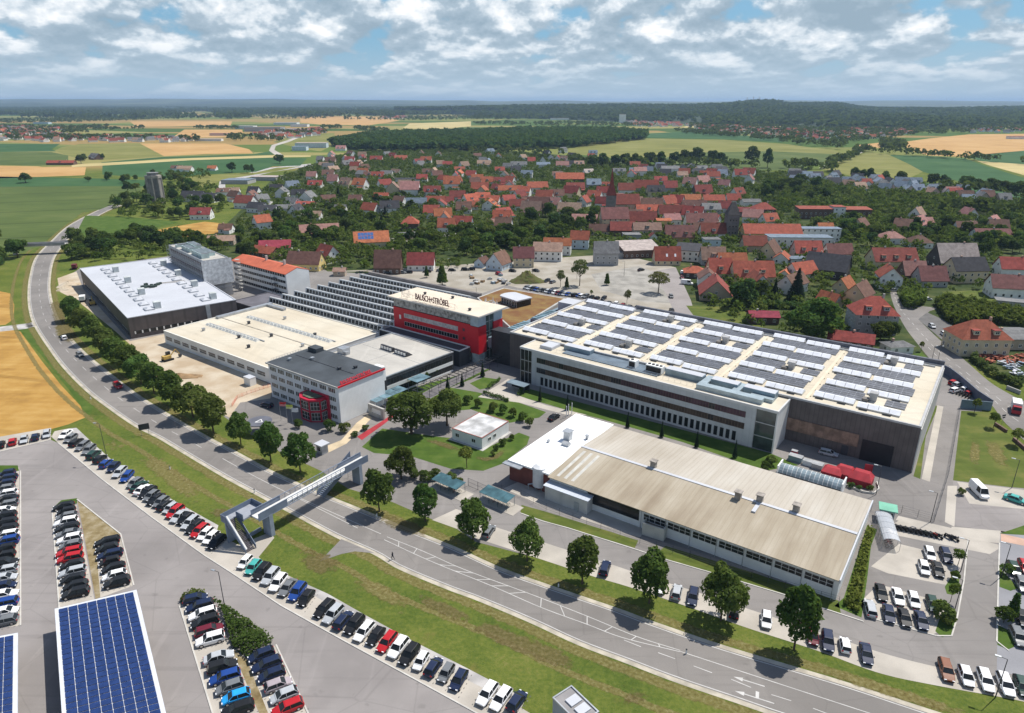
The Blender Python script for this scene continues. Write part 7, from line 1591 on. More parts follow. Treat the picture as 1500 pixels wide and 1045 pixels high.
def tree_kind(kind, var):
    """(trunk mesh, crown mesh, height) of a tree 10 m tall unless noted"""
    k = (kind, var)
    if k in TREES: return TREES[k]
    rng = np.random.default_rng(100*var+{'avenue': 1, 'broad': 2, 'dark': 3, 'light': 4, 'conifer': 5, 'slender': 6, 'young': 7, 'thin': 8, 'bush': 9, 'big': 10}[kind])
    if kind == 'avenue': L = round_lobes(rng, 18+3*var, 3.8+.22*var, 5.1, 5.3, (.26, .46), 'oval'); L += [(rng.normal()*.8, rng.normal()*.8, 8.0+rng.random()*1.3, 1.3, 1.3, 1.4) for _ in range(3)]; V, F = leaf_cloud(rng, 6500, L, .32); T = trunk_bm(10, .2, rng, 6); m = LEAF_AV
    elif kind == 'big': L = round_lobes(rng, 26, 4.6, 4.8, 5.0, (.24, .40)); V, F = leaf_cloud(rng, 7000, L, .30); T = trunk_bm(10, .28, rng, 7); m = LEAF
    elif kind == 'broad': L = round_lobes(rng, 13, 4.4, 4.7, 5.0, (.3, .5)); V, F = leaf_cloud(rng, 1500, L, .55); T = trunk_bm(10, .22, rng, 4); m = LEAF
    elif kind == 'dark': L = round_lobes(rng, 12, 4.0, 4.8, 5.1, (.3, .5)); V, F = leaf_cloud(rng, 1500, L, .52); T = trunk_bm(10, .22, rng, 4); m = LEAF_D
    elif kind == 'light': L = round_lobes(rng, 12, 4.2, 4.0, 5.4, (.3, .5)); V, F = leaf_cloud(rng, 1400, L, .5); T = trunk_bm(10, .2, rng, 4); m = LEAF_L
    elif kind == 'slender': L = [(0, 0, 2+i*.8, 1.5*(1-.07*i)+.2*rng.random(), 1.5*(1-.07*i), 1.0) for i in range(10)]; V, F = leaf_cloud(rng, 1100, L, .4); T = trunk_bm(10, .15, rng, 3, .25, .9); m = LEAF
    elif kind == 'conifer':
        n = 1300; z = 1+9*rng.random(n)**1.25; r = (10-z)*.26+.12; a = rng.random(n)*6.283; rr = r*(1-.35*rng.random(n)**2); c = np.stack([rr*np.cos(a), rr*np.sin(a), z], 1)
        o = np.stack([np.cos(a), np.sin(a), -.5+0*a], 1); t = np.stack([-np.sin(a), np.cos(a), 0*a], 1); s = (.28+.45*(10-z)/9)[:, None]; o, t = o*s, t*s*.5
        V = np.stack([c-o*.6, c+t, c+o, c-t], 1).reshape(-1, 3); F = np.arange(4*n).reshape(n, 4); T = trunk_bm(10, .16, rng, 0, .1, .95); m = LEAF_C
    elif kind == 'young': L = round_lobes(rng, 9, 2.6, 2.9, 6.4, (.3, .5)); V, F = leaf_cloud(rng, 700, L, .36); T = trunk_bm(10, .12, rng, 4, .35); m = LEAF_L
    elif kind == 'thin': L = round_lobes(rng, 18, 4.4, 3.6, 6.4, (.24, .38)); V, F = leaf_cloud(rng, 2200, L, .28); T = trunk_bm(10, .2, rng, 9, .8, .9); m = LEAF_Y
    else: L = round_lobes(rng, 9, 4.6, 4.6, 4.2, (.35, .55)); V, F = leaf_cloud(rng, 1100, L, .6); T = trunk_bm(4, .2, rng, 3); m = LEAF
    C = np_mesh('crown', V, F, [m]); TREES[k] = (T, C); return TREES[k]
def tree(x, y, h, kind, label, group=None, wide=1.0, name=None, rz=None, parts=True):
    var = random.randrange(4 if kind in ('avenue', 'broad', 'dark') else 2)
    T, C = tree_kind(kind, var); rz = random.random()*6.28 if rz is None else rz
    nm = name or {'conifer': 'conifer_tree', 'bush': 'shrub', 'young': 'young_tree', 'avenue': 'avenue_tree'}.get(kind, 'broadleaf_tree')
    s = h/10.0
    t = thing(nm, label, 'shrub' if kind == 'bush' else 'tree', (x, y, 0), group, rz); t.scale = (s*wide, s*wide, s)
    link('trunk', T, t); link('crown', C, t); return t
random.seed(8)
# avenue along the factory side of the main road
AV = [(107, 470, 9.5), (122, 489, 9.5), (138, 503, 9.5), (155, 520, 9.5), (172, 536, 9.5), (190, 549, 9.5), (207, 563, 9.5), (226, 577, 10), (252, 594, 10), (283, 612, 10), (313, 634, 10.2), (353, 651, 9), (397, 676, 10.5), (440, 692, 10.5), (556, 750, 10.4), (623, 764, 8.6), (693, 791, 9.6), (772, 822, 9.2), (853, 855, 10.4), (951, 884, 11), (1056, 909, 10.8), (1163, 952, 12.6)]
for i, (px, py, h) in enumerate(AV):
    x, y = g(px, py); lb = ('avenue tree, %s from the far new hall end of the dense roadside row' % nth(i+1)) if i < 11 else (['round avenue tree by the round dark canopy disc', 'dense avenue tree opposite the white office gable', 'last avenue tree before the footbridge beside the white kiosk'][i-11] if i < 14 else '%s avenue tree after the footbridge on the service lane side' % nth(i-13))
    random.seed(i*7+1); tree(x, y, h*random.uniform(.97, 1.03)*(1.08 if i < 11 else 1), 'avenue', lb, 'avenue trees along the main road', random.uniform(.86, 1.0)*(1.2 if i < 11 else (.78 if i == 21 else 1)))
# factory garden trees
for (px, py, h, k, w, lb) in [(603, 636, 13.2, 'big', 1.15, 'broad dark tree on the lawn beside the red path'), (655, 624, 11.5, 'big', .95, 'tall loose tree behind the small white building'), (588, 702, 9.5, 'big', .95, 'round tree by the drive in front of the lawn'), (684, 686, 7, 'young', 1.3, 'small pale flowering tree at the lawn edge'), (1188, 502, 19, 'big', 1.3, 'huge bright green tree behind the solar hall'), (1088, 450, 14, 'dark', 1.1, 'tall dark tree beside the brown red barn roof'), (1165, 440, 15, 'conifer', 1.0, 'tall dark conifer behind the pink shed'), (964, 430, 11, 'thin', 1.25, 'pale flowering round tree in the gravel lot'), (849, 419, 14, 'thin', .85, 'bare branched leaning tree in the gravel lot'), (821, 421, 9, 'thin', .7, 'thin yellow green tree at the row of parked cars'), (830, 424, 6, 'slender', 1.2, 'short bushy tree next to the thin one by the parked cars'), (889, 418, 6, 'slender', 1.6, 'small dark upright tree alone in the gravel lot'), (918, 447, 7.5, 'thin', .6, 'slim sapling behind the solar hall rear wall'), (866, 436, 4, 'young', .8, 'tiny sapling beside the middle car row'), (648, 418, 10, 'slender', 1.7, 'tall loose tree on the street behind the saw tooth hall'), (625, 407, 6, 'slender', 1.3, 'small green tree in front of the red roofed pair house'), (1289, 500, 8.5, 'broad', 1.2, 'rounded tree in front of the grey mansion'), (1302, 498, 8, 'dark', 1.0, 'dark tree between the mansion and the road'), (1349, 515, 4.5, 'young', 1.0, 'young tree on the corner lawn by the road'),
        (1427, 605, 5, 'young', 1.2, 'young bright tree below the slate wall'), (1455, 627, 5.2, 'young', 1.3, 'young yellow green tree in the middle of the lawn edge'), (1488, 652, 5.6, 'young', 1.5, 'young bushy tree at the low wall by the lawn'), (1403, 828, 4, 'young', 1.4, 'small dark tree on the bed near the motorcycles'), (1392, 882, 4.6, 'young', 1.0, 'sparse young tree above the clipped bush'), (1481, 905, 5.2, 'slender', 1.2, 'small upright tree in the edge bed'), (656, 572, 5, 'conifer', .6, 'small slim conifer along the pergola'), (707, 552, 5, 'conifer', .6, 'slim conifer beside the hedge square'), (677, 566, 4.6, 'conifer', .6, 'slim conifer midway along the pergola'), (625, 560, 4, 'young', .8, 'small tree on the grass before the glass hall'), (638, 553, 4, 'young', .8, 'second small tree before the dark glass hall'),
        (791, 588, 5, 'conifer', .45, 'thin columnar tree nearest the glass stair of the office wing'), (831, 601, 5, 'conifer', .45, 'thin columnar tree beside the slim white poles'), (919, 627, 5, 'conifer', .45, 'thin columnar tree, third along the office wing lawn'), (969, 641, 5, 'conifer', .45, 'thin columnar tree, fourth along the office wing lawn'), (1020, 656, 5, 'conifer', .45, 'thin columnar tree, fifth along the office wing lawn'), (1076, 671, 5.2, 'conifer', .45, 'thin columnar tree at the far end of the office wing lawn')]:
    x, y = g(px, py); tree(x, y, h, k, lb, None, w)
for i, (px, py, h) in enumerate([(668, 590, 3.6), (685, 592, 3.8), (700, 597, 3.4), (640, 600, 3.6), (722, 603, 4), (736, 606, 3.6), (752, 611, 3.6), (765, 617, 3.8), (776, 625, 3.4), (727, 660, 2.2), (737, 653, 2.8), (750, 645, 2.2), (722, 668, 1.6)]):
    x, y = g(px, py); tree(x, y, h*.9, 'bush', ('ornamental shrub in the garden bed above the white building, %s from the pergola' % nth(i+1)) if i < 9 else 'round shrub on the lawn side of the white building, %s from its corner' % nth(i-8), 'garden shrubs')
for i, (px, py, h, w, lb) in enumerate([(605, 700, 4, 1.1, 'shrub under the round drive side tree'), (622, 706, 3.6, 1.2, 'shrub beside the first teal bicycle shelter'), (637, 702, 3.4, 1.2, 'shrub just behind the teal bicycle shelter'), (668, 714, 3.6, 1.1, 'round shrub between shelter and gate'), (660, 706, 3.4, 1.0, 'shrub at the shelter rear by the lawn drive'), (1377, 907, 4.5, 1.1, 'large clipped round bush in the small car park bed'), (1387, 915, 2.6, 1.2, 'low bush beside the clipped round bush'), (1397, 850, 2.4, 1.0, 'low bush in the bed beside the black saloon'), (1470, 912, 4, 1.1, 'dark round bush in the edge bed'), (1474, 842, 3, 1.1, 'bush in the striped bed by the dark green car'), (505, 634, 4, 1.0, 'green shrub beside the red entrance bay'), (483, 632, 4.4, 1.0, 'bright shrub at the foot of the red entrance bay'), (437, 627, 3.2, 1.1, 'dark ball shaped shrub beside the flags'), (1407, 725, 2.4, .9, 'small bush next to the white van'), (520, 640, 2, 1.4, 'low shrub along the sand coloured path'), (535, 630, 2, 1.4, 'second low shrub along the sand coloured path'), (1128, 680, 3, 1.4, 'bright shrub at the glass stair end of the office wing'), (1120, 688, 2.6, 1.4, 'low shrub at the end of the office lawn'), (1246, 715, 2, 1.0, 'shrub on the planted island nearest the glazed tunnel'), (1258, 718, 1.6, 1.1, 'low shrub in the middle of the planted island'), (1274, 720, 2, 1.1, 'shrub at the lamp post end of the planted island')]):
    x, y = g(px, py); tree(x, y, h*.9, 'bush', lb, None, w)
# hedges: ground cover volumes
def hedge(name, label, pts, h, dens, m, size, seed, kind=None, cat='hedge', world=False):
    """leafy mass over a polygon"""
    P_ = np.array(pts if world else G(pts)); rng = np.random.default_rng(seed); lo, hi = P_.min(0), P_.max(0)
    area = .5*abs(np.dot(P_[:, 0], np.roll(P_[:, 1], 1))-np.dot(P_[:, 1], np.roll(P_[:, 0], 1)))
    n = int(area*dens*5*max(1, (hi-lo).prod()/max(area, 1)/2))
    c = lo+(hi-lo)*rng.random((n, 2)); ins = np.zeros(n, bool); k = len(P_)
    for i in range(k):
        a, b = P_[i], P_[(i+1) % k]; cond = ((a[1] > c[:, 1]) != (b[1] > c[:, 1])); xx = (b[0]-a[0])*(c[:, 1]-a[1])/(b[1]-a[1]+1e-12)+a[0]; ins ^= cond & (c[:, 0] < xx)
    c = c[ins]; n = len(c); z = h*(.75+.35*np.sin(c[:, 0]*.9)*np.sin(c[:, 1]*1.1)+.2*rng.normal(size=n)); z = np.clip(z*np.where(rng.random(n) < .15, rng.random(n), 1), .05, None)
    C3 = np.column_stack([c, z]); nr = rng.normal(size=(n, 3))*.6+[0, 0, 1]; nr /= np.linalg.norm(nr, axis=1)[:, None]; t = np.cross(nr, rng.normal(size=(n, 3))); t /= np.linalg.norm(t, axis=1)[:, None]; b = np.cross(nr, t)
    s = size*(.6+.8*rng.random(n))[:, None]; t *= s; b *= s*.7
    V = np.stack([C3-t, C3-b, C3+t, C3+b], 1).reshape(-1, 3); o = link(name, np_mesh(name, V, np.arange(4*n).reshape(n, 4), [m])); tag(o, label, cat if kind is None else None, None, kind); return o
hedge('hedge', 'dense green hedge filling the island between two parked columns', [(310, 884), (329, 890), (366, 915), (403, 941.4), (362, 966), (340, 949), (325.6, 896)], 1.5, 16, LEAF, .24, 1)
hedge('hedge', 'small green hedge cap at the tip of the parked column', [(263, 884), (268, 873), (285, 866), (300, 869), (302, 873), (282, 878)], .9, 16, LEAF, .22, 2)
hedge('hedge', 'low hedge square edge on the paved place before the office wing', [(713, 569), (731, 556), (734, 558), (716, 571)], 1.0, 20, LEAF, .2, 3)
hedge('hedge', 'short clipped hedge beside the office wing corner', [(757, 579), (768, 568), (771, 570), (760, 581)], 1.1, 20, LEAF, .2, 4)
hedge('hedge', 'low dark brown green hedge along the garden path', [(709, 575), (735, 583), (746, 587), (744, 590), (730, 586), (707, 578)], 1.0, 20, LEAF_D, .2, 5)
hedge('hedge', 'bank of shrubs between the brown roofed hall and the arched shelter', [(1244, 868), (1270, 775), (1280, 780), (1272, 810), (1266, 850), (1258, 900), (1236, 888)], 1.3, 12, LEAF_L, .3, 6)
hedge('hedge', 'dark clipped hedge along the village road below the scrap yard', [(1420, 528), (1450, 552), (1494, 572), (1498, 566), (1452, 548), (1426, 524)], 2.2, 10, LEAF_D, .4, 7)
hedge('hedge', 'long dark hedge behind the pink shed', [(1060, 446), (1160, 449), (1180, 452), (1178, 455), (1060, 450)], 2.2, 10, LEAF_D, .4, 8)
hedge('roadside_shrubs', 'bright bushes lining the side lane to the villa', [(1318, 438), (1328, 430), (1354, 433), (1356, 446), (1340, 454), (1324, 452)], 3.6, 6, LEAF_L, .55, 9, None, 'shrubs')
hedge('roadside_shrubs', 'broad belt of light green bushes behind the roadside parking', [(1368, 446), (1390, 440), (1430, 448), (1500, 462), (1500, 480), (1440, 474), (1400, 478), (1384, 470)], 3.2, 5, LEAF_L, .6, 10, None, 'shrubs')
# ================================================================ VILLAGE
def roof_mat(name, col, rough=.85):
    """tiled roof: courses and weathering, each house a little different"""
    m = bpy.data.materials.new(name); m.use_nodes = True; nt = m.node_tree; b = nt.nodes['Principled BSDF']; b.inputs['Roughness'].default_value = rough; b.inputs['Specular IOR Level'].default_value = .2
    geo = node(nt, 'ShaderNodeNewGeometry'); oi = node(nt, 'ShaderNodeObjectInfo')
    n1 = node(nt, 'ShaderNodeTexNoise'); n1.inputs['Scale'].default_value = .5; n1.inputs['Detail'].default_value = 6; n1.inputs['Roughness'].default_value = .7
    n2 = node(nt, 'ShaderNodeTexNoise'); n2.inputs['Scale'].default_value = 3.5; n2.inputs['Detail'].default_value = 2
    for n in (n1, n2): nt.links.new(geo.outputs['Position'], n.inputs['Vector'])
    c = mix_n(nt, smooth_n(nt, n1.outputs['Fac'], .35, .68), tuple(x*.78 for x in col), tuple(min(.8, x*1.2) for x in col))
    f = math_n(nt, 'ADD', math_n(nt, 'MULTIPLY', n2.outputs['Fac'], .5), .75)
    cc = node(nt, 'ShaderNodeCombineColor'); [nt.links.new(f, cc.inputs[i]) for i in range(3)]
    c = mix_n(nt, 1.0, c, cc.outputs[0], 'MULTIPLY')
    sp = node(nt, 'ShaderNodeSeparateXYZ'); nt.links.new(geo.outputs['Position'], sp.inputs[0])
    s2 = smooth_n(nt, math_n(nt, 'ABSOLUTE', math_n(nt, 'SUBTRACT', math_n(nt, 'FRACT', math_n(nt, 'MULTIPLY', sp.outputs[2], 2.2)), .5)), .34, .48)
    c = mix_n(nt, math_n(nt, 'MULTIPLY', s2, .22), c, tuple(x*.4 for x in col))
    hs = node(nt, 'ShaderNodeHueSaturation'); nt.links.new(c, hs.inputs['Color'])
    nt.links.new(math_n(nt, 'ADD', math_n(nt, 'MULTIPLY', oi.outputs['Random'], .02), .49), hs.inputs['Hue'])
    nt.links.new(math_n(nt, 'ADD', math_n(nt, 'MULTIPLY', math_n(nt, 'FRACT', math_n(nt, 'MULTIPLY', oi.outputs['Random'], 5.7)), .4), .8), hs.inputs['Value'])
    nt.links.new(hs.outputs[0], b.inputs['Base Color']); MATS[name] = m; return m
ROOF = {k: (roof_mat('tile_'+n.replace(' ', '_'), c), n) for k, n, c in [('r', 'red', (.30, .078, .054)), ('o', 'orange', (.38, .118, .062)), ('d', 'dark red', (.225, .06, .048)), ('b', 'brown', (.155, .085, .065)), ('g', 'grey', (.17, .17, .17)), ('k', 'dark slate', (.055, .055, .062)), ('p', 'pinkish', (.33, .17, .15)), ('u', 'plum', (.19, .082, .075)), ('w', 'pale weathered', (.42, .36, .33)), ('y', 'blue grey', (.16, .20, .25)), ('t', 'tan', (.30, .20, .15)), ('m', 'magenta red', (.27, .045, .07))]}
WALL = {k: (mat('render_'+n.replace(' ', '_'), c, .85, .08, .4), n) for k, n, c in [('w', 'white', (.72, .72, .70)), ('c', 'cream', (.58, .49, .33)), ('y', 'yellow', (.62, .48, .20)), ('g', 'grey', (.36, .36, .36)), ('l', 'pale blue', (.52, .60, .66)), ('b', 'brown', (.13, .085, .065)), ('k', 'pink', (.60, .45, .40)), ('d', 'dark', (.07, .06, .06)), ('o', 'ochre', (.45, .27, .14)), ('t', 'tan', (.42, .34, .26))]}
HOUSES = []; VHOUSES = []
def house(px, py, L, Dp, eh, rh, ang, rc, wc, kind='gable', label=None, cat='house', dormers=0, name='house', world=None, parts=True, extra=None):
    if world is None:
        x, y = g(px, py); y += Dp*.45
    else: x, y = world
    if label is None and kind == 'gable' and not dormers and L > 11.5: dormers = (0, 1, 0, 2, 1)[int(px*3+py) % 5]
    a = R(ang); f = Fr((0, 0), a, L, Dp); f.o = (x-f.u[0]*L/2-f.v[0]*Dp/2, y-f.u[1]*L/2-f.v[1]*Dp/2)
    t = thing(name, label, cat, (x, y, 0)); rm, rn = ROOF[rc]; wm, wn = WALL[wc]
    top = eh+rh; ym = Dp/2; o = .45
    b = MB(); b.prism(f.rect(0, L, 0, Dp), -.3, eh, 0)
    if kind == 'gable':
        for xx in (0, L): b.poly([f.p(xx, 0, eh), f.p(xx, Dp, eh), f.p(xx, ym, top-.05)] if xx else [f.p(0, Dp, eh), f.p(0, 0, eh), f.p(0, ym, top-.05)])
    b.build('wall', wm, t); sl = rh/ym; b = MB(); th = .22
    if kind in ('gable',):
        for s in (0, 1):
            ya, yb = (-o, ym) if s == 0 else (Dp+o, ym); za, zb = eh-sl*o, top
            lo = [f.p(-o, ya, za), f.p(L+o, ya, za), f.p(L+o, yb, zb), f.p(-o, yb, zb)]
            if s: lo = [f.p(L+o, ya, za), f.p(-o, ya, za), f.p(-o, yb, zb), f.p(L+o, yb, zb)]
            b.hexa(lo, [(p[0], p[1], p[2]+th) for p in lo])
    elif kind == 'hip':
        i = min(L, Dp)*.48; z0 = eh-.15; E = [f.p(-o, -o, z0), f.p(L+o, -o, z0), f.p(L+o, Dp+o, z0), f.p(-o, Dp+o, z0)]
        if L >= Dp: r0, r1 = f.p(i, ym, top), f.p(L-i, ym, top)
        else: r0 = r1 = f.p(L/2, ym, top)
        b.poly([E[0], E[1], r1, r0]); b.poly([E[1], E[2], r1]); b.poly([E[2], E[3], r0, r1]); b.poly([E[3], E[0], r0]); b.poly(E[::-1])
    elif kind == 'mono':
        lo = [f.p(-o, -o, eh), f.p(L+o, -o, eh), f.p(L+o, Dp+o, top), f.p(-o, Dp+o, top)]; b.hexa(lo, [(p[0], p[1], p[2]+th) for p in lo])
        b2 = MB(); b2.hexa([f.p(0, 0, eh-.01), f.p(L, 0, eh-.01), f.p(L, Dp, eh-.01), f.p(0, Dp, eh-.01)], [f.p(0, 0, eh), f.p(L, 0, eh), f.p(L, Dp, top-.05), f.p(0, Dp, top-.05)]); b2.build('upper_wall', wm, t)
    else: f.box(b, -.3, L+.3, -.3, Dp+.3, eh, eh+.35)
    r_ = b.build('roof', rm, t)
    rng = random.Random(int(px*13+py*7))
    if parts and kind in ('gable', 'hip'):
        cx_ = L*rng.choice((.3, .55, .7)); b = MB(); f.box(b, cx_-.35, cx_+.35, ym-.1, ym+.6, top-.9, top+.9); b.build('chimney', rng.choice((CONC, MATS['reddish_paving'])), r_)
    dist = math.hypot(x, y)
    if parts and dist < 640:
        nf = max(1, int(eh//2.6)); me = window_mesh(1.0, 1.25, 1 if dist > 380 else 2, 1, FRAME_W, GLASS, .12)
        for (A_, B_, W_) in ((f.p(0, 0), f.p(L, 0), L), (f.p(L, 0), f.p(L, Dp), Dp), (f.p(0, Dp), f.p(0, 0), Dp), (f.p(L, Dp), f.p(0, Dp), L)):
            nx, ny = (B_[1]-A_[1]), -(B_[0]-A_[0]); mx, my = (A_[0]+B_[0])/2, (A_[1]+B_[1])/2
            if (nx*-mx+ny*-my)/(W_*dist) < .18: continue
            n = max(1, int((W_-1.2)/(2.7 if dist < 420 else 3.4)))
            for k in range(nf):
                for i in range(n): put_window(t, me, A_, B_, W_*(i+.5)/n, .95+k*2.75)
            if kind == 'gable' and W_ == Dp and rh > 3 and W_ != L: put_window(t, me, A_, B_, W_/2, eh+.5)
    if label is None and kind == 'gable' and int(px*7+py*5) % 3 == 0:
        x0, x1, d0 = L*.55, L*.98, 3.2; b = MB(); f.box(b, x0, x1, -d0, -.01, -.2, 2.5); lo = [f.p(x0-.2, -d0-.3, 2.45), f.p(x1+.2, -d0-.3, 2.45), f.p(x1+.2, -.02, 3.2), f.p(x0-.2, -.02, 3.2)]; b.hexa(lo, [(p[0], p[1], p[2]+.18) for p in lo], 1); b.build('annexe', [wm, rm], t)
    for k in range(dormers):
        xx = L*(k+.7)/(dormers+.4); yd = ym*.42; zz = eh+sl*yd*.55; b = MB(); f.box(b, xx-1.1, xx+1.1, yd*.45, yd*1.7, zz-.2, zz+1.5); f.box(b, xx-1.3, xx+1.3, yd*.35, yd*1.8, zz+1.5, zz+1.7, 1); d_ = b.build('dormer', [wm, rm], t)
        put_window(t, window_mesh(1.4, .9, 2, 1, FRAME_W, GLASS, .1), f.p(xx-1.1, yd*.45), f.p(xx+1.1, yd*.45), 1.1, zz+.3)
    if extra == 'solar':
        b = MB()
        for i in range(5):
            for j in range(2):
                x0, x1 = L*.12+i*L*.09, L*.12+(i+.9)*L*.09; y0, y1 = ym*(.25+j*.32), ym*(.25+j*.32+.28); z = lambda yy: eh+sl*yy+th+.06
                b.hexa([f.p(x0, y0, z(y0)-.05), f.p(x1, y0, z(y0)-.05), f.p(x1, y1, z(y1)-.05), f.p(x0, y1, z(y1)-.05)], [f.p(x0, y0, z(y0)), f.p(x1, y0, z(y0)), f.p(x1, y1, z(y1)), f.p(x0, y1, z(y1))])
        b.build('solar_array', mat('house_solar', (.06, .14, .35), .25, .2, 1), t)
    if extra == 'skylights':
        b = MB()
        for xx in (L*.42, L*.75): y0, y1 = ym*.2, ym*.42; z = lambda yy: eh+sl*yy+th+.08; b.hexa([f.p(xx, y0, z(y0)-.06), f.p(xx+1, y0, z(y0)-.06), f.p(xx+1, y1, z(y1)-.06), f.p(xx, y1, z(y1)-.06)], [f.p(xx, y0, z(y0)), f.p(xx+1, y0, z(y0)), f.p(xx+1, y1, z(y1)), f.p(xx, y1, z(y1))])
        b.build('roof_window', LAMPW, t)
    VHOUSES.append((x, y, max(L, Dp)*.55))
    if label is None: HOUSES.append((t, rn, wn, kind, L, x, y))
    return t
H = house
# houses close to the factory, surveyed one by one
H(465, 349, 25, 14, 3.2, 5, 18, 'p', 'b', label='big barn with pale pink roof among the trees behind the factory', cat='barn')
H(542, 364, 21, 13, 4, 5.5, 14, 'o', 'c', label='orange roofed house with a block of solar panels on its roof', extra='solar')
H(600, 338, 12, 11, 5, 4.5, 5, 'o', 'b', 'hip', 'bright orange hip roofed house with brown walls amid gardens')
H(602, 352, 17, 9, 3, 1.5, 12, 'g', 'c', label='low grey roofed bungalow below the orange hip roof')
H(568, 402, 13.5, 9, 4, 8, 0, 'b', 'b', label='tall brown ivy clad barn above the saw tooth hall', cat='barn')
H(616, 397, 14, 8.5, 3.6, 5.5, 0, 'd', 'w', label='dark red roofed pair of white houses on the street behind the factory')
H(497, 405, 6, 5, 2.6, 1.4, 0, 't', 't', label='little grey brown garden shed above the saw tooth hall', cat='shed')
H(446, 397, 18, 10, 4, 5.5, -8, 'b', 'y', label='brown roofed house with yellow gable behind the red roofed block')
H(478, 386, 11, 10, 4, 5.5, -40, 'd', 'w', label='dark red roofed house with white gable behind the yellow gabled one', dormers=1)
H(401, 370, 18, 10, 3, 3.5, 10, 'm', 'w', label='magenta red roofed house just behind the long white block')
H(387, 378, 16, 9, 3, 3, -25, 'r', 'b', label='plain red roofed barn touching the long white block', cat='barn')
H(322, 360, 16, 10, 3, 2.5, 8, 't', 't', label='low tan roofed shed behind the scaffolded block', cat='barn')
H(731, 396, 11, 10, 3.6, 5.5, 60, 'b', 'l', label='pale blue gabled house with brown roof on the lot street')
H(767, 392, 11, 9, 5.5, 5, 0, 'u', 'c', label='cream house with steep plum roof on the lot street')
H(706, 392, 7, 6, 2.6, 2.6, 60, 'b', 'l', label='small brown roofed cottage almost hidden by bushes')
H(803, 383, 16, 9, 6, 4, -8, 't', 'w', label='long white house with tan roof and red awning')
H(817, 374, 16, 8, 6, 3.5, -8, 'o', 'w', label='orange roofed house behind the long white one')
H(850, 365, 11, 9, 6, 4.5, -10, 'r', 'l', label='red roofed house with pale blue gable by the grey block')
H(888, 389, 13, 9, 7, 5.5, 0, 'g', 'g', label='plain grey block of a house with grey roof at the gravel lot')
H(878, 345, 13, 8, 3, 4, -5, 'b', 't', label='brown barn roof behind the red roofed pale blue house', cat='barn')
H(937, 378, 22, 16, 4.5, 2.8, 10, 'w', 'b', 'mono', 'dark timber hall with striped pale metal roof at the gravel lot', 'hall')
H(914, 378, 5, 4, 3, .3, 0, 'g', 'g', 'flat', 'little grey garage box beside the timber hall', 'garage')
H(978, 389, 14, 9, 3.2, 6.5, 0, 'r', 'c', label='rust red roofed house with two bright skylights at the lot end', extra='skylights')
H(1010, 383, 13, 10, 6, 2.5, -20, 'k', 'w', 'mono', 'modern white house with dark slanted roof')
H(1043, 366, 10, 8, 6, .4, 0, 'g', 'l', 'flat', 'pale mint flat roofed house behind the modern slanted one')
H(926, 356, 11, 8, 5, 1, 0, 'g', 'g', 'flat', 'grey flat roofed shed above the timber hall', 'shed')
H(957, 358, 5, 6, 4, 3, 90, 'd', 'w', label='narrow dark red gabled house squeezed above the timber hall')
H(996, 356, 18, 11, 4, 6.5, 0, 'u', 'o', label='ochre house with big plum roof carrying pale panels', dormers=2)
H(1045, 352, 16, 10, 4.5, 6, 0, 'd', 'w', label='white house with dark red roof beside the stone gate tower', dormers=1)
H(1045, 389, 13, 8, 3.6, 6, 0, 't', 'g', label='tan grey roofed house above the orange garage', dormers=1)
H(1020, 408, 11, 9, 3, 2.6, -10, 'o', 'd', 'hip', 'orange hip roofed garage at the end of the lot street', 'garage')
H(1073, 394, 15, 8, 4, 4, 0, 'o', 'w', label='bright orange roofed row house behind the dormer houses')
H(1055, 411, 11, 10, 4, 6.5, 0, 'r', 'c', label='rust red roofed house with one wide dormer above the brown red barn', dormers=1)
H(1104, 416, 20, 10, 4, 6.5, 0, 'r', 'c', label='long rust red roofed house with two wide dormers', dormers=2)
H(1052, 440, 17, 14, 2.8, 6.5, 78, 'd', 't', label='large brown red low barn roof beside the hedge', cat='barn')
H(1120, 475, 11.5, 7, 3, 1.6, -4, 'm', 'b', 'gable', 'low shed with flat pink red roof behind the solar hall', 'shed')
H(1106, 369, 14, 9, 4, 5, 0, 'd', 't', label='dark red roofed house left of the school block')
H(1130, 380, 13, 10, 4, 6, 55, 'b', 'c', label='cream gabled house with brown roof below the school')
H(1148, 387, 9, 8, 3, 3, 60, 'r', 'w', label='small red roofed white annexe below the cream gable')
H(1184, 382, 15, 10, 4.5, 6, 0, 'r', 'k', label='pink walled house with red roof and two arched dormers', dormers=2)
H(1170, 388, 9, 8, 3, .4, 0, 'y', 'w', 'flat', 'white flat roofed annexe with blue grey roof below the pink house')
H(1230, 382, 14, 9, 4, 5, 0, 'u', 'w', label='plum roofed house beside the pink walled house')
H(1177, 411, 14, 10, 3.6, 5, 25, 'o', 'w', label='orange brown roofed house with white gable before the black barn')
H(1218, 408, 20, 14, 4.5, 7, -35, 'k', 'd', label='big black roofed barn sloping to the street', cat='barn')
H(1152, 412, 7, 6, 3, 2.5, 60, 'o', 'w', label='tiny orange roofed shed beside the orange brown house', cat='shed')
H(1217, 452, 9, 6, 3, 3.5, -60, 'o', 't', label='small orange roofed barn beside the huge tree', cat='barn')
H(1239, 431, 10, 7, 3.5, 4, 45, 'o', 'c', label='bright orange roofed house above the grey mansion')
H(1262, 449, 12, 9, 5, 5, 45, 'b', 'c', label='cream gabled house with purple brown roof above the mansion')
H(1283, 490, 15.5, 12, 8, 6, -8, 'r', 'g', 'hip', 'grey mansion with red mansard roof and round dormers by the road', 'mansion', 2)
H(1251, 511, 15, 8, 2.8, 2.4, -26, 'r', 'b', label='red tiled open shed beside the mansion', cat='shed')
H(1318, 519, 9, 6, 3, 1.2, 8, 'g', 'w', 'hip', 'small white house with grey hip roof on the corner lawn')
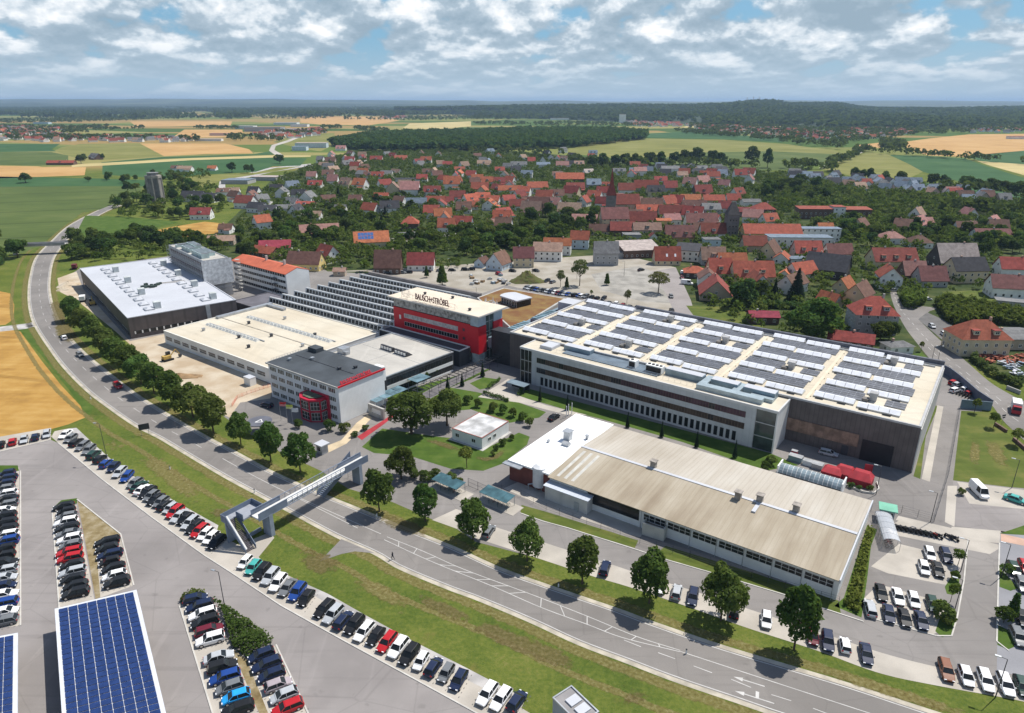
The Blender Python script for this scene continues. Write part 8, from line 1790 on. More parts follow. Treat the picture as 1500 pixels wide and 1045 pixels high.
H(1311, 396, 23, 12, 5, 6, 0, 'd', 'c', label='very long cream house with dark red dormered roof', dormers=3)
H(1306, 424, 11, 10, 6, 4.5, 75, 'r', 'w', label='white balcony house with red roof and gable to the street')
H(1340, 414, 11, 9, 4, 6, 0, 'p', 'b', label='pinkish roofed house between balcony house and plum barn')
H(1367, 421, 13, 10, 3.5, 6, 0, 'u', 'g', label='plum roofed barn beside the orchard meadow', cat='barn')
H(1404, 395, 21, 14, 4, 9, 0, 'w', 'd', label='huge barn with pale weathered roof and dark gable', cat='barn')
H(1419, 415, 17, 11, 6.5, 5.5, 4, 'k', 'c', label='old cream house with dark slate roof before the pale barn')
H(1490, 408, 15, 10, 5, 5, -10, 'r', 'w', label='red roofed white house at the edge above the meadow')
H(1484, 438, 16, 11, 5, 5, -15, 'u', 'w', label='modern white house with plum roof and balcony at the edge')
H(1490, 452, 14, 6, 2.6, .4, -25, 'g', 'g', 'flat', 'grey flat garage below the modern white house', 'garage')
H(1440, 522, 17, 12, 6.5, 5.5, -2, 'r', 'c', 'hip', 'cream villa with bright red hip roof above the scrap yard', 'villa', 2)
H(1492, 512, 16, 14, 4, 1.4, -2, 'g', 't', 'gable', 'low grey roofed workshop behind the red roofed villa', 'workshop')
H(1308, 358, 14, 10, 4, 3.5, 0, 'p', 'w', 'hip', 'pinkish hip roofed bungalow between trees above the long cream house')
H(1350, 364, 13, 11, 3.5, 4, 0, 'b', 'w', 'hip', 'brown hip roofed house hidden in the eastern gardens')
H(1456, 354, 22, 10, 4, 3.5, -3, 'u', 'w', label='long low plum roofed house in the eastern gardens')
H(1210, 343, 10, 8, 3, 4, 0, 'o', 'w', label='orange roofed house above the school flat roof')
H(1354, 332, 13, 9, 3, 3, 0, 'p', 'c', label='pink roofed bungalow under the dark beech')
H(1428, 336, 18, 8, 3, 2, 0, 't', 'c', label='tan roofed low house at the eastern tree belt')
# apartment blocks, school, church, gate tower
for (px, py, L, eh, lb) in [(1194, 321, 25, 7.5, 'dark brick apartment block with red roof and white end'), (1254, 321, 22, 7, 'shorter dark brick apartment block with red roof, east of the red stair')]:
    H(px, py, L, 11, eh, .9, -3, 'r', 'b', 'mono', lb, 'apartment block')
H(1228, 321, 9, 10, 9, .6, -3, 'r', 'w', 'flat', 'red and white stair tower joining two brick apartment blocks', 'stair tower')
H(1132, 356, 36, 15, 6, 5, -3, 'o', 'y', label='school hall with long orange red roof', cat='school')
H(1172, 364, 38, 11, 6.5, .5, -3, 'y', 'w', 'flat', 'long white flat roofed school block with window bands', 'school')
H(1200, 354, 26, 8, 8, .5, -3, 'y', 'w', 'flat', 'rear flat roofed school block standing a storey higher', 'school')
H(1120, 318, 16, 13, 6, 4.5, 0, 'r', 'b', 'hip', 'red hip roofed house with brown walls above the school')
H(1101, 305, 15, 10, 5, 2, 0, 'g', 'w', 'gable', 'white house with two pale chimneys north of the gate tower')
H(900, 337, 19, 12, 8, 7, 4, 'u', 'c', label='tall cream church nave like house with steep plum roof', cat='house')
x, y = g(894, 316); t = thing('church', 'church with pointed red spire and grey tower in the old village', 'church', (x, y, 0))
b = MB(); b.box((x, y, 8), (6.5, 6.5, 16), 0, .1); b.build('tower', mat('church_stone', (.20, .18, .165), .9, .15, .4), t)
b = MB(); b.box((x, y, 16.3), (7.0, 7.0, .6), 0, .1); s = 3.6; b.hexa([(x-s, y-s, 16.61), (x+s, y-s, 16.61), (x+s, y+s, 16.61), (x-s, y+s, 16.61)], [(x-1.5, y-1.5, 24), (x+1.5, y-1.5, 24), (x+1.5, y+1.5, 24), (x-1.5, y+1.5, 24)]); b.hexa([(x-1.5, y-1.5, 24.001), (x+1.5, y-1.5, 24.001), (x+1.5, y+1.5, 24.001), (x-1.5, y+1.5, 24.001)], [(x-.05, y-.05, 37), (x+.05, y-.05, 37), (x+.05, y+.05, 37), (x-.05, y+.05, 37)]); b.build('spire', ROOF['r'][0], t)
fq = Fr((x+1, y+6), .1, 24, 12); b = MB(); b.prism(fq.rect(0, 24, 0, 12), 0, 8); [b.poly([fq.p(q, 0, 8), fq.p(q, 12, 8), fq.p(q, 6, 15)]) for q in (0, 24)]; b.build('nave_wall', WALL['t'][0], t)
b = MB(); b.hexa([fq.p(-.3, -.5, 7.6), fq.p(24.3, -.5, 7.6), fq.p(24.3, 6, 15), fq.p(-.3, 6, 15)], [fq.p(-.3, -.5, 7.9), fq.p(24.3, -.5, 7.9), fq.p(24.3, 6, 15.3), fq.p(-.3, 6, 15.3)]); b.hexa([fq.p(-.3, 6.002, 15), fq.p(24.3, 6.002, 15), fq.p(24.3, 12.5, 7.6), fq.p(-.3, 12.5, 7.6)], [fq.p(-.3, 6.002, 15.3), fq.p(24.3, 6.002, 15.3), fq.p(24.3, 12.5, 7.9), fq.p(-.3, 12.5, 7.9)]); b.build('nave_roof', ROOF['d'][0], t)
VHOUSES.append((x, y, 14))
x, y = g(1069, 350); t = thing('gate_tower', 'old dark stone gate tower with steep pyramid roof beside the red roofs', 'tower', (x, y, 0))
b = MB(); b.box((x, y, 8), (7.5, 7.5, 16)); b.build('wall', mat('tower_stone', (.17, .15, .145), .9, .2, .5), t)
b = MB(); s = 4.1; b.hexa([(x-s, y-s, 16), (x+s, y-s, 16), (x+s, y+s, 16), (x-s, y+s, 16)], [(x-1.2, y-.1, 24), (x+1.2, y-.1, 24), (x+1.2, y+.1, 24), (x-1.2, y+.1, 24)]); b.build('roof', mat('dark_shingle', (.10, .09, .085), .85, .2, .6), t)
for z in (4, 8, 12):
    for k in (-2, 0, 2): put_window(t, window_mesh(.9, 1.3, 1, 1, WALL['t'][0], GLASS), (x-3.75, y-3.75), (x+3.75, y-3.75), 3.75+k, z)
VHOUSES.append((x, y, 7))
# water tower
x, y = g(231, 298); t = thing('water_tower', 'tall grey concrete water tower rising from trees at the field edge', 'water tower', (x, y, 0))
CT = mat('tower_concrete', (.30, .275, .24), .9, .2, .25)
b = MB(); pts0 = [(x+6.3*math.cos(k*math.pi/4+.25), y+6.3*math.sin(k*math.pi/4+.25)) for k in range(8)]; pts1 = [(x+6.9*math.cos(k*math.pi/4+.25), y+6.9*math.sin(k*math.pi/4+.25)) for k in range(8)]
b.prism(pts0, 0, 22, 0); b.build('shaft', mat('tower_panel', (.20, .185, .17), .9, .25, .2), t)
b = MB()
for p in pts0: b.tube((p[0], p[1], 0), (p[0], p[1], 22.5), .7, 6)
b.prism(pts1, 22.001, 24.2, 0, None, True); b.build('rib', CT, t)
b = MB(); b.prism([(x+(p[0]-x)*.72, y+(p[1]-y)*.72) for p in pts0], 24.201, 26.2, 0); b.prism([(x+(p[0]-x)*.82, y+(p[1]-y)*.82) for p in pts0], 26.201, 26.6, 0, None, True); b.build('tank_head', mat('tower_grey', (.20, .20, .20), .8, .2, .5), t); VHOUSES.append((x, y, 8))
# houses around the water tower and the western street
for a in [(281, 296, 20, 12, 4, 5, -6, 'k', 'w'), (305, 297, 14, 10, 4, 4, -10, 'k', 'w'), (293, 322, 15, 10, 4, 4.5, 4, 'd', 'w'), (358, 306, 16, 12, 5, 5.5, -15, 'd', 'w'), (376, 312, 16, 9, 4, 4, -20, 'k', 'w'), (382, 336, 11, 10, 5, 4.5, 40, 'o', 'w'), (345, 270, 30, 22, 4, .5, -4, 'y', 'g', 'flat'), (388, 265, 30, 18, 4, .5, -8, 'w', 'g', 'flat'), (270, 252, 18, 10, 4, 3, 0, 't', 'w'), (310, 250, 11, 9, 3, 3, 5, 'o', 'w'), (258, 250, 14, 9, 3, 3, 0, 'b', 'w'), (326, 286, 12, 10, 3, 3, 0, 'b', 'w'), (340, 285, 12, 9, 3, 3, 10, 't', 'w'), (412, 290, 12, 10, 5, 4, 90, 'g', 'w'), (404, 283, 12, 9, 4, 4, 0, 'k', 'w'), (330, 342, 9, 7, 3, 3, 0, 'b', 'w'), (88, 242, 38, 10, 3, 3, 2, 'r', 'b'), (138, 234, 20, 12, 4, 5, -30, 'g', 'b')]:
    H(*a)
# village houses: base point in the photograph, length, depth, eaves, roof rise, ridge angle, roof, walls
VIL = '''450 297 13 11 4.5 5 80 g w|446 306 15 10 3 2.5 0 r w|418 311 17 10 3 2.5 5 g w|542 316 13 10 4.5 5 -25 r w|570 316 15 11 6 5 10 k w|558 295 13 10 3 4 0 o w|610 305 17 10 4 4 0 y w|638 304 16 10 4 5 0 r w|487 272 11 10 5 6 0 p w|507 277 14 11 5 6 -30 t c|527 278 14 11 5 6 -20 o w|461 275 15 10 3 4 0 r w|427 279 13 10 4 5 40 y w|531 258 13 9 3 6 0 o w|553 264 14 10 4 5 0 r w|456 265 11 10 5 5 0 p w|600 287 18 14 6 7 0 p w|633 289 16 10 5 5 0 d w|575 286 10 12 6 6 90 t c|551 238 18 10 4 5 0 r w|512 239 14 10 4 5 0 d w|499 221 18 12 4 5 0 p w|587 236 19 10 4 4 0 r w|624 239 16 10 4 5 0 o w|662 278 17 12 6 7 0 o w|667 268 12 10 6 6 90 r w|703 283 17 11 4 6 -3 r d|714 272 12 10 4 5 0 o w|730 284 13 10 4 5 -30 d w|748 285 24 10 4 4 0 o w|707 298 13 10 5 4 0 o t|722 301 12 9 4 4 -15 o w|670 295 14 10 4 5 0 d w|648 326 13 10 5 5 10 o w|632 321 12 10 5 5 0 r w|678 337 13 10 4 5 -8 r l|735 326 13 9 3.5 5 -5 o w|724 331 10 7 2.5 2 -10 p w|732 273 12 10 4 5 0 d w|747 271 11 9 4 5 -30 r w|787 284 20 11 6 5 8 r w|768 288 12 9 5 4 -15 o w|761 294 11 9 4 5 40 d w|798 296 15 10 4 6 -12 r w|776 305 14 10 4 5 10 b t|789 310 18 13 4 7 -12 b b|779 319 16 12 4 8 -20 t b|811 306 13 9 4 5 -30 p w|816 293 13 10 4 5 0 b w|843 282 18 10 4 5 0 d b|838 291 15 11 5 6 -30 d c|870 281 14 14 7 5 0 y g|835 317 18 11 4 6 -12 t w|857 334 18 10 5 4 -8 p w|856 303 10 9 4 5 60 r w|872 295 13 10 4 5 -30 r w|757 309 12 9 4 5 0 d w|824 248 17 12 5 5 0 p w|796 247 18 10 5 3 0 y w|760 246 22 10 4 4 0 g w|709 244 19 10 4 4 0 t w|947 281 24 10 4 7 0 r g|982 284 13 10 6 6 0 d g|961 290 16 10 6 5 0 k c|938 258 15 11 6 4 0 p w|982 256 22 11 7 3 0 g w|907 257 16 10 5 3 0 g w|1012 275 14 10 4 6 -30 p w|1030 272 15 10 4 6 25 p w|1045 265 15 10 5 5 0 r w|1062 277 11 9 4 5 -30 p w|1085 264 14 12 6 6 0 r w|1098 262 14 11 6 6 -30 d w|1099 270 10 9 5 5 60 p w|1030 289 17 11 4 7 10 d b|925 311 18 11 6 6 -8 t c|956 312 17 11 5 6 -8 b c|980 305 13 10 4 6 30 r w|992 304 12 10 4 6 -30 r w|1012 301 17 9 5 4 0 o w|1046 302 18 10 5 4 0 o c|1018 313 19 11 4 6 -12 b g|1042 318 14 10 6 4 0 g g|951 318 20 9 5 4 0 o w|942 334 19 10 5 6 0 d t|984 323 19 10 5 6 0 d c|1016 325 15 10 5 6 -25 r w|1028 337 22 11 5 6 0 u w|972 336 10 9 6 1 0 o y|912 346 16 9 4 5 -3 d b|948 350 18 9 6 4 0 t t|1090 318 22 9 4 3 -10 d b|1104 328 14 10 5 5 -20 p w|885 290 13 10 5 5 -20 r w|888 279 12 9 4 4 0 r w|905 300 12 9 4 5 30 p w|884 305 12 9 4 5 -20 d w|968 270 14 9 4 4 0 r w|1000 262 12 9 4 4 0 t w|918 286 16 10 5 6 0 d w|1075 300 12 10 4 5 0 r w|1082 290 12 9 4 5 30 d w|1062 312 10 8 4 5 0 d w|1128 332 12 9 4 5 20 r w|690 308 11 8 3 4 20 r w|655 303 11 9 4 4 0 d w|585 302 10 9 4 4 -20 b w|520 300 11 9 4 4 0 b w|480 300 12 9 4 4 20 b w|498 312 9 8 3 3 0 g w|460 322 10 8 3 3 0 t w|745 300 11 9 4 4 20 r w|817 262 12 9 4 4 0 t w|862 258 12 9 4 4 20 w w|690 262 12 9 4 5 -20 r w|640 262 12 9 4 5 20 b w|618 268 12 9 4 5 0 r w'''
for s in VIL.split('|'):
    q = s.split(); H(float(q[0]), float(q[1]), float(q[2]), float(q[3]), float(q[4]), float(q[5]), float(q[6]), q[7], q[8])
H(835, 269, 31, 13, 5, 6, -2, 'o', 'd', label='great orange roofed hall at the back of the village centre', cat='hall')
H(599, 268, 34, 12, 4, .4, 0, 'k', 'w', 'flat', 'long low dark flat roofed hall with white edge', 'hall')
H(455, 217, 60, 24, 9, .5, 3, 'w', 'l', 'flat', 'long blue industrial hall at the western edge of the village', 'hall')
H(438, 221, 26, 20, 7, .5, 3, 'y', 'l', 'flat', 'smaller blue hall joined to the long industrial hall', 'hall')
# rows of smaller houses farther back
rnd = random.Random(42)
def free(x, y, r):
    return all((x-a)**2+(y-b)**2 > (r+c)**2 for a, b, c in VHOUSES)
def fill(n, box, cols, walls, slope=0.0, rise=(3.5, 5.5)):
    k = 0; tries = 0
    while k < n and tries < n*60:
        tries += 1; px = rnd.uniform(box[0], box[2]); v = rnd.random(); py = box[1]+(box[3]-box[1])*v+slope*(px-box[0]); x, y = g(px, py)
        if not free(x, y, 7.0): continue
        k += 1; H(px, py, rnd.uniform(10, 14), rnd.uniform(8.5, 10.5), rnd.uniform(3.5, 5), rnd.uniform(*rise), rnd.choice((0, 5, -10, 80, 90, 40, -35)), rnd.choice(cols), rnd.choice(walls), world=(x, y), parts=(y < 700))
fill(34, (470, 228, 700, 262), 'tbtgrdbtgp', 'wwwwct'); fill(22, (690, 224, 880, 262), 'kgkbyrt', 'wwwg'); fill(12, (560, 258, 760, 292), 'rdobt', 'wwc')
fill(22, (900, 246, 1060, 262), 'gtykrd', 'wwwg'); fill(30, (1160, 256, 1345, 268), 'yygyykr', 'wwwl', .085); fill(16, (1240, 272, 1410, 278), 'ptyrgt', 'wwk', .08); fill(6, (1405, 290, 1470, 297), 'bgy', 'wt', .05)
fill(8, (345, 285, 440, 320), 'bgkrt', 'ww'); fill(8, (860, 300, 1060, 345), 'drpb', 'wct'); fill(8, (640, 300, 760, 345), 'rdob', 'ww'); fill(8, (1250, 322, 1490, 345), 'ptb', 'wwc'); fill(5, (1030, 415, 1160, 430), 'rdb', 'wc')
# ---- garden and village trees
EXCL = VHOUSES+[(*g(*p), r) for p, r in (((1300, 470), 8), ((1330, 470), 10), ((1310, 440), 8), ((900, 410), 40), ((760, 410), 30))]
def okpos(x, y, r):
    return all((x-a)**2+(y-b)**2 > (r+c*.75)**2 for a, b, c in EXCL)
def inpoly(px, py, P):
    c = False; n = len(P)
    for i in range(n):
        a, b = P[i], P[(i+1) % n]
        if (a[1] > py) != (b[1] > py) and px < (b[0]-a[0])*(py-a[1])/(b[1]-a[1])+a[0]: c = not c
    return c
VTREES = []
def zone(P, n, kinds, h0, h1, sep=3.5):
    k = 0; tr = 0; xs = [p[0] for p in P]; ys = [p[1] for p in P]
    while k < n and tr < n*80:
        tr += 1; px, py = rnd.uniform(min(xs), max(xs)), rnd.uniform(min(ys), max(ys))
        if not inpoly(px, py, P): continue
        x, y = g(px, py); h = rnd.uniform(h0, h1)
        if not okpos(x, y, 2.5): continue
        if any((x-a)**2+(y-b)**2 < sep**2 for _, _, a, b in VTREES): continue
        k += 1; kd = rnd.choice(kinds); random.seed(int(px*31+py*17)); t = tree(x, y, h, kd, None, None, rnd.uniform(.85, 1.2)); VTREES.append((t, kd, x, y))
BD = ('broad', 'dark', 'broad', 'broad', 'dark', 'light')
zone([(95, 354), (150, 350), (215, 345), (260, 352), (330, 358), (335, 370), (250, 364), (160, 372), (105, 386), (90, 376)], 36, BD, 8, 12, 4)
zone([(-25, 350), (5, 345), (34, 384), (22, 392), (0, 418), (-30, 420)], 8, ('broad', 'dark'), 9, 13, 5)
zone([(158, 300), (185, 280), (225, 268), (290, 272), (300, 290), (330, 302), (300, 322), (225, 322), (170, 314)], 30, BD, 8, 13, 5)
zone([(125, 262), (260, 256), (268, 268), (130, 270)], 12, BD, 7, 11, 6)
zone([(330, 345), (380, 318), (470, 314), (560, 322), (590, 345), (560, 358), (500, 352), (430, 372), (370, 390), (340, 368)], 34, BD+('conifer',), 7, 11.5, 4)
zone([(590, 340), (700, 342), (800, 332), (850, 345), (815, 362), (740, 376), (640, 380), (600, 368)], 40, BD+('light',), 7, 12, 4)
zone([(440, 290), (640, 285), (650, 330), (470, 315)], 18, BD+('conifer', 'conifer'), 7, 11, 5)
zone([(760, 315), (870, 318), (868, 342), (790, 342)], 14, ('dark', 'broad'), 9, 14, 4)
zone([(1125, 268), (1200, 272), (1240, 290), (1180, 304), (1120, 298), (1100, 280)], 16, ('dark', 'dark', 'broad'), 11, 17, 6)
zone([(1240, 345), (1500, 345), (1500, 380), (1450, 372), (1380, 362), (1300, 362)], 12, BD, 7, 10, 5)
zone([(1190, 334), (1280, 326), (1400, 332), (1500, 334), (1500, 376), (1440, 376), (1390, 356), (1300, 350), (1260, 372), (1215, 366)], 34, BD, 7, 12, 5)
zone([(1040, 430), (1160, 420), (1180, 436), (1060, 446)], 6, ('dark', 'broad', 'conifer'), 7, 10, 4)
for px, py, h, w in [(868, 246, 17, 1.1), (882, 245, 19, 1.2), (900, 245, 18, 1.2), (915, 244, 19, 1.2), (930, 244, 18, 1.1), (950, 243, 20, 1.3), (968, 242, 19, 1.2), (988, 241, 18, 1.2), (1004, 241, 22, 1.3), (1020, 241, 24, 1.3), (1042, 242, 22, 1.0), (1055, 244, 19, 1.2), (1100, 240, 25, 1.2), (1124, 246, 26, .8), (38, 268, 12, 1.6), (410, 240, 14, 1.4), (340, 253, 14, 1.1), (362, 254, 11, 1.1), (370, 255, 12, .6), (1250, 262, 14, 1.1), (1262, 264, 13, 1.1), (1273, 266, 15, 1.0), (1296, 267, 13, 1.3), (1318, 268, 13, 1.2), (1364, 274, 15, 1.2), (1382, 275, 14, 1.1), (1414, 280, 16, 1.3), (1432, 283, 15, 1.2), (1450, 285, 17, 1.3), (1470, 288, 16, 1.3), (1488, 290, 16, 1.2), (119, 240, 13, 1.3), (124, 236, 11, 1.1), (151, 234, 10, .9)]:
    x, y = g(px, py); kd = 'dark'; random.seed(int(px)); t = tree(x, y, h, kd, None, None, w); VTREES.append((t, kd, x, y))
# ---- single out every house and tree by what stands near it
LM = [('church spire', (894, 316)), ('stone gate tower', (1069, 350)), ('water tower', (231, 298)), ('school hall', (1132, 356)), ('grey mansion', (1283, 490)), ('gravel lot', (930, 410)), ('great orange hall', (835, 269)), ('solar panelled house', (542, 364)), ('brick apartment blocks', (1225, 321)), ('pale barn', (1404, 395)), ('blue industrial hall', (455, 217)), ('long dark flat hall', (599, 268)), ('overpass', (60, 360)), ('yellow eastern slope field', (1290, 255)), ('village tree row', (960, 243))]
LMW = [(n, Vector(g(*p))) for n, p in LM]
def near(x, y):
    d = [((Vector((x, y))-p).length, n) for n, p in LMW]; return min(d)
bk = {}
for t, rn, wn, kind, L, x, y in HOUSES:
    d, n = near(x, y); sz = 'big' if L > 16.5 else ('small' if L < 11.5 else 'mid sized'); bk.setdefault((sz, rn, wn, kind, n), []).append((d, t))
KN = dict(gable='', hip=' hip', flat=' flat', mono=' slanted')
for (sz, rn, wn, kind, n), lst in bk.items():
    for i, (d, t) in enumerate(sorted(lst, key=lambda q: q[0])):
        s = '' if len(lst) == 1 else ', %s closest of its look' % nth(i+1)
        tag(t, '%s %s house with %s%s roof, %s the %s' % (sz, wn, rn, KN[kind], 'nearest' if i == 0 else nth(i+1)+' nearest', n), 'house', 'village houses')
bk = {}
TN = dict(broad='leafy green tree', dark='dark dense tree', light='pale green tree', conifer='dark conifer', young='young tree')
for t, kd, x, y in VTREES: d, n = near(x, y); bk.setdefault((kd, n), []).append((d, t))
for (kd, n), lst in bk.items():
    for i, (d, t) in enumerate(sorted(lst, key=lambda q: q[0])): tag(t, '%s near the %s, %s from it among its kind' % (TN[kd], n, 'nearest' if i == 0 else nth(i+1)), 'tree', 'village and field trees')
# ================================================================ FAR COUNTRY
rngF = np.random.default_rng(11)
def blob(n, rng, size):
    L = round_lobes(rng, 6, 4.3, 4.2, 5.0, (.35, .55)); return leaf_cloud(rng, n, L, size)
def canopy(name, pos, hs, m, nq=46, size=1.3, seed=0, kind='stuff', label=None, cat=None):
    """many crowns merged into one mass; pos (n,3), hs heights"""
    rng = np.random.default_rng(seed); base = [blob(nq, rng, size) for _ in range(6)]; Vs, Fs, off = [], [], 0
    which = rng.integers(0, 6, len(pos))
    for k in range(6):
        P_ = pos[which == k]; h = hs[which == k]
        if not len(P_): continue
        V, F = base[k]; a = rng.random(len(P_))*6.283; c, s = np.cos(a), np.sin(a); w = h/10*rng.uniform(.9, 1.3, len(P_))
        X = (V[None, :, 0]*c[:, None]-V[None, :, 1]*s[:, None])*w[:, None]+P_[:, 0:1]; Y = (V[None, :, 0]*s[:, None]+V[None, :, 1]*c[:, None])*w[:, None]+P_[:, 1:2]; Z = V[None, :, 2]*(h/10)[:, None]+P_[:, 2:3]
        Vs.append(np.stack([X, Y, Z], 2).reshape(-1, 3)); Fs.append((F[None]+(np.arange(len(P_))*len(V))[:, None, None]+off).reshape(-1, 4)); off += len(P_)*len(V)
    o = link(name, np_mesh(name, np.concatenate(Vs), np.concatenate(Fs), [m])); tag(o, label, cat, None, kind); return o
def sample(P, spacing, seed, px=True):
    P_ = np.array(G(P) if px else P); rng = np.random.default_rng(seed); lo, hi = P_.min(0), P_.max(0); n = int((hi-lo).prod()/spacing**2); c = lo+(hi-lo)*rng.random((n, 2)); ins = np.zeros(n, bool); k = len(P_)
    for i in range(k):
        a, b = P_[i], P_[(i+1) % k]; cond = ((a[1] > c[:, 1]) != (b[1] > c[:, 1])); xx = (b[0]-a[0])*(c[:, 1]-a[1])/(b[1]-a[1]+1e-12)+a[0]; ins ^= cond & (c[:, 0] < xx)
    return c[ins]
def with_z(c, z=0.0): return np.column_stack([c, np.full(len(c), z)])
# wood behind the village
c = sample([(486, 214), (520, 221), (575, 223), (700, 221), (830, 218), (900, 210), (948, 204), (945, 198), (880, 194), (760, 194), (690, 198), (600, 199), (530, 204)], 8.5, 3)
canopy('woodland', with_z(c), rngF.uniform(15, 22, len(c)), LEAF_D, 60, 1.5, 1)
print('wood', len(c))
# smaller woods, hedgerows and tree belts of the plain
cs = []; hs = []
def belt(P, sp, h0, h1):
    q = sample(P, sp, len(cs)+50); cs.append(with_z(q)); hs.append(rngF.uniform(h0, h1, len(q)))
for P, sp in [([(0, 206), (100, 207), (250, 206), (290, 210), (290, 204), (230, 203), (100, 202), (0, 203)], 17), ([(-60, 185), (40, 186), (130, 190), (130, 196), (60, 200), (-60, 202)], 26), ([(130, 190), (190, 190), (210, 187), (212, 190), (140, 193)], 20), ([(80, 187), (160, 187), (160, 190), (80, 190)], 20), ([(400, 195), (440, 200), (480, 197), (478, 193), (440, 195)], 18), ([(330, 199), (420, 204), (410, 210), (330, 207)], 22), ([(285, 188), (350, 188), (350, 190), (285, 190)], 16), ([(470, 187), (500, 187), (500, 190), (470, 190)], 16), ([(520, 188), (570, 192), (570, 196), (520, 192)], 17),
              ([(985, 192), (1010, 192), (1100, 200), (1160, 205), (1240, 213), (1235, 220), (1180, 214), (1100, 205), (1000, 197)], 17), ([(1010, 183), (1100, 184), (1215, 190), (1225, 210), (1160, 203), (1060, 196), (1010, 189)], 22), ([(1215, 188), (1320, 190), (1420, 190), (1420, 196), (1320, 202), (1230, 212)], 22), ([(1290, 208), (1322, 211), (1328, 221), (1288, 220)], 11), ([(1205, 242), (1235, 232), (1260, 220), (1275, 222), (1240, 238), (1210, 248)], 12), ([(1148, 243), (1225, 250), (1225, 255), (1150, 252)], 11), ([(1265, 222), (1360, 228), (1440, 236), (1500, 240), (1500, 242), (1430, 239), (1350, 231), (1265, 225)], 16), ([(1370, 278), (1520, 290), (1520, 297), (1365, 284)], 10), ([(1380, 305), (1500, 306), (1500, 318), (1380, 318)], 13),
              ([(835, 236), (880, 238), (1060, 242), (1110, 246), (1110, 250), (1000, 247), (880, 246), (835, 244)], 13), ([(600, 215), (640, 217), (820, 226), (835, 232), (800, 236), (640, 226)], 26), ([(1420, 186), (1520, 186), (1520, 195), (1420, 193)], 24), ([(300, 168), (420, 168), (490, 172), (470, 176), (300, 174)], 45), ([(500, 176), (600, 172), (720, 170), (860, 172), (860, 176), (700, 176), (600, 178)], 40), ([(0, 176), (240, 172), (260, 175), (100, 181), (0, 182)], 30), ([(690, 180), (760, 181), (870, 181), (960, 184), (960, 187), (800, 186), (700, 184)], 30)]:
    belt(P, sp, 8, 15)
c = np.concatenate(cs); canopy('hedgerow_trees', c, np.concatenate(hs), LEAF_D, 26, 1.9, 2); print('belts', len(c))
# shrubs and small trees of the village gardens, too many to count
HX = np.array([(a, b, r) for a, b, r in EXCL])
def gardens(P, sp, seed, h0, h1):
    q = sample(P, sp, seed); keep = np.ones(len(q), bool)
    for a, b, r in HX: keep &= (q[:, 0]-a)**2+(q[:, 1]-b)**2 > (r*.8+1.5)**2
    return q[keep], h0, h1
VP = [(345, 330), (400, 268), (470, 238), (520, 226), (640, 222), (760, 226), (880, 240), (1000, 248), (1130, 254), (1260, 266), (1400, 280), (1500, 300), (1500, 372), (1400, 365), (1300, 372), (1250, 396), (1120, 415), (1010, 380), (880, 366), (700, 378), (560, 386), (420, 386), (345, 372)]
parts_ = [gardens(VP, 7.6, 5, 3, 8), gardens([(1120, 260), (1240, 275), (1500, 310), (1500, 372), (1400, 360), (1280, 368), (1200, 330), (1120, 300)], 9, 6, 5, 10), gardens([(340, 335), (480, 300), (640, 300), (700, 330), (860, 330), (840, 360), (640, 384), (440, 384)], 9, 7, 3, 7.5), gardens([(150, 296), (300, 262), (340, 300), (300, 325), (180, 322)], 9, 8, 3, 8), gardens([(90, 350), (250, 345), (340, 360), (330, 374), (120, 385)], 6, 9, 3, 7), gardens([(230, 258), (310, 252), (310, 262), (235, 266)], 9, 10, 4, 8), gardens([(1040, 432), (1180, 420), (1200, 440), (1060, 448)], 7, 12, 2, 5)]
parts_ += [gardens([(1000, 405), (1100, 395), (1330, 395), (1340, 430), (1300, 460), (1240, 500), (1190, 515), (1110, 490), (1020, 440)], 6, 21, 2.5, 6.5), gardens([(1300, 372), (1500, 372), (1500, 432), (1440, 424), (1330, 440)], 7, 22, 2.5, 6), gardens([(400, 345), (560, 330), (640, 384), (560, 400), (470, 396), (400, 384)], 6.5, 23, 3, 7), gardens([(640, 384), (740, 384), (700, 392), (640, 396)], 4, 24, 2, 4.5)]
P_ = np.concatenate([p[0] for p in parts_]); Hh = np.concatenate([rngF.uniform(p[1], p[2], len(p[0])) for p in parts_])
_h = rngF.random(len(P_)) < .5; canopy('garden_greenery', with_z(P_[_h]), Hh[_h], LEAF, 60, 1.15, 4); canopy('garden_greenery', with_z(P_[~_h]), Hh[~_h], LEAF_L, 60, 1.1, 14)
# distant villages: hundreds of tiny houses as one mass
def far_village(name, polys, sp, seed, cols):
    rng = np.random.default_rng(seed); mb = MB()
    for P in polys:
        for x, y in sample(P, sp, seed):
            L, Dp, eh, rh, a = rng.uniform(10, 18), rng.uniform(9, 12), rng.uniform(3, 5), rng.uniform(3.5, 6), rng.choice([0, .3, 1.5, -.6, .8]); f = Fr((x, y), a); m = int(rng.integers(1, len(cols)))
            mb.prism(f.rect(0, L, 0, Dp), 0, eh, 0)
            mb.poly([f.p(-.4, -.4, eh-.3), f.p(L+.4, -.4, eh-.3), f.p(L+.4, Dp/2, eh+rh), f.p(-.4, Dp/2, eh+rh)], m); mb.poly([f.p(L+.4, Dp+.4, eh-.3), f.p(-.4, Dp+.4, eh-.3), f.p(-.4, Dp/2, eh+rh), f.p(L+.4, Dp/2, eh+rh)], m)
            mb.poly([f.p(0, Dp, eh), f.p(0, 0, eh), f.p(0, Dp/2, eh+rh)], 0); mb.poly([f.p(L, 0, eh), f.p(L, Dp, eh), f.p(L, Dp/2, eh+rh)], 0)
    tag(mb.build(name, cols), kind='stuff')
CV = [WALL['w'][0], ROOF['r'][0], ROOF['o'][0], ROOF['d'][0], ROOF['t'][0], ROOF['r'][0], ROOF['g'][0]]
